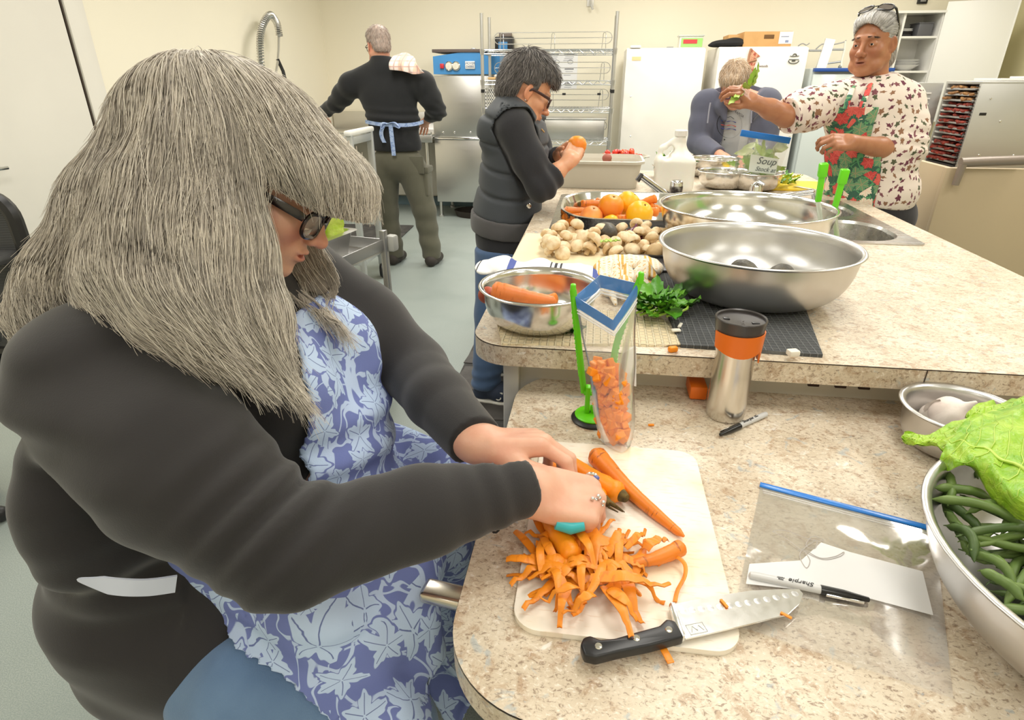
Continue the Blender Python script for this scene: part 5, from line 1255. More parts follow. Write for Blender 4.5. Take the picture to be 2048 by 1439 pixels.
g.xf(Matrix.Translation((.155, 2.50, ZF-.035)) @ Matrix.Rotation(R(3), 4, 'X'))
obj('pan_shell', g, brushed('mirror_pan_steel', (.78, .77, .76), .12, (.1, 1, 1)), rp, smooth=50)
PEACH = M('peach_skin', srgb(246, 162, 30), .45, var=(9, srgb(232, 112, 44), .6), bmp=(160, .08, .001), sss=.1); LEM = M('yellow_orange_skin', srgb(252, 190, 18), .4, var=(9, srgb(246, 150, 16), .5), bmp=(200, .2, .001), sss=.1); PINKP = M('pink_peach_skin', srgb(236, 132, 66), .5, var=(10, srgb(250, 184, 90), .8), bmp=(160, .08, .001), sss=.1)
FRG = lambda: G().lathe([(.001, -.034), (.012, -.035), (.026, -.028), (.035, -.012), (.0365, .004), (.031, .020), (.020, .030), (.009, .033), (.004, .0315), (.001, .030)], 28)
FM = {'p': mesh_of('peach', FRG(), PEACH, 60), 'l': mesh_of('yellow_fruit', FRG(), LEM, 60), 'k': mesh_of('pink_peach', FRG(), PINKP, 60)}
def fruit(kind, u, v, yy, label, sc=1.0, rot=(.3, .2, 0)):
    o = bpy.data.objects.new('peach', FM[kind]); COL.objects.link(o); o.location = PY(u, v, yy); o.rotation_euler = rot; o.scale = (sc,)*3
    obj('stalk_pit', G().lathe([(.001, .026), (.003, .027), (.002, .033), (.001, .0335)], 8), CROWN, o, world=False); return tag(o, label, 'fruit')
fruit('k', 1183, 434, 2.42, 'pinkish orange peach at the front left of the roasting pan', 1.25)
fruit('p', 1222, 413, 2.46, 'orange peach with a red blush in the middle of the roasting pan', 1.4)
fruit('l', 1256, 407, 2.54, 'yellow orange fruit at the back of the roasting pan', 1.4, (.5, .3, 1))
fruit('l', 1279, 428, 2.42, 'yellow orange fruit at the front right of the roasting pan', 1.45, (.2, -.5, 2))
fruit('l', 1221, 446, 2.38, 'yellow fruit showing only its top at the front rim of the roasting pan', .95, (.1, .4, 3))
for k, (u0, v0, u1, v1, yy, lb) in enumerate(((1122, 422, 1220, 424, 2.50, 'carrot at the left of the roasting pan, second row'), (1124, 437, 1200, 432, 2.42, 'carrot along the front left rim of the roasting pan'), (1130, 447, 1190, 440, 2.36, 'lowest carrot at the front left of the roasting pan'), (1160, 408, 1240, 409, 2.60, 'carrot with a stub of stalk at the back of the roasting pan'),
        (1190, 402, 1250, 418, 2.66, 'carrot behind the peaches in the roasting pan'), (1314, 396, 1262, 412, 2.62, 'carrot pointing up at the right end of the roasting pan'), (1318, 424, 1268, 420, 2.52, 'carrot under the right end of the fruit in the roasting pan'), (1230, 438, 1290, 436, 2.42, 'carrot between the fruits at the front of the roasting pan'), (1300, 414, 1325, 420, 2.60, 'dark carrot at the right rim of the roasting pan'))):
    carrot(PY(u0, v0, yy), PY(u1, v1, yy+.02), .019, .012, lb, seed=20+k, crown=1 if k == 3 else False)
# carrots and a beet in the small bowl
carrot(PY(983, 580, 1.24), PY(1112, 604, 1.25), .0215, .011, 'thick carrot lying across the small bowl at the island corner', carrot_mat('pale_carrot', srgb(238, 132, 58), srgb(190, 96, 40), .6), seed=31, bend=-.01)
carrot(PY(1005, 602, 1.27), PY(1100, 618, 1.25), .017, .010, 'second carrot lying under the thick one in the small bowl', seed=32)
carrot(PY(1112, 596, 1.30), PY(1085, 600, 1.32), .013, .010, 'short carrot end at the right inside the small bowl', seed=33)
single('beetroot', G().ell((0, 0, 0), (.022, .02, .02)), M('brick_red_root', srgb(176, 78, 50), .5), 'small brick red root at the left inside the small bowl', 'root', tuple(PY(975, 590, 1.27)), smooth=180)
single('beetroot', G().ell((0, 0, 0), (.02, .018, .014)), M('dark_beet', srgb(50, 30, 34), .5), 'small dark beet under the carrots in the small bowl', 'root', tuple(PY(1022, 606, 1.24)), smooth=180)

# basil bunch
BASIL = M('basil_leaf', srgb(70, 138, 28), .38, var=(18, srgb(112, 176, 44), .8), bmp=(45, .4, .004)); BASD = M('dark_basil_leaf', srgb(44, 92, 24), .4, var=(18, srgb(70, 122, 36), .8), bmp=(45, .4, .004))
bas = thing('basil_bunch', 'bunch of green basil lying on the towel behind the hung zip bag', 'herb', tuple(PZ(1315, 620, ZF)))
r_ = random.Random(6); cb_ = PZ(1312, 618, ZF+.02)
for k in range(34):
    a = r_.random()*6.28; el_ = r_.uniform(-.1, 1.0); rad = r_.uniform(0, .055); L = r_.uniform(.035, .06)
    p = cb_+np.array([rad*math.cos(a)*1.0, rad*math.sin(a)*.7, r_.uniform(-.004, .030)]); fw_ = np.array([math.cos(a), math.sin(a)*.8, math.sin(el_)*.5])
    obj('basil_leaf', leaf_blade(L, L*.32, .25, .004, 8, 7, seed=k).xf(mat4(frame(fw_, (r_.uniform(-.4, .4), r_.uniform(-.4, .4), 1)), p)), BASIL if k % 3 else BASD, bas, smooth=180)
for k in range(5): obj('stalk', G().tube(smooth_path([cb_+np.array([.02*k-.04, .01*k, .01]), cb_+np.array([-.01+.02*k, -.02, .015]), cb_+np.array([.02*k-.06, -.045, 0])], 8), .003, 6), CELY, bas)
for k, (u, v, u1, v1) in enumerate(((1335, 600, 1375, 578), (1300, 610, 1352, 590), (1340, 610, 1352, 645))):
    p, q2 = PZ(u, v, ZF+.035), PZ(u1, v1, ZF+.03); obj('basil_leaf', leaf_blade(np.linalg.norm(q2-p), .022, .1, .004, 9, 7, seed=50+k).xf(mat4(frame(q2-p, (0, -.4, 1)), p)), (BASD, BASIL, BASIL)[k], bas, smooth=180)
tag(obj('basil_leaf', leaf_blade(.05, .02, .1, .003, seed=9).xf(mat4(frame((1, .2, .1), (0, 0, 1)), PZ(1128, 662, ZF+.010))), BASD, smooth=180), 'dark basil leaf lying between the small bowl and the hung bag', 'leaf')
# ---------------------------------------------------------------- right bowl contents, far-end items, faucets
BEAN = M('green_bean', srgb(96, 122, 58), .45, var=(30, srgb(122, 144, 80), .8), stretch=(.3, 1, 1), bmp=(60, .2, .003)); BEAND = M('dark_green_bean', srgb(66, 90, 42), .45, var=(30, srgb(90, 112, 58), .8), stretch=(.3, 1, 1))
def bean_geo(L, bend, seed):
    r = np.random.default_rng(seed); n = 16; P = [(L*(i/(n-1)-.5), bend*L*math.sin(math.pi*i/(n-1))+.0005*math.sin(i*.7+seed), .0007*math.sin(i*.8+seed)) for i in range(n)]
    R_ = [.0052*min(1, (i+.25)/1.8)*min(1, (n-1-i+.12)/2.2)*(1+.06*math.sin(i*2.2+seed)) for i in range(n)]; R_ = [max(x, .0008) for x in R_]
    return G().tube(P, R_, 8, flat=.8).tube([P[0], (P[0][0]-.006, P[0][1]-.002, 0)], [.0012, .0008], 5)
BM = [mesh_of('green_bean', bean_geo(.115+.012*(k % 4), (-.06, .03, .08, -.03, .11)[k % 5], k), BEAN if k % 3 else BEAND, 60) for k in range(10)]
r_ = random.Random(4); bcx, bcy = .694, .599
BEANL = 'slender green bean in the pile in the big bowl at the right edge'
for k in range(240):
    a = r_.random()*6.28; lay = k/240; rmax = .125+.06*lay; rad = rmax*math.sqrt(r_.random()); z = ZN+.030+.058*lay+.006*r_.random()
    o = bpy.data.objects.new('green_bean', BM[k % 10]); COL.objects.link(o); o.location = (bcx+rad*math.cos(a), bcy+rad*math.sin(a), z)
    o.rotation_euler = (r_.random()*3, r_.uniform(-.12, .12), r_.gauss(.5, .7)); o.scale = (1, 1.15, 1.15); tag(o, BEANL, 'green bean', 'green beans in the big bowl')
def bean_px(k, u0, v0, u1, v1, z, lb):
    a, b_ = PZ(u0, v0, z), PZ(u1, v1, z); o = bpy.data.objects.new('green_bean', BM[k]); COL.objects.link(o); o.location = (a+b_)/2; d = b_-a
    o.rotation_euler = (1.2, 0, math.atan2(d[1], d[0])); o.scale = (np.linalg.norm(d)/.13, 1.25, 1.25); tag(o, lb, 'green bean')
bean_px(1, 1868, 975, 1985, 995, ZN+.100, 'long pale green bean on top, just under the lettuce leaf')
bean_px(2, 1870, 1000, 2060, 1062, ZN+.098, 'longest green bean on top of the bowl, running to the right edge')
bean_px(4, 1930, 1022, 2040, 1040, ZN+.094, 'green bean lying between the two topmost beans')
bean_px(5, 1995, 1050, 1940, 1100, ZN+.094, 'green bean pointing down towards the bowl rim')
bean_px(7, 1880, 945, 1895, 1005, ZN+.09, 'green bean standing along the left wall of the bowl')
for k, (u0, v0, u1, v1) in enumerate(((1885, 955, 1905, 1035), (1882, 1000, 1960, 1060), (1892, 1050, 1950, 1125), (1905, 1040, 1995, 1125), (1940, 1110, 2030, 1175), (1890, 1020, 1975, 1095), (1920, 1080, 2010, 1120), (1960, 1140, 2050, 1200), (1900, 930, 1960, 960))):
    bean_px((3, 6, 9, 0, 2, 8, 5, 1, 4)[k], u0, v0, u1, v1, ZN+.078+.003*(k % 4), BEANL)
for o in bpy.data.objects:
    if o.get('label') == BEANL: o['group'] = 'green beans in the big bowl'
# romaine leaves over the two bowls
def lettuce_mat():
    m, nt, b = new_mat('romaine_leaf'); v = coords(nt); n1 = noise(nt, v, 11, 4, .6).ss(.35, .65); n2 = noise(nt, v, 60, 3).ss(.4, .7)
    c = mix(nt, n1, srgb(112, 170, 24), srgb(166, 204, 56)); c = mix(nt, n2*.4, c, srgb(198, 224, 96)); link(nt, c, b.inputs['Base Color']); b.inputs['Roughness'].default_value = .35
    b.inputs['Subsurface Weight'].default_value = .25; b.inputs['Subsurface Radius'].default_value = (.006, .01, .002); bump(nt, b, noise(nt, v, 32, 4, .6, .8), .6, .012); return m
ROM = lettuce_mat(); RIB = M('pale_leaf_rib', srgb(186, 214, 92), .4)
def romaine(name, label, ctrl, seed, ruf=.012):
    """ctrl: rows of world points across the leaf from base to tip, resampled to a ruffled grid with thickness"""
    C_ = np.array(ctrl, float); rows = [smooth_path(C_[i], 17) for i in range(len(C_))]; cols = [smooth_path([rows[i][j] for i in range(len(rows))], 26) for j in range(17)]
    P = np.array(cols).transpose(1, 0, 2); n, m = P.shape[:2]
    for i in range(n):
        for j in range(m):
            s = abs(j/(m-1)-.5)*2; t = i/(n-1)
            P[i, j, 2] += ruf*s*s*math.sin(11*t+seed+(2 if j > m/2 else 0))+ruf*.5*math.sin(8*t+4*s+seed*2)*math.sin(6*s)-.004*(1-s)**6+.003*math.sin(26*t+9*s)
            P[i, j, :2] += .004*s**3*math.sin(23*t+seed)
    Q = P.copy(); Q[..., 2] -= .0016; t_ = thing(name, label, 'lettuce', tuple(P[0, m//2]))
    obj('blade', G().grid(P).grid(Q[:, ::-1]), ROM, t_, smooth=180); mid = P[:, m//2].copy(); mid[:, 2] += .0005
    obj('midrib', G().tube(mid, np.linspace(.0055, .001, n), 8, flat=.6), RIB, t_, smooth=180)
    for k in range(4, n-4, 3):
        for sgn in (1, -1):
            idx = [(min(k+int(q2*.7), n-1), m//2+sgn*q2) for q2 in range(0, 7)]
            pts = [P[a, b_]+np.array([0, 0, .0006]) for a, b_ in idx]; obj('side_vein', G().tube(pts, np.linspace(.0009, .0003, 7), 5), RIB, t_, smooth=180)
    return t_
L = lambda u, v, z: PZ(u, v, ZN+z)
romaine('romaine_leaf', 'big bright green romaine leaf lying across the bowl of green beans', [
    [L(2120, 1075, .13), L(2100, 1010, .15), L(2110, 950, .155), L(2130, 900, .15), L(2140, 850, .14)],
    [L(2048, 1030, .125), L(2035, 985, .15), L(2050, 935, .16), L(2080, 880, .16), L(2110, 815, .145)],
    [L(1960, 960, .118), L(1965, 940, .14), L(1985, 900, .155), L(2020, 855, .16), L(2050, 812, .15)],
    [L(1905, 938, .125), L(1915, 915, .14), L(1930, 880, .148), L(1960, 845, .15), L(1985, 815, .145)],
    [L(1882, 915, .125), L(1886, 900, .135), L(1898, 878, .14), L(1915, 860, .14), L(1935, 842, .135)]], 1)
romaine('romaine_leaf', 'smaller darker romaine leaf pointing left over the garlic bowl', [
    [L(1960, 900, .128), L(1965, 885, .13), L(1968, 870, .135), L(1972, 855, .135), L(1975, 835, .13)],
    [L(1915, 902, .12), L(1920, 885, .128), L(1924, 870, .132), L(1930, 855, .13), L(1938, 838, .126)],
    [L(1865, 896, .112), L(1868, 888, .118), L(1872, 878, .12), L(1880, 866, .12), L(1890, 852, .118)],
    [L(1828, 884, .110), L(1830, 880, .112), L(1832, 876, .113), L(1838, 872, .112), L(1845, 868, .11)],
    [L(1803, 873, .106), L(1804, 872, .107), L(1805, 870, .108), L(1807, 868, .107), L(1808, 866, .106)]], 2, .005)
romaine('romaine_leaf', 'upper romaine leaf curling over the rim of the garlic bowl', [
    [L(2080, 860, .13), L(2082, 845, .14), L(2085, 830, .15), L(2090, 815, .15), L(2095, 800, .14)],
    [L(2020, 850, .125), L(2022, 835, .14), L(2025, 820, .148), L(2030, 808, .145), L(2038, 796, .135)],
    [L(1960, 846, .12), L(1962, 834, .13), L(1968, 822, .135), L(1978, 812, .132), L(1990, 802, .125)],
    [L(1928, 838, .115), L(1930, 832, .118), L(1934, 826, .12), L(1940, 820, .118), L(1948, 814, .115)]], 3, .006)
# garlic
GARL = M('garlic_bulb_skin', srgb(240, 230, 222), .5, var=(9, srgb(222, 200, 192), .6), stretch=(3, 3, .4), bmp=(30, .4, .004))
def garlic(loc, sc, label, rot):
    s = SDF().el((0, 0, 0), (.018, .018, .017))
    for k in range(7): a = k*.9; s.el((.012*math.cos(a), .012*math.sin(a), -.001), (.011, .011, .017), k=.006)
    s.rc((0, 0, .010), (.003, 0, .032), .007, .003, k=.012); o = sdf_obj('garlic_bulb', s, .0022, GARL); o.location = loc; o.scale = (sc,)*3; o.rotation_euler = rot; return tag(o, label, 'garlic')
garlic(tuple(PZ(1900, 828, ZN+.05)), 1.5, 'large whole garlic bulb in the small steel bowl', (.6, .2, .4)); garlic(tuple(PZ(1865, 830, ZN+.03)), 1.0, 'smaller garlic bulb lying low in the small steel bowl', (1.0, .2, 2))
single('garlic_skin', leaf_blade(.045, .018, .5, .003, 8, 7, 4).xf(mat4(frame((.2, .1, 1), (-.6, -.8, .2)), PZ(1862, 836, ZN+.03))), GARL, 'papery piece of garlic skin standing in the small steel bowl', 'garlic skin', smooth=180)
# steel bar under the near worktop edge
p = PD(845, 1188, .93); e = np.array([NX0+.05, p[1]+.0, ZN-.055])
hb2 = thing('bar_handle', 'brushed steel bar handle sticking out from under the near worktop edge', 'handle', tuple(PZ(885, 1185, ZN-.06)))
a_, b_ = PZ(846, 1178, ZN-.045), PZ(960, 1205, ZN-.045)
obj('bar', bev(G().box((0, 0, 0), (np.linalg.norm(b_-a_), .036, .020), rot=(0, 0, 0)).xf(mat4(frame(b_-a_, (0, 0, 1)), (a_+b_)/2)), .007, 3), brushed('warm_steel', (.66, .60, .52), .25), hb2)
obj('bracket', G().box((b_+np.array([.02, 0, .012])), (.05, .03, .012), .003), STEEL, hb2)

# ---- grey tub, tomatoes, jug
tub = thing('bus_tub', 'pale grey plastic tub on the island in front of the woman in the vest', 'tub', (-.005, 3.33, ZF))
def tub_geo(w0, d0, w1, d1, h, th=.004):
    a = [(x, y, 0) for x, y in rrect(0, 0, w0, d0, .05, 7)]; b = [(x, y, h-.012) for x, y in rrect(0, 0, w1, d1, .06, 7)]; c = [(x, y, h-.012) for x, y in rrect(0, 0, w1+.03, d1+.03, .07, 7)]
    d = [(x, y, h) for x, y in rrect(0, 0, w1+.03, d1+.03, .07, 7)]; e = [(x, y, h+.002) for x, y in rrect(0, 0, w1+.004, d1+.004, .06, 7)]; f = [(x, y, h-.02) for x, y in rrect(0, 0, w1-.01, d1-.01, .055, 7)]; q2 = [(x, y, th) for x, y in rrect(0, 0, w0-.01, d0-.01, .045, 7)]
    g = G(); n = len(a)
    for p, r in ((a, b), (b, c), (c, d), (d, e), (e, f), (f, q2)): g.add(p+r, [[k, (k+1) % n, n+(k+1) % n, n+k] for k in range(n)])
    g.add(a, [list(range(n))[::-1]]); g.add(q2, [list(range(n))]); return g
TUBM = M('pale_grey_tub_plastic', srgb(204, 198, 184), .45)
obj('tub_shell', tub_geo(.43, .30, .465, .34, .135).xf(Matrix.Translation((-.008, 3.345, ZF+.001))), TUBM, tub)
for k, (u, v, s_, m) in enumerate(((1214, 316, .026, M('red_potato', srgb(160, 92, 78), .6)), (1218, 326, .02, M('brown_scrap', srgb(150, 116, 84), .7)), (1243, 328, .018, M('brown_scrap', srgb(150, 116, 84), .7)))):
    single('root_piece', G().ell((0, 0, 0), (s_, s_*.9, s_*.9)), m, ('dark red root heaped in the grey tub', 'brown peel piece under the red root in the grey tub', 'small brown peel piece alone in the grey tub')[k], 'root', tuple(PY(u, v, 3.40)), smooth=180)
pl = single('tomato_platter', G().lathe([(.001, 0), (.10, 0), (.155, .022), (.16, .022), (.16, .025), (.153, .025), (.10, .003), (.001, .003)], 40, sy=.9), BOWL, 'steel platter of cherry tomatoes behind the grey tub', 'platter', (.14, 3.70, ZF+.085))
single('platter_stand', G().lathe([(.001, 0), (.09, 0), (.085, .084), (.001, .084)], 28), BOWLB, 'steel pot under the platter of cherry tomatoes', 'pot', (.14, 3.70, ZF+.001))
TOM = [mesh_of('cherry_tomato', G().ell((0, 0, 0), s, nu=14, nv=9), m, 180) for s, m in (((.017, .017, .016), M('red_tomato', srgb(214, 52, 34), .25, coat=.3)), ((.019, .017, .017), M('orange_red_tomato', srgb(226, 84, 40), .25, coat=.3)), ((.018, .014, .014), M('dark_red_tomato', srgb(190, 40, 32), .25, coat=.3)))]
r_ = random.Random(9)
for k in range(34):
    a = r_.random()*6.28; rad = .115*math.sqrt(r_.random()); o = bpy.data.objects.new('cherry_tomato', TOM[k % 3]); COL.objects.link(o)
    o.location = (.145+rad*math.cos(a), 3.70+rad*.8*math.sin(a), ZF+.105+(.022 if k > 22 else 0)); o.rotation_euler = (r_.random(), r_.random(), r_.random()); tag(o, 'red cherry tomato on the steel platter behind the grey tub', 'tomato', 'cherry tomatoes on the platter')
jg = thing('plastic_jug', 'white translucent plastic jug with a grip standing behind the sink', 'jug', (.383, 3.17, ZF))
JM = M('milky_jug_plastic', srgb(240, 238, 228), .4, sss=.2)
s = SDF().bx((.383, 3.17, ZF+.085), (.093, .08, .085), rd=.03).rc((.383, 3.17, ZF+.15), (.395, 3.17, ZF+.235), .078, .028, k=.04)
s.rc((.395, 3.17, ZF+.22), (.395, 3.17, ZF+.262), .026, .024, k=.01).rc((.36, 3.17, ZF+.235), (.318, 3.17, ZF+.20), .016, .018, k=.02).rc((.318, 3.17, ZF+.20), (.303, 3.17, ZF+.14), .018, .022, k=.02)
s.rc((.335, 3.07, ZF+.178), (.335, 3.27, ZF+.178), .019, .019, k=.012, op='s').rc((.355, 3.07, ZF+.200), (.355, 3.27, ZF+.200), .015, .015, k=.012, op='s')
s.bx((.383, 3.17, ZF-.04), (.2, .2, .04), rd=.001, k=.001, op='s')
sdf_obj('jug_body', s, .0045, JM, jg, smooth=2)
obj('jug_cap', G().lathe([(.001, .262), (.03, .262), (.03, .286), (.027, .289), (.001, .289)], 24, (.395, 3.17, ZF)), WHITEP, jg)
for k in range(9): a = k*.7; tag(obj('green_pod', leaf_blade(.10, .014, .15, .004, 9, 5, k).xf(mat4(frame((.35*math.cos(a), .35*math.sin(a), 1), (math.cos(a), math.sin(a), -.3)), (.40+.03*math.cos(a), 3.62+.03*math.sin(a), ZF+.05))), CELY if k % 2 else LEAFG, smooth=180), 'green pod or stalk standing in the small bowl behind the white jug', 'vegetable', 'green stalks in the small bowl')

# ---- soup-vegetable bag in its bowl, with a written card
sb = thing('zip_bag', 'clear zip bag of soup vegetables with a handwritten card standing in a steel bowl', 'zip bag', (.83, 3.28, ZF))
T2 = [PY(1481, 268, 3.24), PY(1580, 284, 3.24)]; D2 = [PY(1466, 352, 3.26), PY(1556, 352, 3.26)]
def sbp(s, t, dy): p = (D2[0]*(1-s)+D2[1]*s)*(1-t)+(T2[0]*(1-s)+T2[1]*s)*t; return p+np.array([0, dy*math.sin(math.pi*s)*math.sin(math.pi*min(1, .25+t*.75)), 0])
fr = np.array([[sbp(j/15, i/12, -.05) for j in range(16)] for i in range(13)]); bk = np.array([[sbp(j/15, i/12, .05) for j in range(16)] for i in range(13)])
obj('film', G().grid(fr).grid(bk[:, ::-1]), film('vegetable_bag_film', .12, .15), sb, smooth=180)
obj('zip_strip', bev(G().box((0, 0, 0), (np.linalg.norm(T2[1]-T2[0]), .006, .030)).xf(mat4(frame(T2[1]-T2[0], (0, 0, 1)), (T2[0]+T2[1])/2+np.array([0, 0, .006]))), .002), ZIPB, sb)
c4_ = [PY(1497, 343, 3.18), PY(1551, 349, 3.18), PY(1557, 318, 3.18), PY(1502, 308, 3.18)]
cardm = M('pale_card', srgb(226, 234, 226), .7)
cc_ = sum(c4_)/4; dx_ = (c4_[1]-c4_[0]); Rc = frame(dx_, (0, 0, 1))
crd = obj('card', G().add([p for p in c4_]+[p+np.array([0, .002, 0]) for p in c4_], [[0, 1, 2, 3], [7, 6, 5, 4], [0, 4, 5, 1], [1, 5, 6, 2], [2, 6, 7, 3], [3, 7, 4, 0]]), cardm, sb)
Rt = Matrix(np.stack([Rc[:, 0], Rc[:, 2], -Rc[:, 1]], 1).tolist())
INK = M('grey_ink', srgb(96, 104, 104), .6)
text_obj('card_writing', 'Soup', .046, INK, tuple(cc_+np.array([.012, -.002, .016])), Rt, crd, .0004, .3); text_obj('card_writing', 'Stock at', .029, INK, tuple(cc_+np.array([.012, -.002, -.022])), Rt, crd, .0004, .3)
r_ = random.Random(15); WCEL = M('pale_celery_white', srgb(226, 232, 190), .4, var=(14, srgb(190, 208, 120), .7)); MINT = M('pale_green_shred', srgb(176, 206, 120), .45)
for k in range(34):
    u, v = r_.uniform(1478, 1552), r_.uniform(303, 345)-8*r_.random(); p = PY(u, v, 3.28+r_.uniform(-.03, .03)); a = r_.random()*6.28
    g = leaf_blade(r_.uniform(.06, .10), r_.uniform(.010, .022), r_.uniform(-.4, .6), .006, 9, 5, k).xf(mat4(frame((math.cos(a), .2, math.sin(a)*.6+.1), (0, -1, .3)), p))
    tag(obj('vegetable_piece', g, (WCEL, MINT, CELY)[k % 3], smooth=180), 'pale green vegetable piece inside the soup bag', 'vegetable', 'vegetables in the soup bag')

# ---- celery on the yellow board, knives
single('yellow_board', G().prism(rrect(0, 0, .36, .30, .03, 6), 0, .008), M('yellow_board_plastic', srgb(240, 206, 46), .45, var=(9, srgb(226, 190, 60), .6)), 'yellow cutting board with celery in front of the woman in the leaf-print top', 'cutting board', (1.015, 3.40, ZF+.001), (0, 0, -.05))
for k in range(26):
    u, v = r_.uniform(1550, 1592), r_.uniform(352, 368); p = PZ(u, v, ZF+.012+.018*r_.random()); a = r_.random()*6.28
    g = leaf_blade(r_.uniform(.04, .08), r_.uniform(.010, .016), .3, .003, 9, 5, k).xf(mat4(frame((math.cos(a), math.sin(a), .15), (.2, .1, 1)), p))
    tag(obj('celery_piece', g, (CELY, LETT, LEAFG)[k % 3], smooth=180), 'bright green celery piece piled on the yellow board', 'celery', 'celery pieces on the yellow board')
fk = thing('kitchen_knife', 'kitchen knife with a dark handle at the edge of the yellow board', 'knife', tuple(PZ(1680, 388, ZF)))
a_, b_, c_ = PZ(1655, 384, ZF+.012), PZ(1712, 383, ZF+.012), PZ(1590, 372, ZF+.012)
obj('handle', G().tube([a_, (a_+b_)/2, b_], [.012, .014, .012], 8), M('dark_taupe_handle', srgb(84, 76, 74), .5), fk); d = a_-c_; obj('blade', G().box((0, 0, 0), (np.linalg.norm(d), .03, .002)).xf(mat4(frame(d, (0, 0, 1)), (a_+c_)/2)), BLD, fk)
# ---- faucets
CHR2 = M('worn_chrome', (.78, .78, .78), .16, 1)
fc = thing('sink_faucet', 'chrome sink faucet with a thick swivel spout turned to the left', 'faucet', (.385, 3.0, ZF))
obj('faucet_body', G().lathe([(.001, 0), (.034, 0), (.033, .006), (.030, .01), (.030, .066), (.028, .072), (.020, .078), (.001, .078)], 24, (.378, 2.985, ZF+.003)), CHR2, fc)
obj('painted_reflection', G().lathe([(.0305, .02), (.0308, .022), (.0308, .05), (.0305, .052)], 24, (.378, 2.985, ZF+.003)), M('dark_mottled_reflection', srgb(70, 62, 58), .3, .6, var=(40, srgb(190, 186, 180), .9)), fc)  # dark reflections in the chrome, painted as mottled colour on a thin sleeve
q0, q1 = PY(1335, 392, 2.96), PY(1282, 352, 2.90)
obj('spout', G().tube([q0, q0*.5+q1*.5, q1], [.024, .021, .019], 12, flat=.8), CHR2, fc, smooth=60); obj('nozzle', G().tube([q1+np.array([.004, 0, .008]), q1+np.array([-.016, -.01, -.02])], .012, 10), DGL, fc)
fc2 = thing('sink_faucet', 'second chrome faucet behind the widest bowl, its spout turned right', 'faucet', (.74, 3.0, ZF))
obj('faucet_body', G().lathe([(.001, 0), (.034, 0), (.030, .008), (.030, .05), (.026, .062), (.001, .064)], 24, (.745, 3.0, ZF+.003)), CHR2, fc2)
obj('lever', G().tube([(.735, 3.0, ZF+.06), (.748, 2.98, ZF+.082), (.765, 2.95, ZF+.075)], [.018, .014, .008], 10, flat=.6), CHR2, fc2)
q0, q1 = PY(1520, 398, 2.96), PY(1628, 383, 2.88)
obj('spout', G().tube([q0, q0*.5+q1*.5, q1], [.02, .018, .019], 12, flat=.7), CHR2, fc2, smooth=60); obj('nozzle', G().tube([q1, q1+np.array([.012, 0, -.03])], .014, 10), CHR2, fc2)
# ---- second bag stand: two green clips on clear stems
b2 = thing('bag_stand', 'empty bag holder with two bright green clips on clear stems behind the widest bowl', 'bag stand', (.80, 2.14, ZF))
CLS = M('clear_stem', srgb(214, 222, 204), .15, alpha=.55)
obj('base_disc', G().lathe([(.001, 0), (.045, 0), (.045, .01), (.03, .016), (.001, .017)], 28, (.80, 2.12, ZF+.002)), GREENP, b2)
for (u0, v0, u1, v1, lo) in ((1648, 326, 1636, 403, (.775, 2.12)), (1691, 338, 1668, 420, (.82, 2.12))):
    tp, md = PY(u0, v0, 2.08), PY(u1, v1, 2.10); 
    obj('clear_stem', G().tube([md, np.array([lo[0], lo[1], ZF+.012])], .010, 8, flat=.6), CLS, b2)
    k2 = tp*.65+md*.35; a = obj('clip', bev(G().box((0, 0, 0), (np.linalg.norm(tp-md), .018, .014)).xf(mat4(frame(tp-md, (0, -1, 0)), (tp+md)/2)), .003), GREENP, b2)
    obj('clip_jaw', bev(G().box((0, 0, 0), (np.linalg.norm(tp-k2), .026, .022)).xf(mat4(frame(tp-k2, (0, -1, 0)), (tp+k2)/2)), .004), GREENP, a)
# ---------------------------------------------------------------- people: toolkit
def skin_mat(name, base, lip, blush, rough=.45, blot=.35):
    m, nt, b = new_mat(name); at = nt.nodes.new('ShaderNodeAttribute'); at.attribute_name = 'Col'; sp_ = nt.nodes.new('ShaderNodeSeparateColor'); nt.links.new(at.outputs['Color'], sp_.inputs[0])
    v = coords(nt); n1 = noise(nt, v, 26, 4).ss(.4, .7)
    c = mix(nt, n1*blot, base, blush); c = mix(nt, sp_.outputs[1], c, blush); c = mix(nt, sp_.outputs[0], c, lip); c = mix(nt, E(sp_.outputs[2])*.85, c, (.03, .02, .018))
    link(nt, c, b.inputs['Base Color']); b.inputs['Roughness'].default_value = rough; b.inputs['Subsurface Weight'].default_value = .12; b.inputs['Subsurface Radius'].default_value = (.010, .004, .002); b.inputs['Subsurface Scale'].default_value = .5
    bump(nt, b, noise(nt, v, 220, 3), .12, .002); return m
HEADP = dict(old=0, mouth=1.0, eye=1.0, nose=1.0)
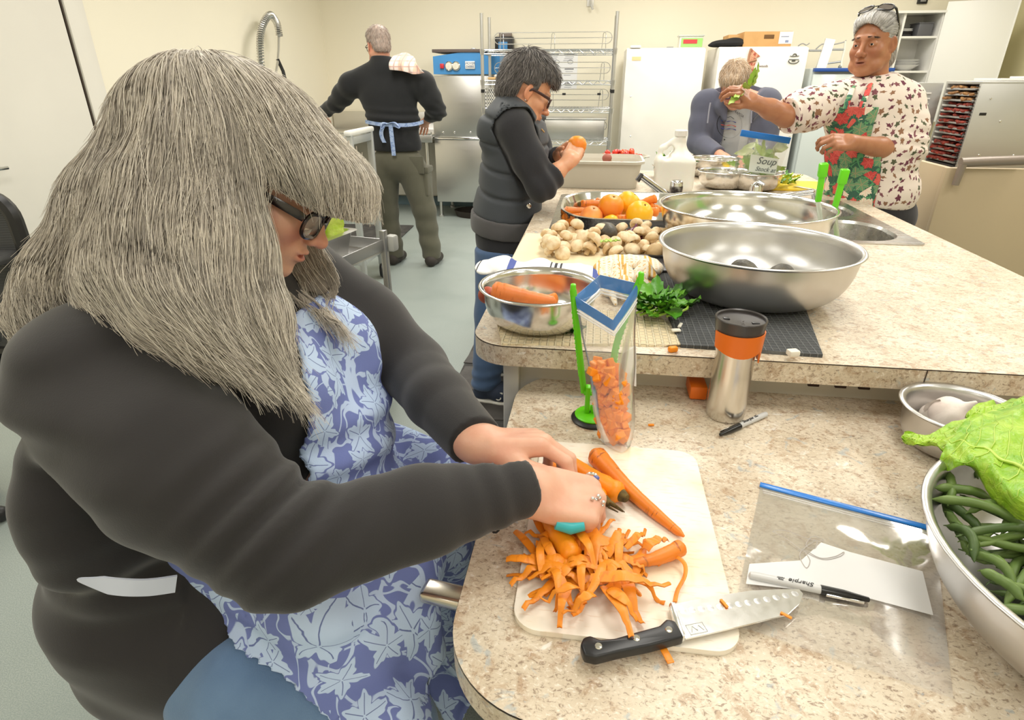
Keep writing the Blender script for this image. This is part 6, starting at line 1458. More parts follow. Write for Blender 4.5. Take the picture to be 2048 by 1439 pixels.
def head_sdf(s, nose=1.0, mouth=1.0, eye=1.0, old=0., jaw=1.0, neck=((-.03, 0, -.07), (-.055, 0, -.20), .056, .062)):
    s.el((-.015, 0, .035), (.098, .077, .088)); s.el((.022, 0, -.04), (.066, .064*jaw, .080), k=.03)
    for y in (1, -1):
        s.rc((.0, y*.054*jaw, -.055), (.058, y*.02, -.100), .02, .017, k=.03); s.el((.054, y*.041, -.028), (.026, .024, .023), k=.02)
    s.el((.071, 0, -.103), (.019, .023, .015), k=.02); s.rc((.080, -.03, .024), (.080, .03, .024), .011, .011, k=.016)
    s.el((.077, 0, -.066), (.020, .028, .022), k=.015)
    for y in (1, -1):
        s.el((.094, y*.032, .002), (.016, .019, .0115), k=.014, op='s')
    if old:
        for y in (1, -1): s.rc((.097, y*.021, -.040), (.083, y*.034, -.078), .0018, .0022, k=.007*old, op='s'); s.el((.050, y*.047, -.082), (.022, .018, .020), k=.02)
        for z in (.052, .062): s.rc((.086, -.03, z), (.086, .03, z), .0012, .0012, k=.004, op='s')
    for y in (1, -1):
        s.el((.0725, y*.032, .0), (.0148, .0165, .0138), k=.004)
        if eye: s.el((.091, y*.032, -.0008), (.011, .0125, .0042*eye), k=.002, op='s')
    n = nose; s.rc((.087, 0, .010), (.107*1, 0, -.030), .0075, .0105*n, k=.013); s.el((.111, 0, -.034), (.0125*n, .0125*n, .0105*n), k=.008)
    for y in (1, -1):
        s.el((.099, y*.013*n, -.038), (.0105*n, .0075*n, .0078*n), k=.006)
    for y in (1, -1): s.el((.105, y*.0068, -.0475), (.007, .0036, .0045), k=.003, op='s')
    s.el((.0935, 0, -.0622), (.009, .022, .0055), k=.004); s.el((.0922, 0, -.0738), (.009, .0195, .0065), k=.004); s.el((.104, 0, -.0680), (.016, .0215, .0017*mouth), k=.002, op='s')
    for y in (1, -1):
        Rr = np.array(rot_m((0, .15, y*-.35)).to_3x3()); s.el((-.010, y*.079, -.006), (.019, .008, .031), Rr, k=.005); s.el((-.005, y*.087, -.002), (.011, .006, .019), Rr, k=.004, op='s'); s.el((-.006, y*.078, -.032), (.009, .006, .010), k=.006)
    s.rc(*neck[:2], neck[2], neck[3], k=.03)
    return s
def head_cols(V, brow=.5):
    C = np.zeros((len(V), 4)); C[:, 3] = 1; x, y, z = V.T; ay = np.abs(y)
    lip = np.exp(-(((z+.0685)/.0085)**4+(y/.021)**4))*(x > .078); C[:, 0] = lip*.8
    C[:, 1] = .8*np.exp(-(((ay-.038)/.022)**2+((z+.034)/.022)**2))*(x > .02)+.7*np.exp(-((x-.112)/.016)**2-(y/.016)**2-((z+.034)/.016)**2)+.5*(ay > .074)*(np.abs(z+.005) < .035)
    if brow: C[:, 2] = brow*np.exp(-(((z-.0245-.05*(ay-.03)*(ay < .03)+.35*np.maximum(ay-.042, 0))/.0042)**4+((ay-.034)/.018)**6))*(x > .05)
    return C
def eye_obj(parent, xf, y, m_iris, look=(0, 0)):
    g = G(); c = (.0735, y, 0); ax_ = Vector((1, look[0], look[1])).normalized(); r = .0122
    ang_ = [0, 10, 10.01, 16, 23, 26, 26.01, 40, 60, 90, 130, 180]
    V = [(max(r*math.sin(R(a)), .00001), r*math.cos(R(a))*(1.03 if a < 26 else 1)) for a in ang_[::-1]]
    for lo, hi, mi in ((0, 6, 0), (5, 10, 1), (9, 12, 2)): g.lathe(V[lo:hi], 18, c, ax_, mi)
    g.xf(xf); return obj('eye', g, [M('eye_white', srgb(226, 220, 212), .15), m_iris, M('pupil_black', (.01, .01, .01), .1)], parent, smooth=180)
def brow_hair(parent, xf, m, n=60, seed=0, flat=False):
    r = random.Random(seed); g = G(); Xf = np.array(xf)
    for y in (1, -1):
        for k in range(n):
            t = k/n; yy = y*(.014+.038*t); z = .0225+.008*math.sin(t*2.2)-.004*t if not flat else .0275+.003*math.sin(t*2.2)-.008*t; x = .0895-.010*t*t-.006*t
            p = np.array([x+.002, yy, z+r.uniform(-.003, .003)]); q2 = p+np.array([.001-.004*t, y*.008, .0035*(1-t)-.001]); g.tube([p, (p+q2)/2+[.0012, 0, 0], q2], [.0007, .0006, .0002], 3, cap=False)
    obj('eyebrows', g.xf(Xf), m, parent, smooth=180, kind='stuff')
def glasses(parent, xf, frame_m, lens_m, w=.052, h=.038, name='glasses', z0=-.002, x0=.096, th=.0022, drop=0):
    Xf = np.array(xf); t = obj(name, None or G().box((x0+.004, 0, z0+.006), (.004, .020, .004), .0015).xf(Xf), frame_m, parent)
    for y in (1, -1):
        cy = y*(.010+w/2); loop = [(x0-.35*max(0, abs(yy)-.035)**1.0+.002, yy, z0+zz) for yy, zz in [(cy+px, pz) for px, pz in rrect(0, 0, w, h, h*.42, 6)]]
        obj('rim', G().tube(loop, th, 6, closed=True, flat=1.3).xf(Xf), frame_m, t)
        P = np.array(loop); c = P.mean(0); k = len(P); g = G().add(np.concatenate([P+[.0004, 0, 0], P-[.0004, 0, 0]]), [list(range(k)), list(range(k, 2*k))[::-1]]).xf(Xf); obj('lens', g, lens_m, t)
        hy = y*(.010+w+.004); obj('temple', G().tube([(x0-.012, hy-y*.002, z0+.008), (x0-.02, y*.074, z0+.010), (.04, y*.079, z0+.011), (.0, y*.081, z0+.010), (-.025, y*.081, z0-.012)], [th*1.3, th*1.4, th*1.3, th*1.2, th*1.1], 6, flat=1.8).xf(Xf), frame_m, t)
    return t
def hand(s, W, X, Z, side, curls=None, spread=(.16, .04, -.06, -.18), thumb=None, sc=1.0, fat=1.0, fore=None):
    """right hand side=+1; X towards the fingers, Z out of the back of the hand; adds to an SDF in world space"""
    Fm = frame(X, Z); W = np.asarray(W, float)
    T = lambda p: W+Fm @ (np.array([p[0], p[1]*side, p[2]])*sc)
    f = fat*sc; curls = curls or [(.5, .6, .4)]*4
    s.bx(T((.052, .002, .0)), np.array([.043, .037*fat, .0125*fat])*sc, Fm, rd=.011*sc, k=.012); s.el(T((.035, .026, -.010)), np.array([.034, .018, .016])*f, Fm, k=.012); s.el(T((.038, -.024, -.008)), np.array([.036, .015, .014])*f, Fm, k=.012)
    s.el(T((-.005, 0, 0)), np.array([.04, .029*fat, .020*fat])*sc, Fm, k=.02)
    base = [(.090, .029, .001), (.096, .010, .003), (.091, -.010, .002), (.081, -.028, -.002)]; lens = [(.043, .026, .021), (.047, .030, .022), (.043, .028, .021), (.034, .021, .019)]; rad = [(.0098, .0088, .0080, .0068), (.0100, .0090, .0081, .0069), (.0095, .0085, .0077, .0066), (.0085, .0076, .0069, .0060)]
    tips = []
    for i in range(4):
        p = np.array(base[i]); a = 0.
        s.rc(T(p-np.array([.03, 0, .002])), T(p), .0105*f, rad[i][0]*f*1.06, k=.008)
        for j in range(3):
            a += curls[i][j]; d = np.array([math.cos(a)*math.cos(spread[i]), math.cos(a)*math.sin(spread[i])*1.0, -math.sin(a)]); q2 = p+d*lens[i][j]
            s.rc(T(p), T(q2), rad[i][j]*f, rad[i][j+1]*f, k=.0035 if j else .006); p = q2
        tips.append(T(p))
    th = thumb or [(.62, .70, -.35), (.85, .40, -.33), (.95, .15, -.28)]; p = np.array([.020, .026, -.008])
    for j, (L_, r0, r1) in enumerate(((.044, .0145, .0120), (.034, .0118, .0105), (.028, .0108, .0080))):
        d = np.array(th[j]); d = d/np.linalg.norm(d); q2 = p+d*L_; s.rc(T(p), T(q2), r0*f, r1*f, k=.010 if j == 0 else .004); p = q2
    tips.append(T(p))
    return tips
def field_sampler(D, ax):
    lo = np.array([a[0] for a in ax]); h = ax[0][1]-ax[0][0]; n = np.array(D.shape)
    def f(P):
        q2 = (P-lo)/h; q2 = np.clip(q2, 0, n-1.001); i = q2.astype(int); t = q2-i; out = 0
        for a in (0, 1):
            for b in (0, 1):
                for c in (0, 1): out = out+D[i[:, 0]+a, i[:, 1]+b, i[:, 2]+c]*(t[:, 0] if a else 1-t[:, 0])*(t[:, 1] if b else 1-t[:, 1])*(t[:, 2] if c else 1-t[:, 2])
        return out
    return f
def hair_mat(name, cols, rough=.42):
    m, nt, b = new_mat(name); g = nt.nodes.new('ShaderNodeNewGeometry'); cr = nt.nodes.new('ShaderNodeValToRGB'); nt.links.new(g.outputs['Random Per Island'], cr.inputs[0]); el_ = cr.color_ramp.elements
    for i, c in enumerate(cols):
        e = el_[i] if i < 2 else el_.new(i/(len(cols)-1)); e.position = i/(len(cols)-1); e.color = c4(c)
    for i, c in enumerate(cols): pass
    n = noise(nt, coords(nt), 30, 3); link(nt, mix(nt, n.ss(.3, .7)*.35, cr.outputs[0], cols[0]), b.inputs['Base Color']); b.inputs['Roughness'].default_value = rough; b.inputs['Specular IOR Level'].default_value = .35; return m
def ribbons(paths, rad, sides=3):
    """paths: (N, m, 3) array -> tapered thin tubes, fast"""
    N, m, _ = paths.shape; T = np.gradient(paths, axis=1); T /= np.linalg.norm(T, axis=2, keepdims=True)+1e-9
    ref = np.where(np.abs(T[..., 2:3]) > .8, np.array([1., 0, 0]), np.array([0, 0, 1.])); U = np.cross(T, ref); U /= np.linalg.norm(U, axis=2, keepdims=True)+1e-9; Wv = np.cross(T, U)
    r = np.asarray(rad).reshape(-1, 1, 1)*(1-.75*np.linspace(0, 1, m)**2)[None, :, None]
    V = np.stack([paths+r*(math.cos(2*math.pi*k/sides)*U+math.sin(2*math.pi*k/sides)*Wv) for k in range(sides)], 2)
    idx = np.arange(N*m*sides).reshape(N, m, sides); F = []
    for k in range(sides): a, b = idx[:, :-1, k], idx[:, :-1, (k+1) % sides]; c, d = idx[:, 1:, (k+1) % sides], idx[:, 1:, k]; F.append(np.stack([a, b, c, d], -1).reshape(-1, 4))
    return V.reshape(-1, 3), np.concatenate(F)
def hair(name, s, h, guides, n, length, m_base, m_str, parent, rad=.0006, lift=.004, sigma=.05, seg=12, mask=None, keep=None, seed=0, disp=.004, jitter=.25, label=None, xf=None, frizz=.0, back=.3, stop=None, crown=None):
    """a hair mass from an SDF plus combed strands that follow guide polylines over its surface"""
    D, ax = s.field(h, .03); 
    if keep is not None: D = keep(fgrid(ax), D)
    V, F = nets(D, ax, 2); N = vnormals(V, F); smp = field_sampler(D, ax)
    gp, gt = [], []
    for g in guides:
        P = smooth_path(g, 14); t = np.gradient(P, axis=0); t /= np.linalg.norm(t, axis=1, keepdims=True); gp.append(P); gt.append(t)
    gp = np.concatenate(gp); gt = np.concatenate(gt)
    def flow(P):
        out = np.zeros_like(P)
        for i in range(0, len(P), 4000):
            d2 = ((P[i:i+4000, None]-gp[None])**2).sum(-1); w = np.exp(-d2/(2*sigma*sigma))+1e-9*np.exp(-d2*20); out[i:i+4000] = (w @ gt)/(w.sum(1, keepdims=True)+1e-12)
        return out/(np.linalg.norm(out, axis=1, keepdims=True)+1e-9)
    # groove the mass along the flow so that it reads as locks
    fl = flow(V); side = np.cross(fl, N); 
    if disp: V = V+N*(disp*np.sin((V*side).sum(1)*220+3*wob(V, 20, seed))*.35+disp*.5*wob(V, 60, seed+1))[:, None]
    A = np.linalg.norm(np.cross(V[F[:, 1]]-V[F[:, 0]], V[F[:, 2]]-V[F[:, 0]]), axis=1); cen = V[F].mean(1)
    if mask is not None: A = A*mask(cen)
    r = np.random.default_rng(seed); pick = r.choice(len(F), n, p=A/A.sum()); P = cen[pick]+r.normal(size=(n, 3))*h*.5; P0 = P.copy()
    L = length*(.55+.75*r.random(n)); st = (L/(seg-1))[:, None]; paths = np.zeros((n, seg, 3)); jit = r.normal(size=(n, 3))*jitter; e = h
    tgt = .0006+lift*r.random(n)**2
    P = P-flow(P)*(L*back*(1 if crown is None else np.clip((np.linalg.norm(P-crown, axis=1)-.05)/.10, 0, 1)))[:, None]
    live = np.ones(n, bool)
    for i in range(seg):
        for _ in range(2):
            d = smp(P); g_ = np.stack([smp(P+np.eye(3)[k]*e)-smp(P-np.eye(3)[k]*e) for k in range(3)], 1); g_ /= np.linalg.norm(g_, axis=1, keepdims=True)+1e-9
            want = tgt*(.3+1.2*i/seg); corr = np.clip(d-want, -.02, .006 if i < seg*.7 else .0015); P = P-g_*corr[:, None]
        if stop is not None:
            bad = stop(P); live &= ~bad
            if i: P = np.where(live[:, None], P, paths[:, i-1]+(paths[:, i-1]-paths[:, max(i-2, 0)])*.02)
        paths[:, i] = P; v = flow(P)+jit*(.3+.7*i/seg); v /= np.linalg.norm(v, axis=1, keepdims=True); P = P+v*st
        if frizz: P = P+r.normal(size=P.shape)*frizz
    if stop is not None: ok = np.linalg.norm(paths[:, -1]-paths[:, 0], axis=1) > .012; paths = paths[ok]; n = len(paths)
    Vs, Fs = ribbons(paths, rad*(.6+.8*r.random(n)))
    if xf is not None:
        m4 = np.array(xf); V = V @ m4[:3, :3].T+m4[:3, 3]; Vs = Vs @ m4[:3, :3].T+m4[:3, 3]
    o = obj(name, fast_mesh(name, V, F, m_base), None, parent, label=label)
    obj('hair_strands', fast_mesh('hair_strands', Vs, Fs, m_str), None, o, kind='stuff')
    return o
def hit(s, u, v, d0=.4, d1=1.6):
    """first point where the ray through a pixel meets an SDF"""
    t = np.linspace(d0, d1, 1200); P = _C+_ray(u, v)[None]*(t/FOC)[:, None]; D = np.full(len(t), .5)
    for q2 in s.p:
        d = SDF._d(q2, P); k = max(q2[5], 1e-6); sg = 1 if q2[6] == 'u' else -1
        hh = np.maximum(k-np.abs(D-sg*d), 0)/k; D = np.minimum(D, d)-hh*hh*k*.25 if sg > 0 else np.maximum(D, -d)+hh*hh*k*.25
    i = np.argmax(D < 0); return P[i] if D[i] < 0 else P[np.argmin(D)]
def join_mesh(parts, mats):
    """several (V, F, colours) pieces -> one mesh"""
    Vs, Fs, Cs, n = [], [], [], 0
    for V, F, C in parts: Vs.append(V); Fs.append(F+n); Cs.append(C if C is not None else np.tile([0, 0, 0, 1.], (len(V), 1))); n += len(V)
    return fast_mesh('person', np.concatenate(Vs), np.concatenate(Fs), mats, True, np.concatenate(Cs))
def piece(s, h, col=None, xf=None, fn=None, smooth=1, pad=.02):
    D, ax = s.field(h, pad); D = fn(fgrid(ax), D) if fn else D; V, F = nets(D, ax, smooth); C = col(V) if col else None
    if xf is not None: m = np.array(xf); V = V @ m[:3, :3].T+m[:3, 3]
    return V, F, C
def person(label, parts, mat_, base):
    o = bpy.data.objects.new('person', join_mesh(parts, mat_)); COL.objects.link(o); 
    me = o.data; b = Vector(base); me.transform(Matrix.Translation(-b)); o.location = b
    return tag(o, label, 'person')
def facing(yaw, pitch, roll=0):
    x = np.array([math.cos(yaw)*math.cos(pitch), math.sin(yaw)*math.cos(pitch), -math.sin(pitch)]); z = np.array([0, 0, 1.]); z = z-x*(x @ z); z /= np.linalg.norm(z); y = np.cross(z, x)
    return np.stack([x, y*math.cos(roll)+z*math.sin(roll), z*math.cos(roll)-y*math.sin(roll)], 1)
def half(P, n, p): return (P-np.asarray(p)) @ (np.asarray(n, float)/np.linalg.norm(n))     # signed distance to a plane, + on the side of n
def fabric(name, col, rough=.9, knit=300, amt=.15, var=None, sheen=.2):
    m, nt, b = new_mat(name); v = coords(nt); n = noise(nt, v, knit, 2); c = mix(nt, noise(nt, v, 5, 4).ss(.35, .65)*(.5 if var else .25), col, var or tuple(x*.8 for x in col))
    link(nt, c, b.inputs['Base Color']); b.inputs['Roughness'].default_value = rough; b.inputs['Sheen Weight'].default_value = sheen; b.inputs['Specular IOR Level'].default_value = .25; bump(nt, b, n, amt, .002); return m
def leaf_print(name, ground, leafc, vein, stem, scale=13, lobes=5, size=.46, third='Object', light=None, dens=1.0, rot_scale=1.0, colors=None, stems=True, veins=True, elong=1.0, vary=0, amp=.22, asym=.18):
    """printed cloth: lobed leaves scattered by a cell pattern, each turned its own way, with veins and trailing stems"""
    m, nt, b = new_mat(name); v = coords(nt, third)
    vo = nt.nodes.new('ShaderNodeTexVoronoi'); vo.inputs['Scale'].default_value = scale; vo.inputs['Randomness'].default_value = .75; nt.links.new(v, vo.inputs['Vector'])
    sub = nt.nodes.new('ShaderNodeVectorMath'); sub.operation = 'SUBTRACT'; nt.links.new(v, sub.inputs[0]); nt.links.new(vo.outputs['Position'], sub.inputs[1])
    scl = nt.nodes.new('ShaderNodeVectorMath'); scl.operation = 'SCALE'; scl.inputs['Scale'].default_value = scale; nt.links.new(sub.outputs[0], scl.inputs[0])
    rc_ = nt.nodes.new('ShaderNodeSeparateColor'); nt.links.new(vo.outputs['Color'], rc_.inputs[0]); r1, r2, r3 = (E(o) for o in rc_.outputs[:3])
    # flatten to the surface: use the two axes across the normal
    geo = nt.nodes.new('ShaderNodeNewGeometry'); tn = nt.nodes.new('ShaderNodeVectorTransform'); tn.vector_type = 'NORMAL'; tn.convert_from = 'WORLD'; tn.convert_to = 'OBJECT'; nt.links.new(geo.outputs['Normal'], tn.inputs[0])
    def vm(op, a, b_):
        n = nt.nodes.new('ShaderNodeVectorMath'); n.operation = op
        for i, x in enumerate((a, b_)):
            if isinstance(x, tuple): n.inputs[i].default_value = x
            else: nt.links.new(x, n.inputs[i])
        return n
    ax1 = vm('NORMALIZE', vm('CROSS_PRODUCT', tn.outputs[0], (.36, .48, .8)).outputs[0], (0, 0, 0)).outputs[0]; ax2 = vm('CROSS_PRODUCT', tn.outputs[0], ax1).outputs[0]
    x = E(vm('DOT_PRODUCT', scl.outputs[0], ax1).outputs['Value']); y = E(vm('DOT_PRODUCT', scl.outputs[0], ax2).outputs['Value'])
    a = r1*6.283; ca, sa = a.cos(), a.sin(); X = x*ca+y*sa; Y = (y*ca-x*sa)*elong*((r2*vary+.8) if vary else 1)
    rad = (X*X+Y*Y).sqrt(); th = atan2(Y, X)
    k = size*(.75+.5*r2.v if False else 1) if False else size
    edge = (th*lobes).cos()*amp+(th*(lobes*3)).cos()*.07+(th*.5).cos()*asym+(.86-asym)
    inside = (edge*k-rad).ss(-.012, .012)
    vn = ((th*(lobes/2)).sin().abs()*rad).ss(.030, .012)*(rad > .03)*((edge*k*.85-rad) > 0) if veins else None
    c = ground
    if stems:
        nz = noise(nt, v, scale*.9, 1.5, .4, .4); c = mix(nt, ((nz-.5).abs()).ss(.028, .020), c, stem); c = mix(nt, ((noise(nt, mapping(nt, v, loc=(5, 3, 1)), scale*1.1, 1, .4, .6)-.5).abs()).ss(.020, .012), c, stem)
    lc = leafc
    if colors:
        for i, cc in enumerate(colors): lc = mix(nt, r3 > (i+1)/(len(colors)+1), lc, cc)
    elif light: lc = mix(nt, r3, leafc, light)
    halo = (edge*k*1.12-rad).ss(-.01, .01); 
    if veins: c = mix(nt, halo, c, ground)
    c = mix(nt, inside*((r2 < dens) if dens < 1 else 1), c, lc)
    if veins: c = mix(nt, vn*.9, c, vein)
    link(nt, c, b.inputs['Base Color']); b.inputs['Roughness'].default_value = .9; b.inputs['Specular IOR Level'].default_value = .2; bump(nt, b, noise(nt, v, 420, 2), .12, .002); return m
# ---------------------------------------------------------------- the seated woman peeling carrots
SKIN1 = skin_mat('fair_pink_skin', srgb(228, 178, 152), srgb(186, 96, 84), srgb(214, 136, 114))
BLKSH = fabric('black_knit', srgb(48, 46, 47), .85, 500, .12, srgb(38, 36, 37), .25)
JEAN = fabric('blue_denim', srgb(110, 138, 172), .9, 500, .35, srgb(72, 98, 136))
Hs = .93; Hc = np.array([-.483, .847, 1.276]); HR = facing(R(2.8), R(30), R(-13)); HX = mat4(HR*Hs, Hc)
def HL(x, y, z): return Hc+HR @ (np.array([x, y, z])*Hs)
W1 = np.array([-.070, .680, .897]); E1 = np.array([-.335, .512, .905]); S1 = np.array([-.625, .605, 1.062])
W2 = PD(952, 884, .93); E2 = np.array([-.34, 1.02, .90]); S2 = np.array([-.585, 1.09, 1.05])
def torso1(s, arms=True, legs=False, pad=0., back=True):
    p = pad
    if back: s.el(PD(205, 1000, .87), (.085+p, .12+p, .15+p), k=.06)
    s.el((-.60, .845, 1.00), (.15+p, .20+p, .17+p), k=.05); s.el((-.50, .765, .965), (.105+p, .095+p, .10+p), k=.05); s.el((-.49, .935, .965), (.105+p, .095+p, .10+p), k=.05)
    s.el((-.57, .84, .78), (.19+p, .235+p, .19+p), k=.06); s.el((-.68, .835, .63), (.20+p, .26+p, .15+p), k=.06); s.el((-.73, .83, .91), (.12+p, .195+p, .24+p), k=.06)
    s.rc((-.63, .64, 1.075), (-.60, .84, 1.125), .085+p, .075+p, k=.05); s.rc((-.595, 1.05, 1.07), (-.60, .84, 1.125), .085+p, .075+p, k=.05)
    if arms:
        s.chain([S1, np.array([-.495, .555, .985]), E1+np.array([-.01, 0, .0])], [.100+p, .096+p, .076+p], k=.035); s.chain([E1, (E1+W1)/2+np.array([0, 0, .004]), W1+np.array([-.006, 0, 0])], [.074+p, .062+p, .044+p*.6], k=.02)
        s.chain([S2, np.array([-.46, 1.075, .965]), E2], [.095+p, .088+p, .068+p], k=.035); s.chain([E2, (E2+W2)/2, W2], [.066+p, .056+p, .044+p*.6], k=.02)
    return s
def legs1(s, p=0.):
    s.chain([(-.66, .67, .54), (-.50, .57, .54), (-.27, .53, .54)], [.085+p, .102+p, .080+p], k=.04); s.chain([(-.68, 1.0, .585), (-.48, 1.02, .60), (-.27, 1.02, .575)], [.125+p, .110+p, .082+p], k=.04)
    s.chain([(-.27, .53, .54), (-.30, .53, .33), (-.33, .53, .10)], [.080+p, .066+p, .05+p], k=.03); s.chain([(-.27, 1.02, .575), (-.30, 1.02, .33), (-.33, 1.02, .10)], [.080+p, .066+p, .05+p], k=.03)
    return s
# skin: head, the two hands with wrists, and the body under the clothes
hs = head_sdf(SDF(), nose=1.04, mouth=2.4, eye=.55, jaw=1.14, neck=((-.03, 0, -.07), (-.075, 0, -.185), .058, .066))
hd = SDF()
t1 = hand(hd, W1+np.array([.012, .002, -.004]), (.93, .16, -.28), (-.15, -.28, .95), 1, [(1.0, 1.3, .7), (1.15, 1.3, .7), (1.25, 1.25, .7), (1.3, 1.2, .7)], thumb=[(.75, .55, -.5), (.85, .05, -.5), (.8, -.3, -.45)], sc=.95, fat=1.2)
hd.rc(W1, W1+(E1-W1)*.35, .033, .040, k=.02)
t2 = hand(hd, W2+np.array([.008, 0, .002]), (.97, .16, -.02), (-.05, .30, .95), -1, [(.55, .75, .45), (.6, .8, .5), (.65, .85, .5), (.7, .9, .5)], spread=(.10, .02, -.05, -.12), thumb=[(.80, .50, -.30), (.93, .30, -.25), (.97, .10, -.22)], sc=1.02, fat=1.12)
hd.rc(W2, W2+(E2-W2)*.35, .033, .040, k=.02)
core = legs1(torso1(SDF(), True, pad=-.016), -.014)
pw = person('seated woman with long grey hair, black top and blue leaf apron, peeling a carrot', [piece(hs, .0026, head_cols, HX, smooth=1), piece(hd, .0024, None), piece(core, .012)], SKIN1, (-.6, .84, 0))
for y in (.032, -.032): eye_obj(pw, HX, y, M('hazel_iris', srgb(96, 84, 60), .2), (0, -.5))
# black top: torso and sleeves, cut at neckline, cuffs and hem
sh = torso1(SDF()); sh.el((-.71, .82, .62), (.225, .315, .20), k=.05); sh.el((-.70, .72, .50), (.19, .20, .10), k=.05); sh.el((-.60, .655, .575), (.15, .15, .115), k=.05)
CU1 = (W1-E1)/np.linalg.norm(W1-E1); CU2 = (W2-E2)/np.linalg.norm(W2-E2)
def folds1(P, D):
    f = 0
    a = P-E1; r_ = np.exp(-(np.linalg.norm(a-np.array([-.02, .0, .05]), axis=-1)/.085)**2); f = f+.0085*r_*np.sin((a @ np.array([.75, -.1, -.65]))*150+2*wob(P, 14, 3))
    b_ = P-np.array([-.60, .60, 1.02]); r2 = np.exp(-(np.linalg.norm(b_/np.array([1.2, 1, 1.1]), axis=-1)/.13)**2); f = f+.0075*r2*np.sin((b_ @ np.array([.22, .1, -.97]))*95+2.2*wob(P, 10, 4))
    c = P-(E1+W1)/2; t = c @ CU1; r3 = np.exp(-((np.linalg.norm(c-t[..., None]*CU1, axis=-1)-.0)/.09)**2)*np.exp(-((t-.10)/.06)**2); f = f+.0022*r3*np.sin(t*150+1.5*wob(P, 25, 8))
    d = np.exp(-((P[..., 2]-.74)/.10)**2)*(P[..., 0] < -.58); f = f+.006*d*np.sin(P[..., 2]*75+3*wob(P, 7, 5)+4*P[..., 0])
    return D-f-.0025*wob(P, 16, 6)
def cut1(P, D):
    D = folds1(P, D); Q = P-W1; D = smax(D, np.where(np.linalg.norm(P-W1, axis=-1) < .12, (Q @ CU1)-.004, -1), .004); Q = P-W2; D = smax(D, np.where(np.linalg.norm(P-W2, axis=-1) < .12, (Q @ CU2)-.004, -1), .004)
    D = smax(D, (.42-P[..., 2]+2.6*np.maximum(np.minimum(P[..., 0], -.42)+.595, 0))*.36, .008); nk = np.linalg.norm((P-HL(-.06, 0, -.185))/np.array([1.15, 1.0, .9]), axis=-1)-.073; return smax(D, -nk, .008)
shirt = sdf_obj('black_top', sh, .0052, BLKSH, pw, cut1, smooth=1)
for Wp, Cp in ((W1, CU1), (W2, CU2)):
    c_ = Wp+Cp*-.062; fr_ = frame(Cp, (0, 0, 1)); obj('cuff_seam', G().tube([c_+fr_ @ np.array([0, .0445*math.cos(a), .0445*math.sin(a)]) for a in np.linspace(0, 6.283, 25)[:-1]], .0016, 5, closed=True), M('black_seam', srgb(30, 28, 29), .9), shirt)
jl = legs1(SDF())
def cutj(P, D): D = D-.003*np.sin(P[..., 0]*60+3*wob(P, 12, 1))*np.exp(-((P[..., 0]+.55)/.12)**2)-.0015*wob(P, 22, 2); return smax(D, .07-P[..., 2], .006)
jeans = sdf_obj('jeans', jl, .008, JEAN, pw, cutj)
for yy in (.53, 1.02): s = SDF().chain([(-.34, yy, .05), (-.26, yy, .045), (-.16, yy, .035)], [.05, .045, .036], k=.02); sdf_obj('shoe', s, .008, BLACKP, pw, lambda P, D: smax(D, .002-P[..., 2]))
stl = thing('work_stool', 'black padded stool under the seated woman with long grey hair', 'stool', (-.72, .83, 0))
obj('seat', G().lathe([(.001, .385), (.17, .385), (.185, .40), (.185, .425), (.17, .44), (.001, .445)], 32, (-.72, .83, 0)), BLACKP, stl)
obj('post', G().cyl((-.72, .83, .05), (-.72, .83, .39), .025), CHROME, stl); obj('base_plate', G().lathe([(.001, .0), (.20, .0), (.20, .012), (.03, .05), (.001, .05)], 32, (-.72, .83, 0)), CHROME, stl)
# blue leaf-print apron: bib over the chest, skirt over the lap
APR = leaf_print('blue_leaf_print_cotton', srgb(116, 128, 186), srgb(190, 210, 240), srgb(92, 104, 160), srgb(188, 206, 238), 13.5, 5, .47)
ap = torso1(SDF(), False, pad=.012, back=False); legs1(ap, .014); ap.el((-.50, .85, .83), (.155, .22, .14), k=.06)
ap.chain([(-.36, .60, .70), (-.27, .72, .70), (-.25, .98, .70)], [.055, .05, .05], k=.06); ap.el((-.42, .83, .70), (.20, .27, .05), k=.06); ap.chain([(-.26, .62, .66), (-.20, .66, .45), (-.20, .66, .30)], [.05, .03, .02], k=.05)
ap.chain([(-.24, .85, .66), (-.19, .85, .45), (-.19, .85, .30)], [.06, .03, .02], k=.06)
APA, APB = PD(330, 1350, .83), PD(660, 1450, .815)
def cuta(P, D):
    x, y, z = P[..., 0], P[..., 1], P[..., 2]
    D = D-.0035*wob(P, 18, 11)-.006*np.exp(-((z-.86)/.07)**2)*np.sin(z*90+25*y+2*wob(P, 9, 12))*(x > -.5)-.008*np.exp(-((z-.68)/.12)**2)*np.sin(38*y+20*x+2.5*wob(P, 8, 13))
    sh_ = np.abs(D+.004)-.004
    t = np.clip((1.10-z)/.27, 0, 1); ylo = .755-.085*t; yhi = .955+.09*t      # bib sides
    bib = np.maximum(np.maximum(ylo-y, y-yhi), np.maximum(z-1.085+.9*np.maximum(.80-y, 0), -(x+.575)))
    xs = -.79+.50*np.clip((.80-z)/.26, 0, 1)**1.7; skirt = np.maximum(np.maximum(z-.845, (xs-x)*.8), np.maximum(.30-z, y-1.2)); skirt = np.maximum(skirt, -(y-.48))
    pn = np.cross(APB-APA, [0, 1., 0]); pn = pn*np.sign(-pn[2])/np.linalg.norm(pn); skirt = np.maximum(skirt, np.minimum((P-APA) @ pn, .74-y))
    m = smin(bib, skirt, .02); return smax(sh_, m, .003)
apron = sdf_obj('apron', ap, .0045, APR, pw, cuta, smooth=1)
TIE = M('pale_apron_tie', srgb(208, 214, 232), .9)
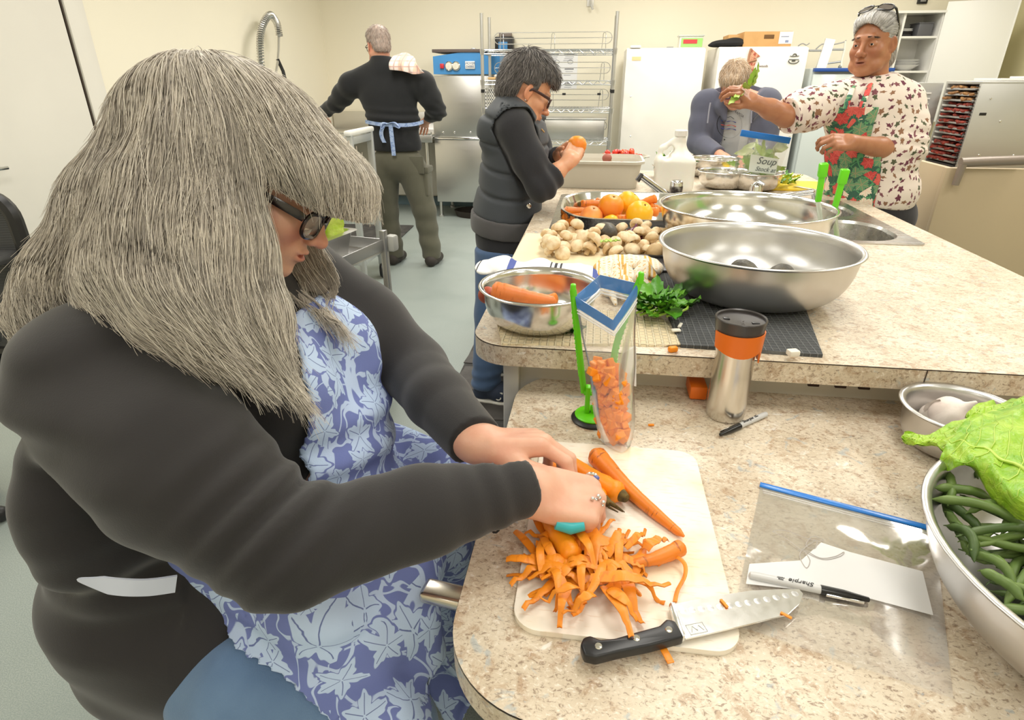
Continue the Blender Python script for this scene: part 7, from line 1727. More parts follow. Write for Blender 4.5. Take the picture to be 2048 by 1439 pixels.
def strap(pts, w0, th=.0025): 
    P = smooth_path(pts, 26); g = G(); T = np.gradient(P, axis=0); out = []
    for i in range(len(P)):
        t = T[i]/np.linalg.norm(T[i]); c = P[i]-np.array([-.60, .845, P[i][2]]); c /= np.linalg.norm(c)+1e-9; n = c-t*(c @ t); n /= np.linalg.norm(n); b_ = np.cross(t, n); w = w0*min(1, .12+i/9); out.append([P[i]+b_*w/2-n*0, P[i]+b_*w/2+n*th, P[i]-b_*w/2+n*th, P[i]-b_*w/2-n*0])
    O = np.array(out); m = len(O); return g.add(O.reshape(-1, 3), [[4*i+k, 4*i+(k+1) % 4, 4*i+4+(k+1) % 4, 4*i+4+k] for i in range(m-1) for k in range(4)])
obj('apron_tie', strap([PD(158, 1157, .70), PD(200, 1166, .69), PD(250, 1172, .69), PD(300, 1172, .70), PD(352, 1165, .715)], .026), TIE, apron)
obj('neck_strap', strap([HL(-.02, .085, -.19), HL(.03, .085, -.22), HL(.06, .07, -.26)], .03), APR, apron); obj('neck_strap', strap([HL(-.02, -.085, -.19), HL(.03, -.085, -.22), HL(.04, -.07, -.27)], .03), APR, apron)
obj('pendant_cord', G().tube([HL(.02, -.055, -.15), HL(.05, -.03, -.22), HL(.052, -.012, -.26)], .0014, 6), M('tan_cord', srgb(196, 160, 120), .6), pw)
# rings and peeler
RNG = M('silver_ring', (.75, .75, .76), .2, 1)
fm_ = frame((.93, .16, -.28), (-.15, -.28, .95))
def T1(p): return W1+np.array([.012, .002, -.004])+fm_ @ (np.array(p)*.95)
def ring(c, ax_, r, lb, stone=None):
    g = G().tube([np.asarray(c)+frame(ax_, (0, .3, 1)) @ np.array([0, r*math.cos(a), r*math.sin(a)]) for a in np.linspace(0, 6.283, 19)[:-1]], .0022, 6, closed=True)
    o = obj('ring', g, RNG, pw, label=lb)
    if stone is not None: obj('stone', G().ell(np.asarray(c)+np.array(stone), (.0055, .004, .0035), nu=10, nv=6), M('blue_stone', srgb(96, 104, 170), .2), o)
h1 = hit(hd, 1192, 955); ring(h1+np.array([-.006, .004, -.006]), fm_ @ np.array([.25, .9, -.2]), .0100, 'silver ring with a blue stone', h1-(h1+np.array([-.006, .004, -.006]))); h2 = hit(hd, 1196, 1002); rg2 = G()
for k in range(9): rg2.ell(h2+np.array([.008*math.sin(k*2.3), .003*math.cos(k*1.7), .007*math.cos(k*2.9)]), (.0032, .003, .0032), nu=8, nv=6)
obj('ring', rg2, RNG, pw, label='chunky beaded silver ring')
dh = float((hit(hd, 1140, 1040)-_C) @ _fw)+.010
pe = thing('vegetable_peeler', 'turquoise handled vegetable peeler held in her right hand', 'peeler', tuple(T1((.08, 0, -.05))))
obj('handle', G().tube([PD(1112, 1044, dh), PD(1142, 1052, dh), PD(1168, 1048, dh)], [.010, .0115, .009], 12), M('turquoise_plastic', srgb(60, 186, 196), .35), pe, smooth=60); obj('peeler_blade', G().box((0, 0, 0), (.05, .012, .003), .001).xf(mat4(fm_, PD(1085, 1030, .89))), CHROME, pe)
# glasses, eyebrows
FRM = M('black_red_acetate', srgb(30, 20, 22), .25, coat=.4); LNS = film('spectacle_lens', .04, .05)
glasses(pw, HX, FRM, LNS, .054, .040, x0=.101, th=.0030, z0=-.010)
# hair
GREY = [srgb(150, 142, 133), srgb(200, 191, 179), srgb(216, 207, 193), srgb(230, 221, 206), srgb(243, 236, 223)]
HB1 = M('grey_hair_mass', srgb(172, 163, 151), .6, var=(40, srgb(140, 132, 122), .7)); HM1 = hair_mat('grey_hair_strands', GREY)
q = lambda u, v, d: PD(u, v, d)
hm = SDF(); K = .03
hm.el(q(468, 282, .865), (.150, .105, .108), HR @ np.array(rot_m((0, -.10, 0)).to_3x3()), k=K)
hm.el(HL(.072, 0, .062), (.078, .088, .046), HR, k=K); hm.el(HL(.098, -.01, .050), (.050, .070, .034), HR, k=.02)
hm.chain([q(400, 330, .81), q(400, 500, .78), q(400, 620, .76), q(480, 715, .76)], [.075, .070, .058, .018], k=K); hm.chain([q(490, 380, .82), q(488, 500, .80), q(520, 640, .79), q(560, 730, .78)], [.040, .034, .032, .012], k=.025)
hm.chain([q(335, 270, .86), q(255, 430, .84), q(140, 560, .82), q(40, 635, .81)], [.066, .070, .048, .018], k=K); hm.chain([q(330, 420, .80), q(255, 560, .77), q(200, 632, .76)], [.075, .052, .018], k=K); hm.chain([q(330, 500, .78), q(330, 590, .75), q(300, 645, .745)], [.066, .046, .016], k=K)
hm.chain([q(580, 480, 1.0), q(622, 560, .99), q(670, 620, .98)], [.04, .036, .016], k=.02)
crown = q(425, 128, .87)
GD = [[crown, q(550, 145, .88), q(655, 220, .90), q(712, 310, .90), q(722, 380, .90)], [crown, q(530, 170, .84), q(620, 270, .84), q(665, 350, .84), q(672, 410, .84)], [crown, q(500, 190, .82), q(565, 300, .81), q(600, 370, .81), q(605, 420, .82)],
      [crown, q(470, 200, .84), q(505, 320, .83), q(520, 480, .80), q(555, 640, .78), q(575, 745, .77)], [crown, q(430, 220, .82), q(440, 400, .78), q(440, 560, .76), q(500, 720, .74), q(545, 760, .74)],
      [crown, q(390, 230, .82), q(370, 400, .77), q(350, 560, .74), q(400, 700, .73), q(440, 735, .73)], [crown, q(340, 200, .84), q(300, 360, .79), q(270, 520, .75), q(270, 640, .73), q(320, 670, .73)], [crown, q(310, 200, .88), q(250, 360, .82), q(190, 510, .78), q(130, 620, .76), q(190, 660, .75)],
      [crown, q(320, 180, .92), q(230, 330, .87), q(130, 490, .83), q(20, 620, .80), q(55, 670, .80)], [crown, q(360, 150, .98), q(240, 300, .95), q(120, 480, .9), q(10, 600, .86)], [crown, q(560, 200, 1.04), q(600, 400, 1.05), q(640, 540, 1.0), q(695, 640, .98)]]
def face_zone(P):
    L_ = (P-Hc) @ HR/Hs; x, y, z = L_[..., 0], L_[..., 1], L_[..., 2]
    return np.minimum(np.minimum(x-.026-.28*np.clip(-z, 0, .2), .018+.25*np.maximum(x-.10, 0)-z), np.minimum(.105-np.abs(y), z+.150))
hair('hair', hm, .0058, GD, 15000, .19, HB1, HM1, pw, rad=.0007, lift=.008, sigma=.035, seg=15, seed=3, disp=.005, jitter=.16, frizz=.0006, stop=lambda P: face_zone(P) > .004, crown=crown, back=.2, keep=lambda P, D: smax(D, face_zone(P), .012))
# ---------------------------------------------------------------- the other four people
def cap_sdf(top=.02, back=.016, side=.012, fwd=.01, nape=-.07):
    s = SDF(); s.el((-.018, 0, .045), (.100+back, .079+side, .085+top), k=.02); s.el((.030, 0, .085), (.062+fwd, .066, .032+top*.5), k=.03); s.el((-.072, 0, -.015), (.048, .064, .065), k=.02)
    return s
def cap_keep(front=.062, hl=.050, ear=.0, nape=-.075, temple=.012):
    """hairline: keeps forehead, face, ears and neck free"""
    def f(P, D):
        x, y, z = P[..., 0], P[..., 1], P[..., 2]
        face = np.minimum(x-temple, hl+.35*(np.abs(y)/.07)**2*.02-z); face = smax(face, np.minimum(x-front, hl+.01-z), .01)
        earz = np.minimum(np.minimum(x+.048, .012-z), 1); low = nape-z+.3*np.maximum(x+.09, 0)
        return smax(smax(smax(D, face, .008), earz, .006), low, .006)
    return f
def cap_guides(fwd=1., side=1.):
    g = [[(-.05, 0, .135), (.02, .01*fwd, .145), (.075, .0, .12), (.105, .0, .075)], [(-.05, .02, .13), (.03, .045, .13), (.07, .05, .095), (.085, .055, .055)], [(-.05, -.02, .13), (.03, -.045, .13), (.07, -.05, .095), (.085, -.055, .055)]]
    for y in (1, -1): g += [[(-.05, y*.02, .132), (-.01, y*.075, .10), (.015, y*.088, .05), (.02, y*.085, .005)], [(-.06, y*.02, .13), (-.06, y*.075, .09), (-.055, y*.085, .03), (-.05, y*.07, -.03)], [(-.07, y*.02, .12), (-.10, y*.05, .06), (-.11, y*.05, .0), (-.10, y*.045, -.07)]]
    g += [[(-.07, 0, .125), (-.118, 0, .07), (-.125, 0, .01), (-.11, 0, -.08)]]; return g
def wrist_cut(P, D, Wp, Cp, r=.14, off=0., rp=.105):
    Q = P-Wp; t = Q @ Cp; pr = np.linalg.norm(Q-t[..., None]*Cp, axis=-1); return smax(D, np.where((np.linalg.norm(Q, axis=-1) < r) & (pr < rp), t-off, -1), .004)
def unit(a): a = np.asarray(a, float); return a/np.linalg.norm(a)

# ---- woman in the quilted vest
SK2 = skin_mat('warm_tan_skin', srgb(222, 164, 128), srgb(184, 104, 86), srgb(206, 128, 96))
HR2 = facing(R(19), R(27), R(-4)); s2 = .98; ear = PY(1058, 183, 2.52); Hc2 = ear-HR2 @ (np.array([-.01, -.08, -.006])*s2); HX2 = mat4(HR2*s2, Hc2)
nk = Hc2+HR2 @ (np.array([-.05, 0, -.15])*s2)
PEL = np.array([-.39, 2.62, .86]); CH = np.array([-.345, 2.64, 1.15])
Sr, Er, Wr = PY(1030, 258, 2.47), PY(1083, 372, 2.44), PY(1140, 320, 2.53)
Sl, El, Wl = PY(1058, 250, 2.82), PY(1085, 330, 2.84), PY(1122, 310, 2.72)
FRU = PY(1154, 290, 2.62)
hs = head_sdf(SDF(), eye=.5, mouth=1.0, nose=.95, jaw=.95, old=.5, neck=((-.03, 0, -.07), (-.05, 0, -.15), .050, .052)); hd = SDF()
hand(hd, Wr, unit(FRU-Wr+np.array([.0, -.02, -.005])), (.1, -.85, .5), 1, [(.5, .8, .5), (.55, .8, .5), (.6, .85, .5), (.65, .85, .5)], thumb=[(.7, .5, -.5), (.9, .2, -.5), (.9, -.1, -.45)], sc=.92); hd.chain([Wr, (Er+Wr)/2, Er], [.026, .034, .040], k=.02)
hand(hd, Wl, unit(FRU-Wl+np.array([.0, .03, .0])), (.05, .75, .55), -1, [(.5, .7, .5), (.55, .7, .5), (.6, .75, .5), (.65, .75, .5)], thumb=[(.7, .5, -.5), (.9, .25, -.4), (.95, .0, -.3)], sc=.92); hd.chain([Wl, (El+Wl)/2, El], [.026, .034, .040], k=.02)
def torso2(s, p=0.):
    s.el(CH, np.array([.125, .185, .18])+p, np.array(rot_m((0, .12, .12)).to_3x3()), k=.06); s.el((CH+PEL)/2+np.array([.0, 0, -.02]), np.array([.125, .185, .19])+p, k=.06); s.el(PEL, np.array([.135, .195, .15])+p, k=.06)
    s.rc(Sr+np.array([-.01, .03, .02]), nk+np.array([0, 0, -.03]), .075+p, .07+p, k=.05); s.rc(Sl+np.array([-.01, -.03, .02]), nk+np.array([0, 0, -.03]), .075+p, .07+p, k=.05); s.rc(nk+np.array([0, 0, -.04]), nk+(Hc2-nk)*.35, .066+p, .062+p, k=.03); return s
def legs2(s, p=0):
    for y, fx, fy in ((2.53, -.47, 2.50), (2.72, -.45, 2.78)): s.chain([(-.40, y, .80), (-.43, y, .45), (fx, fy, .10)], [.10+p, .075+p, .058+p], k=.03)
    return s
core = legs2(torso2(SDF(), -.035), -.02)
v = person('woman with short grey hair in a dark quilted vest peeling a peach at the tub', [piece(hs, .0038, head_cols, HX2), piece(hd, .0032), piece(core, .02)], SK2, (-.42, 2.63, 0))
for y in (.032, -.032): eye_obj(v, HX2, y, M('hazel_iris', srgb(96, 84, 60), .2), (0, -.4))
BLK2 = fabric('charcoal_fleece', srgb(50, 50, 54), .95, 350, .2, srgb(40, 40, 44)); VST = fabric('dark_slate_quilting', srgb(70, 74, 80), .6, 300, .1, srgb(58, 61, 67), .1); GRIB = fabric('grey_ribbing', srgb(92, 90, 92), .95, 500, .3)
sl = torso2(SDF(), -.008); sl.el(PEL+np.array([0, 0, -.09]), (.128, .19, .13), k=.04); sl.chain([Sr, Sr*.45+Er*.55, Er], [.070, .065, .057], k=.03); sl.chain([Er, Er*.45+Wr*.55], [.058, .050], k=.02); sl.chain([Sl, Sl*.45+El*.55, El], [.070, .064, .055], k=.03); sl.chain([El, El*.1+Wl*.9], [.055, .044], k=.02)
Cr, Cl = unit(Wr-Er), unit(Wl-El)
def cut2(P, D):
    e = np.exp(-(np.linalg.norm(P-Er, axis=-1)/.09)**2); D = D-.006*e*np.sin(((P-Er) @ Cr)*110+2*wob(P, 16, 2))-.002*wob(P, 22, 3)
    D = wrist_cut(P, D, Er*.52+Wr*.48, Cr); D = wrist_cut(P, D, El*.12+Wl*.88, Cl, .10); return smax(smax(D, .70-P[..., 2], .006), P[..., 2]-1.375-.55*(P[..., 0]-nk[0]+.0), .006)
fle = sdf_obj('fleece_top', sl, .006, BLK2, v, cut2)
vs = torso2(SDF(), .012)
arm_r, arm_l = unit(Er-Sr), unit(El-Sl)
def cutv(P, D):
    z = P[..., 2]; g = np.abs(((z*1.0+.12*(P[..., 0]+.4)+.02*np.sin(9*P[..., 1]))/.098) % 1-.5)*2; D = D+.010*np.exp(-(1-g)**2/.03)-.004*wob(P, 30, 4)
    D = smax(D, z-1.385-.50*(P[..., 0]-nk[0]), .006); D = smax(D, .885-z-.14*(P[..., 0]+.4), .006)
    for S, A in ((Sr, arm_r), (Sl, arm_l)): q2 = P-S; t = q2 @ A; D = smax(D, -(np.linalg.norm((q2-t[..., None]*A)*np.array([1, 1, .8]), axis=-1)-.080+np.maximum(-.04-t, 0)*1.2), .006)
    return D
vest = sdf_obj('quilted_vest', vs, .006, VST, v, cutv)
hb = torso2(SDF(), .0145); sdf_obj('vest_hem', hb, .007, GRIB, vest, lambda P, D: smax(smax(D, P[..., 2]-.892+.14*(P[..., 0]+.4), .004), .812-P[..., 2]-.14*(P[..., 0]+.4), .004))
p = PY(1052, 410, 2.43); obj('snap_button', G().lathe([(.011, 0), (.009, .004), (.001, .005)], 14, PY(1058, 412, 2.45), (.5, -.86, 0)), CHROME, vest)
p = PY(1083, 258, 2.55); obj('zip_pull', G().tube([p, p+np.array([.012, -.004, -.012])], .003, 6), M('brass_zip', srgb(180, 140, 90), .4, .6), vest)
jn = legs2(SDF(), .01); JEAN2 = fabric('mid_blue_denim', srgb(84, 108, 146), .9, 500, .3, srgb(58, 80, 116))
sdf_obj('jeans', jn, .009, JEAN2, v, lambda P, D: smax(smax(D-.004*np.sin(P[..., 2]*120+2*wob(P, 15, 1))*np.exp(-((P[..., 2]-.14)/.07)**2), .085-P[..., 2], .005), P[..., 2]-.76))
NAVY = M('navy_shoe_mesh', srgb(52, 62, 84), .8, bmp=(300, .3, .003))
for k, (x, y, a) in enumerate(((-.455, 2.50, -.15), (-.44, 2.79, .1))):
    d = np.array([math.cos(a), math.sin(a), 0]); b_ = np.array([x, y, 0]); s = SDF().chain([b_+[0, 0, .085], b_+d*.05+[0, 0, .065], b_+d*.14+[0, 0, .045]], [.048, .045, .038], k=.03); s.el(b_-d*.03+np.array([0, 0, .05]), (.05, .042, .045), k=.02)
    sh_ = sdf_obj('shoe', s, .006, NAVY, v, lambda P, D: smax(D, .028-P[..., 2])); s = SDF().chain([b_-d*.035+[0, 0, .02], b_+d*.06+[0, 0, .018], b_+d*.15+[0, 0, .018]], [.046, .042, .040], k=.02)
    so = sdf_obj('sole', s, .006, WHITEP, sh_, lambda P, D: smax(smax(D, P[..., 2]-.030, .003), .0135-P[..., 2], .003))
    if k == 0: text_obj('shoe_mark', 'S', .06, WHITEP, tuple(b_+d*.055+np.array([0, -.047, .062])), Euler((R(82), 0, a)), sh_, .002, .3)
ff = bpy.data.objects.new('peach', FM['p'] if 'FM' in globals() else mesh_of('peach', G().ell((0, 0, 0), (.036,)*3), ORANGE)); COL.objects.link(ff); ff.location = FRU; ff.scale = (1.08,)*3; tag(ff, 'orange peach held in both hands of the woman in the vest', 'fruit')
glasses(v, HX2, M('dark_red_acetate', srgb(58, 26, 22), .3), LNS if 'LNS' in globals() else film('spectacle_lens', .04, .05), .050, .032, x0=.098, th=.0026)
DG_ = [srgb(84, 80, 79), srgb(118, 113, 111), srgb(140, 134, 131), srgb(178, 171, 166)]
hair('hair', cap_sdf(.030, .014, .008, .012), .004, cap_guides(), 5200, .040, M('grey_brown_hair_mass', srgb(112, 107, 105), .6, var=(60, srgb(84, 80, 79), .8)), hair_mat('salt_pepper_strands', DG_), v, rad=.0011, lift=.012, sigma=.03, seg=7, keep=cap_keep(.058, .058, temple=.022, nape=-.06), seed=5, disp=.006, jitter=.40, stop=lambda P: ((P[:, 0] > .012) & (P[:, 2] < .045)) | ((P[:, 2] < .020) & (P[:, 0] > -.045)) | (P[:, 2] < -.085), xf=HX2, back=.1)
obj('earring', G().ell(ear+HR2 @ np.array([.0, -.004, -.034]), (.003,)*3, nu=8, nv=6), CHROME, v)

# ---- man at the dish table, seen from behind
SK3 = skin_mat('ruddy_skin', srgb(220, 162, 134), srgb(180, 104, 90), srgb(206, 126, 104))
HR3 = facing(R(128), R(10), 0); Hc3 = PY(757, 92, 4.84); HX3 = mat4(HR3*1.0, Hc3)
YM = 4.78; nk3 = PY(764, 124, YM)
Sr3, Er3, Wr3 = PY(846, 168, YM+.0), PY(874, 222, YM+.06), PY(848, 246, YM+.24)
Sl3, El3, Wl3 = PY(702, 170, YM), PY(672, 208, YM+.12), PY(640, 228, YM+.30)
def torso3(s, p=0.):
    s.el(PY(776, 185, YM), np.array([.225, .125, .20])+p, k=.06); s.el(PY(787, 240, YM), np.array([.205, .125, .17])+p, k=.06); s.el(PY(792, 288, YM), np.array([.20, .13, .14])+p, k=.06)
    s.rc(Sr3, nk3+np.array([.02, 0, -.05]), .085+p, .075+p, k=.05); s.rc(Sl3, nk3+np.array([-.02, 0, -.05]), .085+p, .075+p, k=.05); s.rc(nk3+np.array([0, 0, -.05]), nk3+np.array([-.002, 0, .015]), .082+p, .072+p, k=.03); return s
def legs3(s, p=0):
    s.el(PY(795, 325, YM), np.array([.20, .135, .14])+p, k=.05); s.chain([PY(768, 345, YM), PY(774, 420, YM), np.array([-1.665, YM, .10])], [.118+p, .088+p, .078+p], k=.03); s.chain([PY(826, 345, YM), PY(848, 420, YM), np.array([-1.335, YM, .10])], [.118+p, .088+p, .078+p], k=.03); return s
hs = head_sdf(SDF(), eye=.7, nose=1.05, jaw=1.05, old=.4, neck=((-.03, 0, -.06), (-.01, .0, -.17), .056, .060)); hd = SDF()
hand(hd, Wr3, unit((-.25, .9, -.2)), (.3, .2, .9), 1, sc=1.05); hd.chain([Wr3, Er3], [.030, .045], k=.02); hand(hd, Wl3, unit((-.4, .8, -.3)), (-.1, .2, .9), -1, sc=1.05); hd.chain([Wl3, El3], [.030, .045], k=.02)
core = legs3(torso3(SDF(), -.035), -.03)
mn = person('man seen from behind in black sweater and olive trousers, apron strings tied behind', [piece(hs, .0042, head_cols, HX3), piece(hd, .0045), piece(core, .025)], SK3, (-1.5, YM, 0))
BLK3 = fabric('black_sweater_knit', srgb(40, 41, 43), .95, 260, .25, srgb(32, 33, 35)); OLV = fabric('olive_cargo_cotton', srgb(98, 96, 82), .9, 420, .2, srgb(82, 80, 68))
sl = torso3(SDF(), .004); sl.chain([Sr3, Sr3*.5+Er3*.5, Er3], [.086, .080, .070], k=.03); sl.chain([Er3, Er3*.45+Wr3*.55], [.066, .056], k=.02); sl.chain([Sl3, Sl3*.5+El3*.5, El3], [.086, .078, .066], k=.03); sl.chain([El3, Wl3], [.062, .046], k=.02)
C3 = unit(Wr3-Er3); C3l = unit(Wl3-El3); zh = PY(792, 300, YM)[2]; zt3 = PY(790, 247, YM)[2]
def cut3(P, D):
    z = P[..., 2]; D = D-.006*np.exp(-((z-zt3-.05)/.06)**2)*np.sin(z*110+8*P[..., 0]+2*wob(P, 8, 1))-.003*wob(P, 14, 2); D = D+.010*np.exp(-((z-zt3)/.014)**2)
    for E_ in (Er3, El3): D = D-.005*np.exp(-(np.linalg.norm(P-E_, axis=-1)/.09)**2)*np.sin((P-E_) @ np.array([60, 20, 90]))
    D = wrist_cut(P, D, Er3*.46+Wr3*.54, C3); D = wrist_cut(P, D, Wl3, C3l, .1); return smax(smax(D, zh-z, .006), z-PY(764, 113, YM)[2]+.10*(P[..., 1]-YM), .006)
sw3 = sdf_obj('sweater', sl, .007, BLK3, mn, cut3)
def cutp(P, D): return smax(smax(D-.005*np.sin(P[..., 2]*45+3*wob(P, 9, 3))*np.exp(-((P[..., 2]-.22)/.2)**2)-.004*wob(P, 12, 5), .06-P[..., 2], .005), P[..., 2]-zh-.06)
tr3 = sdf_obj('cargo_trousers', legs3(SDF(), .004), .008, OLV, mn, cutp)
for (u, v_, dx) in ((860, 346, .03), (738, 346, -.03)): p = PY(u, v_, YM); pk_ = obj('cargo_pocket', bev(G().box(p+np.array([dx*-.9, 0, -.07]), (.05, .15, .20)), .015, 3), OLV, tr3); obj('pocket_flap', bev(G().box(p+np.array([dx*-.7, -.0, .03]), (.056, .16, .05)), .012, 2), OLV, pk_)
p = PY(838, 326, YM-.135); obj('back_pocket', bev(G().box(p+np.array([-.03, .042, -.02]), (.11, .012, .13)), .005, 2), OLV, tr3)
for (fx) in (-1.665, -1.335): b_ = np.array([fx, YM-.02, 0]); s = SDF().chain([b_+[0, -.03, .05], b_+[.01, .06, .05], b_+[.02, .17, .035]], [.05, .048, .04], k=.03); sdf_obj('shoe', s, .007, M('dark_brown_shoe', srgb(58, 52, 48), .7), mn, lambda P, D: smax(D, .0025-P[..., 2]))
BLT = leaf_print('blue_print_tape', srgb(136, 158, 205), srgb(178, 198, 230), srgb(100, 120, 170), srgb(180, 196, 228), 30, 5, .45)
yb_ = YM-.132
def tape(pts, w=.026): 
    P = smooth_path(pts, 22); g = G(); O = np.array([[q2+[0, 0, w/2], q2+[0, -.004, w/2], q2+[0, -.004, -w/2], q2+[0, 0, -w/2]] for q2 in P]) if abs((P[-1]-P[0])[0]) > abs((P[-1]-P[0])[2]) else np.array([[q2+[w/2, 0, 0], q2+[w/2, -.004, 0], q2+[-w/2, -.004, 0], q2+[-w/2, 0, 0]] for q2 in P])
    m = len(O); return g.add(O.reshape(-1, 3), [[4*i+k, 4*i+(k+1) % 4, 4*i+4+(k+1) % 4, 4*i+4+k] for i in range(m-1) for k in range(4)])
t3 = lambda u, v_, y=None: PY(u, v_, (yb_ if y is None else y))
ts = obj('apron_strings', tape([t3(731, 243, YM-.06), t3(750, 247, YM-.125), t3(770, 249, yb_-.004), t3(810, 250, yb_-.004), t3(835, 247, YM-.115), t3(847, 243, YM-.05)]), BLT, mn)
obj('bow_tail', tape([t3(768, 250, yb_-.012), t3(763, 262, yb_-.018), t3(764, 274, yb_-.014), t3(769, 285, yb_-.012)], .03), BLT, ts); obj('bow_tail', tape([t3(781, 248, yb_-.012), t3(784, 275, yb_-.014), t3(788, 311, yb_-.012)], .032), BLT, ts)
obj('bow_loop', G().tube(smooth_path([t3(770, 250, yb_-.01), t3(762, 258, yb_-.03), t3(764, 246, yb_-.03), t3(775, 247, yb_-.012)], 14), .010, 8, flat=.35), BLT, ts); obj('bow_loop', G().tube(smooth_path([t3(776, 247, yb_-.012), t3(790, 245, yb_-.03), t3(799, 255, yb_-.03), t3(792, 252, yb_-.02)], 14), .012, 8, flat=.35), BLT, ts)
TWL = stripe_mat('peach_check_towel', srgb(240, 200, 178), [(srgb(236, 222, 214), 9, .2, .8, 0), (srgb(214, 178, 168), 26, .0, .22, 2), (srgb(200, 170, 160), 18, .0, .14, 0)]) if 'stripe_mat' in globals() else ORANGE
ts_ = SDF(); a_ = [PY(783, 116, YM-.05), PY(812, 108, YM-.0), PY(826, 118, YM-.0)]; b_ = [PY(778, 136, YM-.135), PY(812, 140, YM-.135), PY(846, 145, YM-.10)]
g = G(); P = np.zeros((12, 20, 3)); top = smooth_path([PY(786, 112, YM-.02), PY(812, 105, YM+.01), PY(830, 116, YM)], 20); bot = smooth_path([PY(779, 139, YM-.150), PY(806, 142, YM-.152), PY(827, 148, YM-.150), PY(849, 145, YM-.115)], 20)
for i in range(12):
    t = i/11
    for j in range(20): q2 = top[j]*(1-t)+bot[j]*t; q2 = q2+np.array([0, -.05*math.sin(math.pi*min(1, t*1.0))-.012*math.sin(j*1.1), .0]); P[i, j] = q2
Q = P+np.array([0, .008, -.002]); g.grid(P).grid(Q[:, ::-1]); tag(obj('shoulder_towel', g, TWL, smooth=180), 'peach checked tea towel hanging over the right shoulder of the man seen from behind', 'towel')
SG = [srgb(150, 128, 116), srgb(188, 172, 162), srgb(206, 194, 184), srgb(224, 216, 208)]
hair('hair', cap_sdf(.006, .004, .003, .002), .0045, cap_guides(), 2600, .022, M('silver_hair_mass', srgb(190, 170, 158), .6, var=(50, srgb(160, 138, 126), .8)), hair_mat('silver_strands', SG), mn, rad=.0010, lift=.008, sigma=.03, seg=5, keep=cap_keep(.05, .06, temple=.02, nape=-.06), seed=6, disp=.002, jitter=.3, xf=HX3, back=.1)
glasses(mn, HX3, M('steel_spectacle_rim', srgb(110, 104, 100), .3, .6), LNS if 'LNS' in globals() else film('spectacle_lens', .04, .05), .050, .034, x0=.104, th=.0018)

# ---- man in the hoodie, bent over the far end of the island
HR4 = facing(R(-108), R(33), R(6)); Hc4 = PY(1470, 172, 4.32); HX4 = mat4(HR4*1.0, Hc4); YH = 4.48
Sr4, Er4, Wr4 = PY(1413, 210, YH), PY(1396, 285, YH-.06), PY(1452, 318, YH-.40)
Sl4, El4, Wl4 = PY(1532, 208, YH), PY(1532, 290, YH-.06), PY(1480, 322, YH-.36)
nk4 = PY(1474, 196, YH-.02)
def torso4(s, p=0.):
    s.el(PY(1471, 250, YH), np.array([.20, .13, .24])+p, k=.06); s.el(PY(1471, 330, YH+.05), np.array([.19, .13, .26])+p, k=.06); s.rc(Sr4, nk4, .085+p, .075+p, k=.05); s.rc(Sl4, nk4, .085+p, .075+p, k=.05); return s
hs = head_sdf(SDF(), eye=.5, nose=1.0, jaw=1.0, old=.3, neck=((-.03, 0, -.07), (-.10, 0, -.15), .058, .066)); hd = SDF()
hand(hd, Wr4, unit((.55, -.65, -.45)), (.2, -.35, .9), 1, [(.5, .7, .4)]*4, sc=1.05); hd.chain([Wr4, Er4], [.030, .045], k=.02); hand(hd, Wl4, unit((-.4, -.6, -.6)), (0, -.4, .9), -1, [(.5, .7, .4)]*4, sc=1.05); hd.chain([Wl4, El4], [.030, .045], k=.02)
core = torso4(SDF(), -.02); core.chain([(PY(1450, 400, YH+.08)), (PY(1450, 400, YH+.08))*[1, 1, 0]+[0, 0, .06]], [.10, .06], k=.03); core.chain([(PY(1492, 400, YH+.08)), (PY(1492, 400, YH+.08))*[1, 1, 0]+[0, 0, .06]], [.10, .06], k=.03)
hm4 = person('man with short fair hair in a blue-grey hoodie, bent over the far worktop', [piece(hs, .0042, head_cols, HX4), piece(hd, .0045), piece(core, .025)], SK3, (PY(1471, 330, YH)[0], YH, 0))
GTEE = fabric('light_grey_tee', srgb(186, 188, 190), .9, 400, .1); HOOD = fabric('blue_grey_hoodie', srgb(96, 98, 114), .95, 320, .2, srgb(78, 80, 96))
te = torso4(SDF(), -.004); tee = sdf_obj('grey_tshirt', te, .007, GTEE, hm4, lambda P, D: smax(smax(D-.002*wob(P, 18, 2), P[..., 2]-PY(1471, 190, YH-.12)[2], .006), .75-P[..., 2]))
xc = PY(1466, 240, YH)[0]
ho = torso4(SDF(), .012); ho.chain([Sr4, Sr4*.5+Er4*.5, Er4], [.090, .086, .074], k=.03); ho.chain([Er4, Er4*.25+Wr4*.75], [.070, .052], k=.02); ho.chain([Sl4, Sl4*.5+El4*.5, El4], [.090, .086, .074], k=.03); ho.chain([El4, El4*.2+Wl4*.8], [.070, .052], k=.02)
for sx in (-1, 1): ho.chain([nk4+np.array([sx*.13, -.02, .0]), nk4+np.array([sx*.105, -.10, -.05]), nk4+np.array([sx*.075, -.13, -.12])], [.045, .036, .02], k=.03)
ho.el(nk4+np.array([0, .10, -.0]), (.16, .08, .08), k=.04)
C4, C4l = unit(Wr4-Er4), unit(Wl4-El4)
def cut4(P, D):
    D = D-.004*wob(P, 16, 7); o_ = np.minimum(.082-.05*np.clip((P[..., 2]-1.32)/.12, 0, 1)-np.abs(P[..., 0]-xc-.01), YH-.03-P[..., 1]); D = smax(D, o_, .006); D = smax(D, np.minimum(P[..., 2]-nk4[2]+.015-.9*np.maximum(np.abs(P[..., 0]-xc)-.07, 0), YH+.02-P[..., 1]), .01)
    D = wrist_cut(P, D, Er4*.25+Wr4*.75, C4, .10); D = wrist_cut(P, D, El4*.25+Wl4*.75, C4l, .10); return smax(D, .78-P[..., 2])
hdy = sdf_obj('hoodie', ho, .007, HOOD, hm4, cut4)
yf = YH-.165
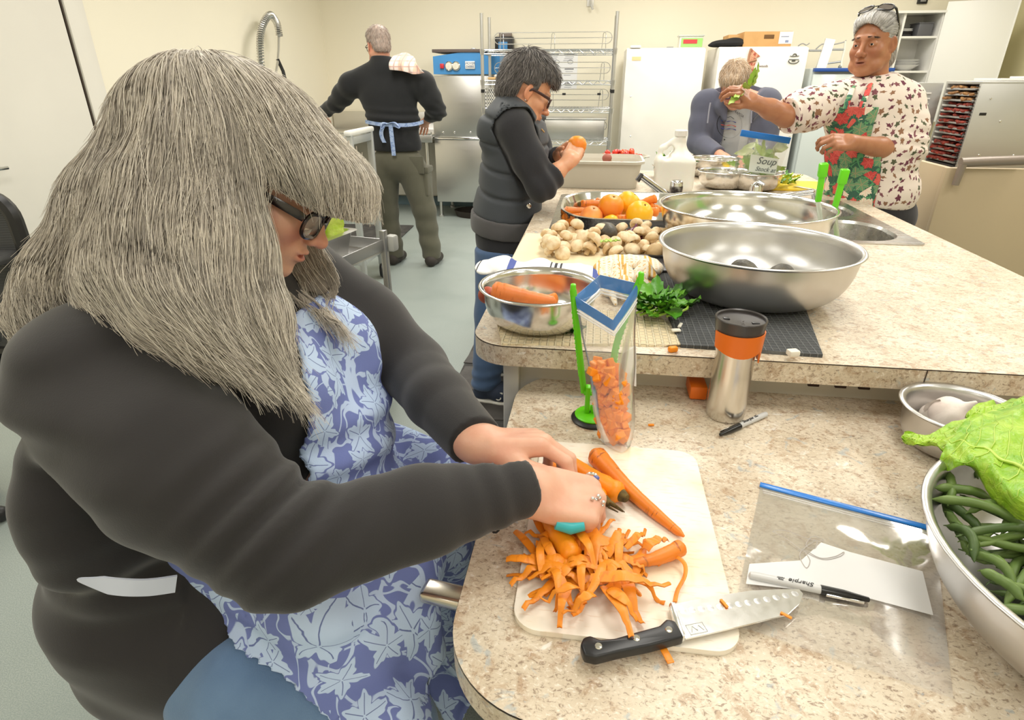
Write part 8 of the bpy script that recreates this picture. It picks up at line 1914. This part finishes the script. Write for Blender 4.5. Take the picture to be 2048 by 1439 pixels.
for sx, u0 in ((-1, 1418), (1, 1503)): obj('drawstring', G().tube(smooth_path([PY(u0+3, 205, yf), PY(u0, 222, yf), PY(u0-2+sx, 246, yf)], 10), .005, 6), M('pale_cord', srgb(150, 152, 166), .8), hdy)
dk = sdf_obj('dark_trousers', SDF().chain([(PY(1450, 400, YH+.08)), (PY(1450, 400, YH+.08))*[1, 1, 0]+[0, 0, .08]], [.12, .075], k=.03).chain([(PY(1492, 400, YH+.08)), (PY(1492, 400, YH+.08))*[1, 1, 0]+[0, 0, .08]], [.12, .075], k=.03), .012, fabric('navy_cotton', srgb(46, 50, 62), .9), hm4)
# printed badge on the tee: ring of ink with three brush bands and small lettering
yt_ = YH-.139
def pt(u, v_): return PY(u, v_, yt_)
INKB = M('black_shirt_ink', srgb(30, 30, 34), .8); BLUI = M('blue_shirt_ink', srgb(52, 66, 140), .8); REDI = M('red_shirt_ink', srgb(206, 84, 66), .8)
cxp, cyp = 1459, 249
obj('print_ring', G().tube([pt(cxp+25*math.cos(a), cyp+27*math.sin(a)) for a in np.linspace(R(100), R(285), 22)], [.002+.004*math.sin(math.pi*i/21) for i in range(22)], 6, flat=.4), INKB, tee)
obj('print_ring_thin', G().tube([pt(cxp+25*math.cos(a), cyp+27*math.sin(a)) for a in np.linspace(R(-60), R(100), 16)], .0012, 5), M('grey_shirt_ink', srgb(140, 142, 146), .8), tee)
for k, (v0, m) in enumerate(((242, BLUI), (250, REDI), (257, BLUI))): obj('print_band', G().tube(smooth_path([pt(1442, v0-1), pt(1452, v0+1), pt(1462, v0), pt(1472, v0+3)], 12), [.005+.0025*math.sin(i*1.4) for i in range(12)], 6, flat=.4), m, tee)
obj('print_hills', G().tube(smooth_path([pt(1444, 234), pt(1450, 230), pt(1455, 235), pt(1461, 233), pt(1468, 238)], 12), .0014, 5), INKB, tee)
text_obj('print_word', 'TRAPCIA', .020, INKB, tuple(pt(1477, 227)+[0, -.002, 0]), Euler((R(80), R(30), 0)), tee, .0004); obj('print_dot', G().ell(pt(1449, 279), (.005, .002, .005), nu=8, nv=6), INKB, tee); text_obj('print_word', 'Collection', .020, M('grey_shirt_ink', srgb(140, 142, 146), .8), tuple(pt(1453, 286)+[0, -.002, 0]), Euler((R(84), 0, 0)), tee, .0004, .2)
FB = [srgb(168, 138, 108), srgb(206, 180, 150), srgb(226, 206, 182), srgb(240, 228, 212)]
hair('hair', cap_sdf(.020, .008, .006, .012), .0042, cap_guides(), 3600, .045, M('fair_hair_mass', srgb(204, 180, 152), .6, var=(60, srgb(160, 134, 106), .8)), hair_mat('fair_strands', FB), hm4, rad=.0012, lift=.014, sigma=.03, seg=6, keep=cap_keep(.055, .052, temple=.022), seed=8, disp=.005, jitter=.4, xf=HX4, back=.1)
glasses(hm4, HX4, M('dark_plum_frame', srgb(52, 44, 72), .4), LNS if 'LNS' in globals() else film('spectacle_lens', .04, .05), .050, .030, x0=.103, th=.0026)
# ---- woman in the leaf-print top, reaching out with celery
SK5 = skin_mat('deep_tan_skin', srgb(178, 122, 88), srgb(146, 86, 74), srgb(160, 98, 70), .42, .45)
HR5 = facing(R(-134), R(4), R(3)); Hc5 = PY(1746, 88, 3.14); s5 = 1.02; HX5 = mat4(HR5*s5, Hc5); YF_ = 3.16
nk5 = Hc5+HR5 @ (np.array([-.06, 0, -.17])*s5)
Sr5, Er5, Wr5 = PY(1664, 205, YF_-.05), PY(1572, 232, YF_-.18), PY(1508, 204, YF_-.22)
Sl5, El5, Wl5 = PY(1806, 206, YF_+.02), PY(1812, 306, YF_-.06), PY(1702, 284, YF_-.26)
TC = [PY(1738, 225, YF_), PY(1744, 300, YF_), PY(1745, 380, YF_)]
def torso5(s, p=0.):
    s.el(TC[0], np.array([.185, .15, .17])+p, k=.06); s.el(TC[1]+np.array([0, -.01, 0]), np.array([.185, .165, .17])+p, k=.06); s.el(TC[2], np.array([.192, .165, .16])+p, k=.06)
    s.rc(Sr5+np.array([.02, 0, .0]), nk5+np.array([0, 0, -.05]), .078+p, .07+p, k=.05); s.rc(Sl5+np.array([-.03, 0, .0]), nk5+np.array([0, 0, -.05]), .078+p, .07+p, k=.05); s.rc(nk5+np.array([0, 0, -.05]), nk5+np.array([-.012, -.012, .06]), .078+p, .070+p, k=.03); return s
def legs5(s, p=0):
    for dx in (-.10, .10): b_ = TC[2]+np.array([dx, .02, -.14]); s.chain([b_, b_*[1, 1, 0]+[0, 0, .45], b_*[1, 1, 0]+[0, 0, .07]], [.12+p, .085+p, .06+p], k=.03)
    return s
hs = head_sdf(SDF(), eye=.95, nose=1.12, mouth=.9, jaw=1.05, old=.9, neck=((-.03, 0, -.07), (-.06, 0, -.19), .058, .062)); hd = SDF()
dR = unit(PY(1484, 184, YF_-.24)-Wr5); hand(hd, Wr5, dR, (.25, -.60, .75), 1, [(.55, .8, .5), (.6, .85, .5), (.7, .9, .5), (.75, .9, .5)], thumb=[(.75, .45, -.5), (.9, .1, -.5), (.9, -.15, -.4)], sc=.98); hd.chain([Wr5, (Er5+Wr5)/2, Er5], [.029, .040, .050], k=.02)
hand(hd, Wl5, unit(PY(1650, 283, YF_-.31)-Wl5), (.05, -.75, .65), -1, [(.6, 1.0, .6), (.7, 1.05, .6), (.8, 1.1, .6), (.9, 1.1, .6)], spread=(.05, .0, -.04, -.08), thumb=[(.8, .45, -.45), (.93, .1, -.45), (.93, -.1, -.35)], sc=.98); hd.chain([Wl5, (El5+Wl5)/2, El5], [.029, .044, .054], k=.02)
core = legs5(torso5(SDF(), -.035), -.03)
fw5 = person('white-haired woman in a leaf-print top and floral apron, holding out celery', [piece(hs, .0030, head_cols, HX5), piece(hd, .0034), piece(core, .022)], SK5, tuple(TC[2]*[1, 1, 0]))
for y in (.032, -.032): eye_obj(fw5, HX5, y, M('dark_brown_iris', srgb(50, 36, 28), .2), (.0, -.02) if y > 0 else (0, -.02))
brow_hair(fw5, HX5, M('dark_brow', srgb(70, 56, 48), .7), flat=True)
FLT = leaf_print('cream_leaf_print_knit', srgb(236, 222, 212), srgb(112, 62, 78), srgb(80, 44, 56), srgb(238, 226, 214), 26, 5, .44, dens=.86, vary=1.6, amp=.20, colors=[srgb(92, 96, 74), srgb(134, 84, 92), srgb(150, 112, 88)], stems=False, veins=False, elong=1.35)
FAP = leaf_print('green_floral_cotton', srgb(66, 104, 88), srgb(218, 100, 92), srgb(246, 150, 130), srgb(96, 160, 110), 17, 6, .56, colors=[srgb(238, 224, 204), srgb(204, 80, 78), srgb(112, 156, 116)], amp=.12, asym=.02, stems=True, veins=True)
sl = torso5(SDF(), .010); sl.chain([Sr5, Sr5*.5+Er5*.5, Er5*.96+Sr5*.04], [.088, .088, .076], k=.03); sl.chain([Sl5, Sl5*.5+El5*.5, El5*.93+Sl5*.07], [.092, .092, .082], k=.03); sl.chain([El5*.93+Sl5*.07, El5*.88+Wl5*.12], [.082, .066], k=.02)
C5, C5l = unit(Er5-Sr5), unit(Wl5-El5); zhem = PY(1745, 413, YF_-.1)[2]
def cut5(P, D):
    for E_, S_ in ((El5, Sl5), (Er5, Sr5)): e = np.exp(-(np.linalg.norm(P-E_*.9-S_*.1, axis=-1)/.10)**2); D = D-.010*e*np.sin(((P-E_) @ unit(E_-S_))*120+2*wob(P, 14, 4))
    D = D-.005*wob(P, 11, 5); D = wrist_cut(P, D, Er5, C5, .13, -.005); D = smax(D, zhem-P[..., 2]-.12*(P[..., 0]-TC[2][0]), .006)
    return smax(D, (P-nk5-np.array([0, 0, .022])) @ unit((-.10, -.08, 1))-.030, .006)
top5 = sdf_obj('leaf_print_top', sl, .006, FLT, fw5, cut5)
ap = torso5(SDF(), .018)
fx, fy = -.84, -.54      # the way her chest faces
def cuta5(P, D):
    sh_ = np.abs(D-.004*wob(P, 14, 8))-.0045; L_ = (P-TC[1]) @ np.array([fy*-1, fx, 0])*-1; f = (P-TC[1]) @ np.array([fx, fy, 0]); z = P[..., 2]
    zt_ = TC[0][2]+.03; w_ = np.where(z > TC[1][2]+.02, .085, .135)
    return smax(smax(sh_, np.abs(L_+.01)-w_-.0, .003), np.maximum(np.maximum(z-zt_, (zhem-.10)-z), -(f-.04)), .003)
apn = sdf_obj('floral_apron', ap, .0055, FAP, fw5, cuta5)
for (a, b_) in (((1706, 172), (1690, 218)), ((1742, 166), (1722, 215))):
    pts = [PY(a[0], a[1], YF_-.10), PY((a[0]+b_[0])/2, (a[1]+b_[1])/2, YF_-.165), PY(b_[0], b_[1], YF_-.185)]; obj('apron_strap', G().tube(smooth_path(pts, 12), .011, 8, flat=.3), FAP, apn)
obj('trousers', fast_mesh('trousers', *piece(legs5(SDF(), .012).el(TC[2]+np.array([0, 0, -.10]), (.20, .165, .12), k=.04), .012, fn=lambda P, D: smax(D, .06-P[..., 2]))[:2], fabric('charcoal_trousers', srgb(44, 42, 46), .9)), None, fw5)
for dx in (-.10, .10): b_ = TC[2]*[1, 1, 0]+np.array([dx, .0, 0]); s = SDF().chain([b_+[0, .03, .05], b_+[-.02, -.06, .045], b_+[-.04, -.15, .035]], [.046, .044, .036], k=.03); sdf_obj('shoe', s, .009, BLACKP, fw5, lambda P, D: smax(D, .0025-P[..., 2]))
# celery in her hand
for k in range(5):
    p = PY(1484, 178, YF_-.25)+np.array([.012*(k-2), .008*(k % 2), .006*k-.01]); g = leaf_blade(.09, .016, .3, .004, 9, 5, k).xf(mat4(frame((-.35+.12*k, -.3, .25*(k-2)), (0, -.4, 1)), p-np.array([-.02, 0, .0])))
    tag(obj('celery_piece', g, CELY if 'CELY' in globals() else GREENP, smooth=180), 'pale green celery piece held up by the woman in the leaf-print top', 'celery', 'celery pieces in her raised hand')
# hair drawn back into a bun, sunglasses pushed up
WHT = [srgb(150, 146, 142), srgb(196, 192, 188), srgb(220, 217, 213), srgb(238, 236, 233)]
hs_ = cap_sdf(.0, .008, .002, -.002); hs_.el((-.115, .0, -.055), (.045, .05, .05), k=.03)
GB = [[(.075, y, .075), (.02, y*1.3, .125), (-.06, y*1.2, .11), (-.115, y*.4, .0), (-.125, 0, -.05)] for y in (-.05, -.025, .0, .025, .05)]+[[(.03, y*.085, .03), (-.03, y*.09, .025), (-.09, y*.07, -.01), (-.12, y*.02, -.05)] for y in (-1, 1)]+[[(-.09, .02, -.05), (-.13, .04, -.05), (-.15, .0, -.06), (-.13, -.03, -.08)]]
def kp5(P, D):
    x, y, z = P[..., 0], P[..., 1], P[..., 2]; face = np.maximum(np.minimum(.088*(1-np.sqrt((y/.070)**2+((z+.02)/.100)**2)), x+.01), np.minimum(x-.030, .040-z)); earz = np.minimum(x+.040, .008-z); return smax(smax(smax(D, face, .01), earz, .006), -.10-z, .01)
hair('hair', hs_, .0042, GB, 4600, .085, M('white_hair_mass', srgb(200, 197, 193), .6, var=(50, srgb(150, 146, 142), .8)), hair_mat('white_strands', WHT), fw5, rad=.0010, lift=.003, sigma=.03, seg=8, keep=kp5, seed=9, disp=.002, jitter=.12, xf=HX5, back=.1)
sg = thing('sunglasses', 'dark sunglasses pushed up on the white hair of the woman in the leaf-print top', 'sunglasses', tuple(Hc5+HR5 @ np.array([.05, 0, .12])))
XS = mat4(HR5*s5 @ np.array(rot_m((0, R(-62), 0)).to_3x3()), Hc5+HR5 @ np.array([-.024, 0, .052])); BRN = M('smoky_lens', srgb(92, 84, 80), .12, coat=.5)
t_ = glasses(sg, XS, M('black_acetate', srgb(26, 24, 24), .25), BRN, .058, .042, name='sunglass_bridge', x0=.096, th=.0026)
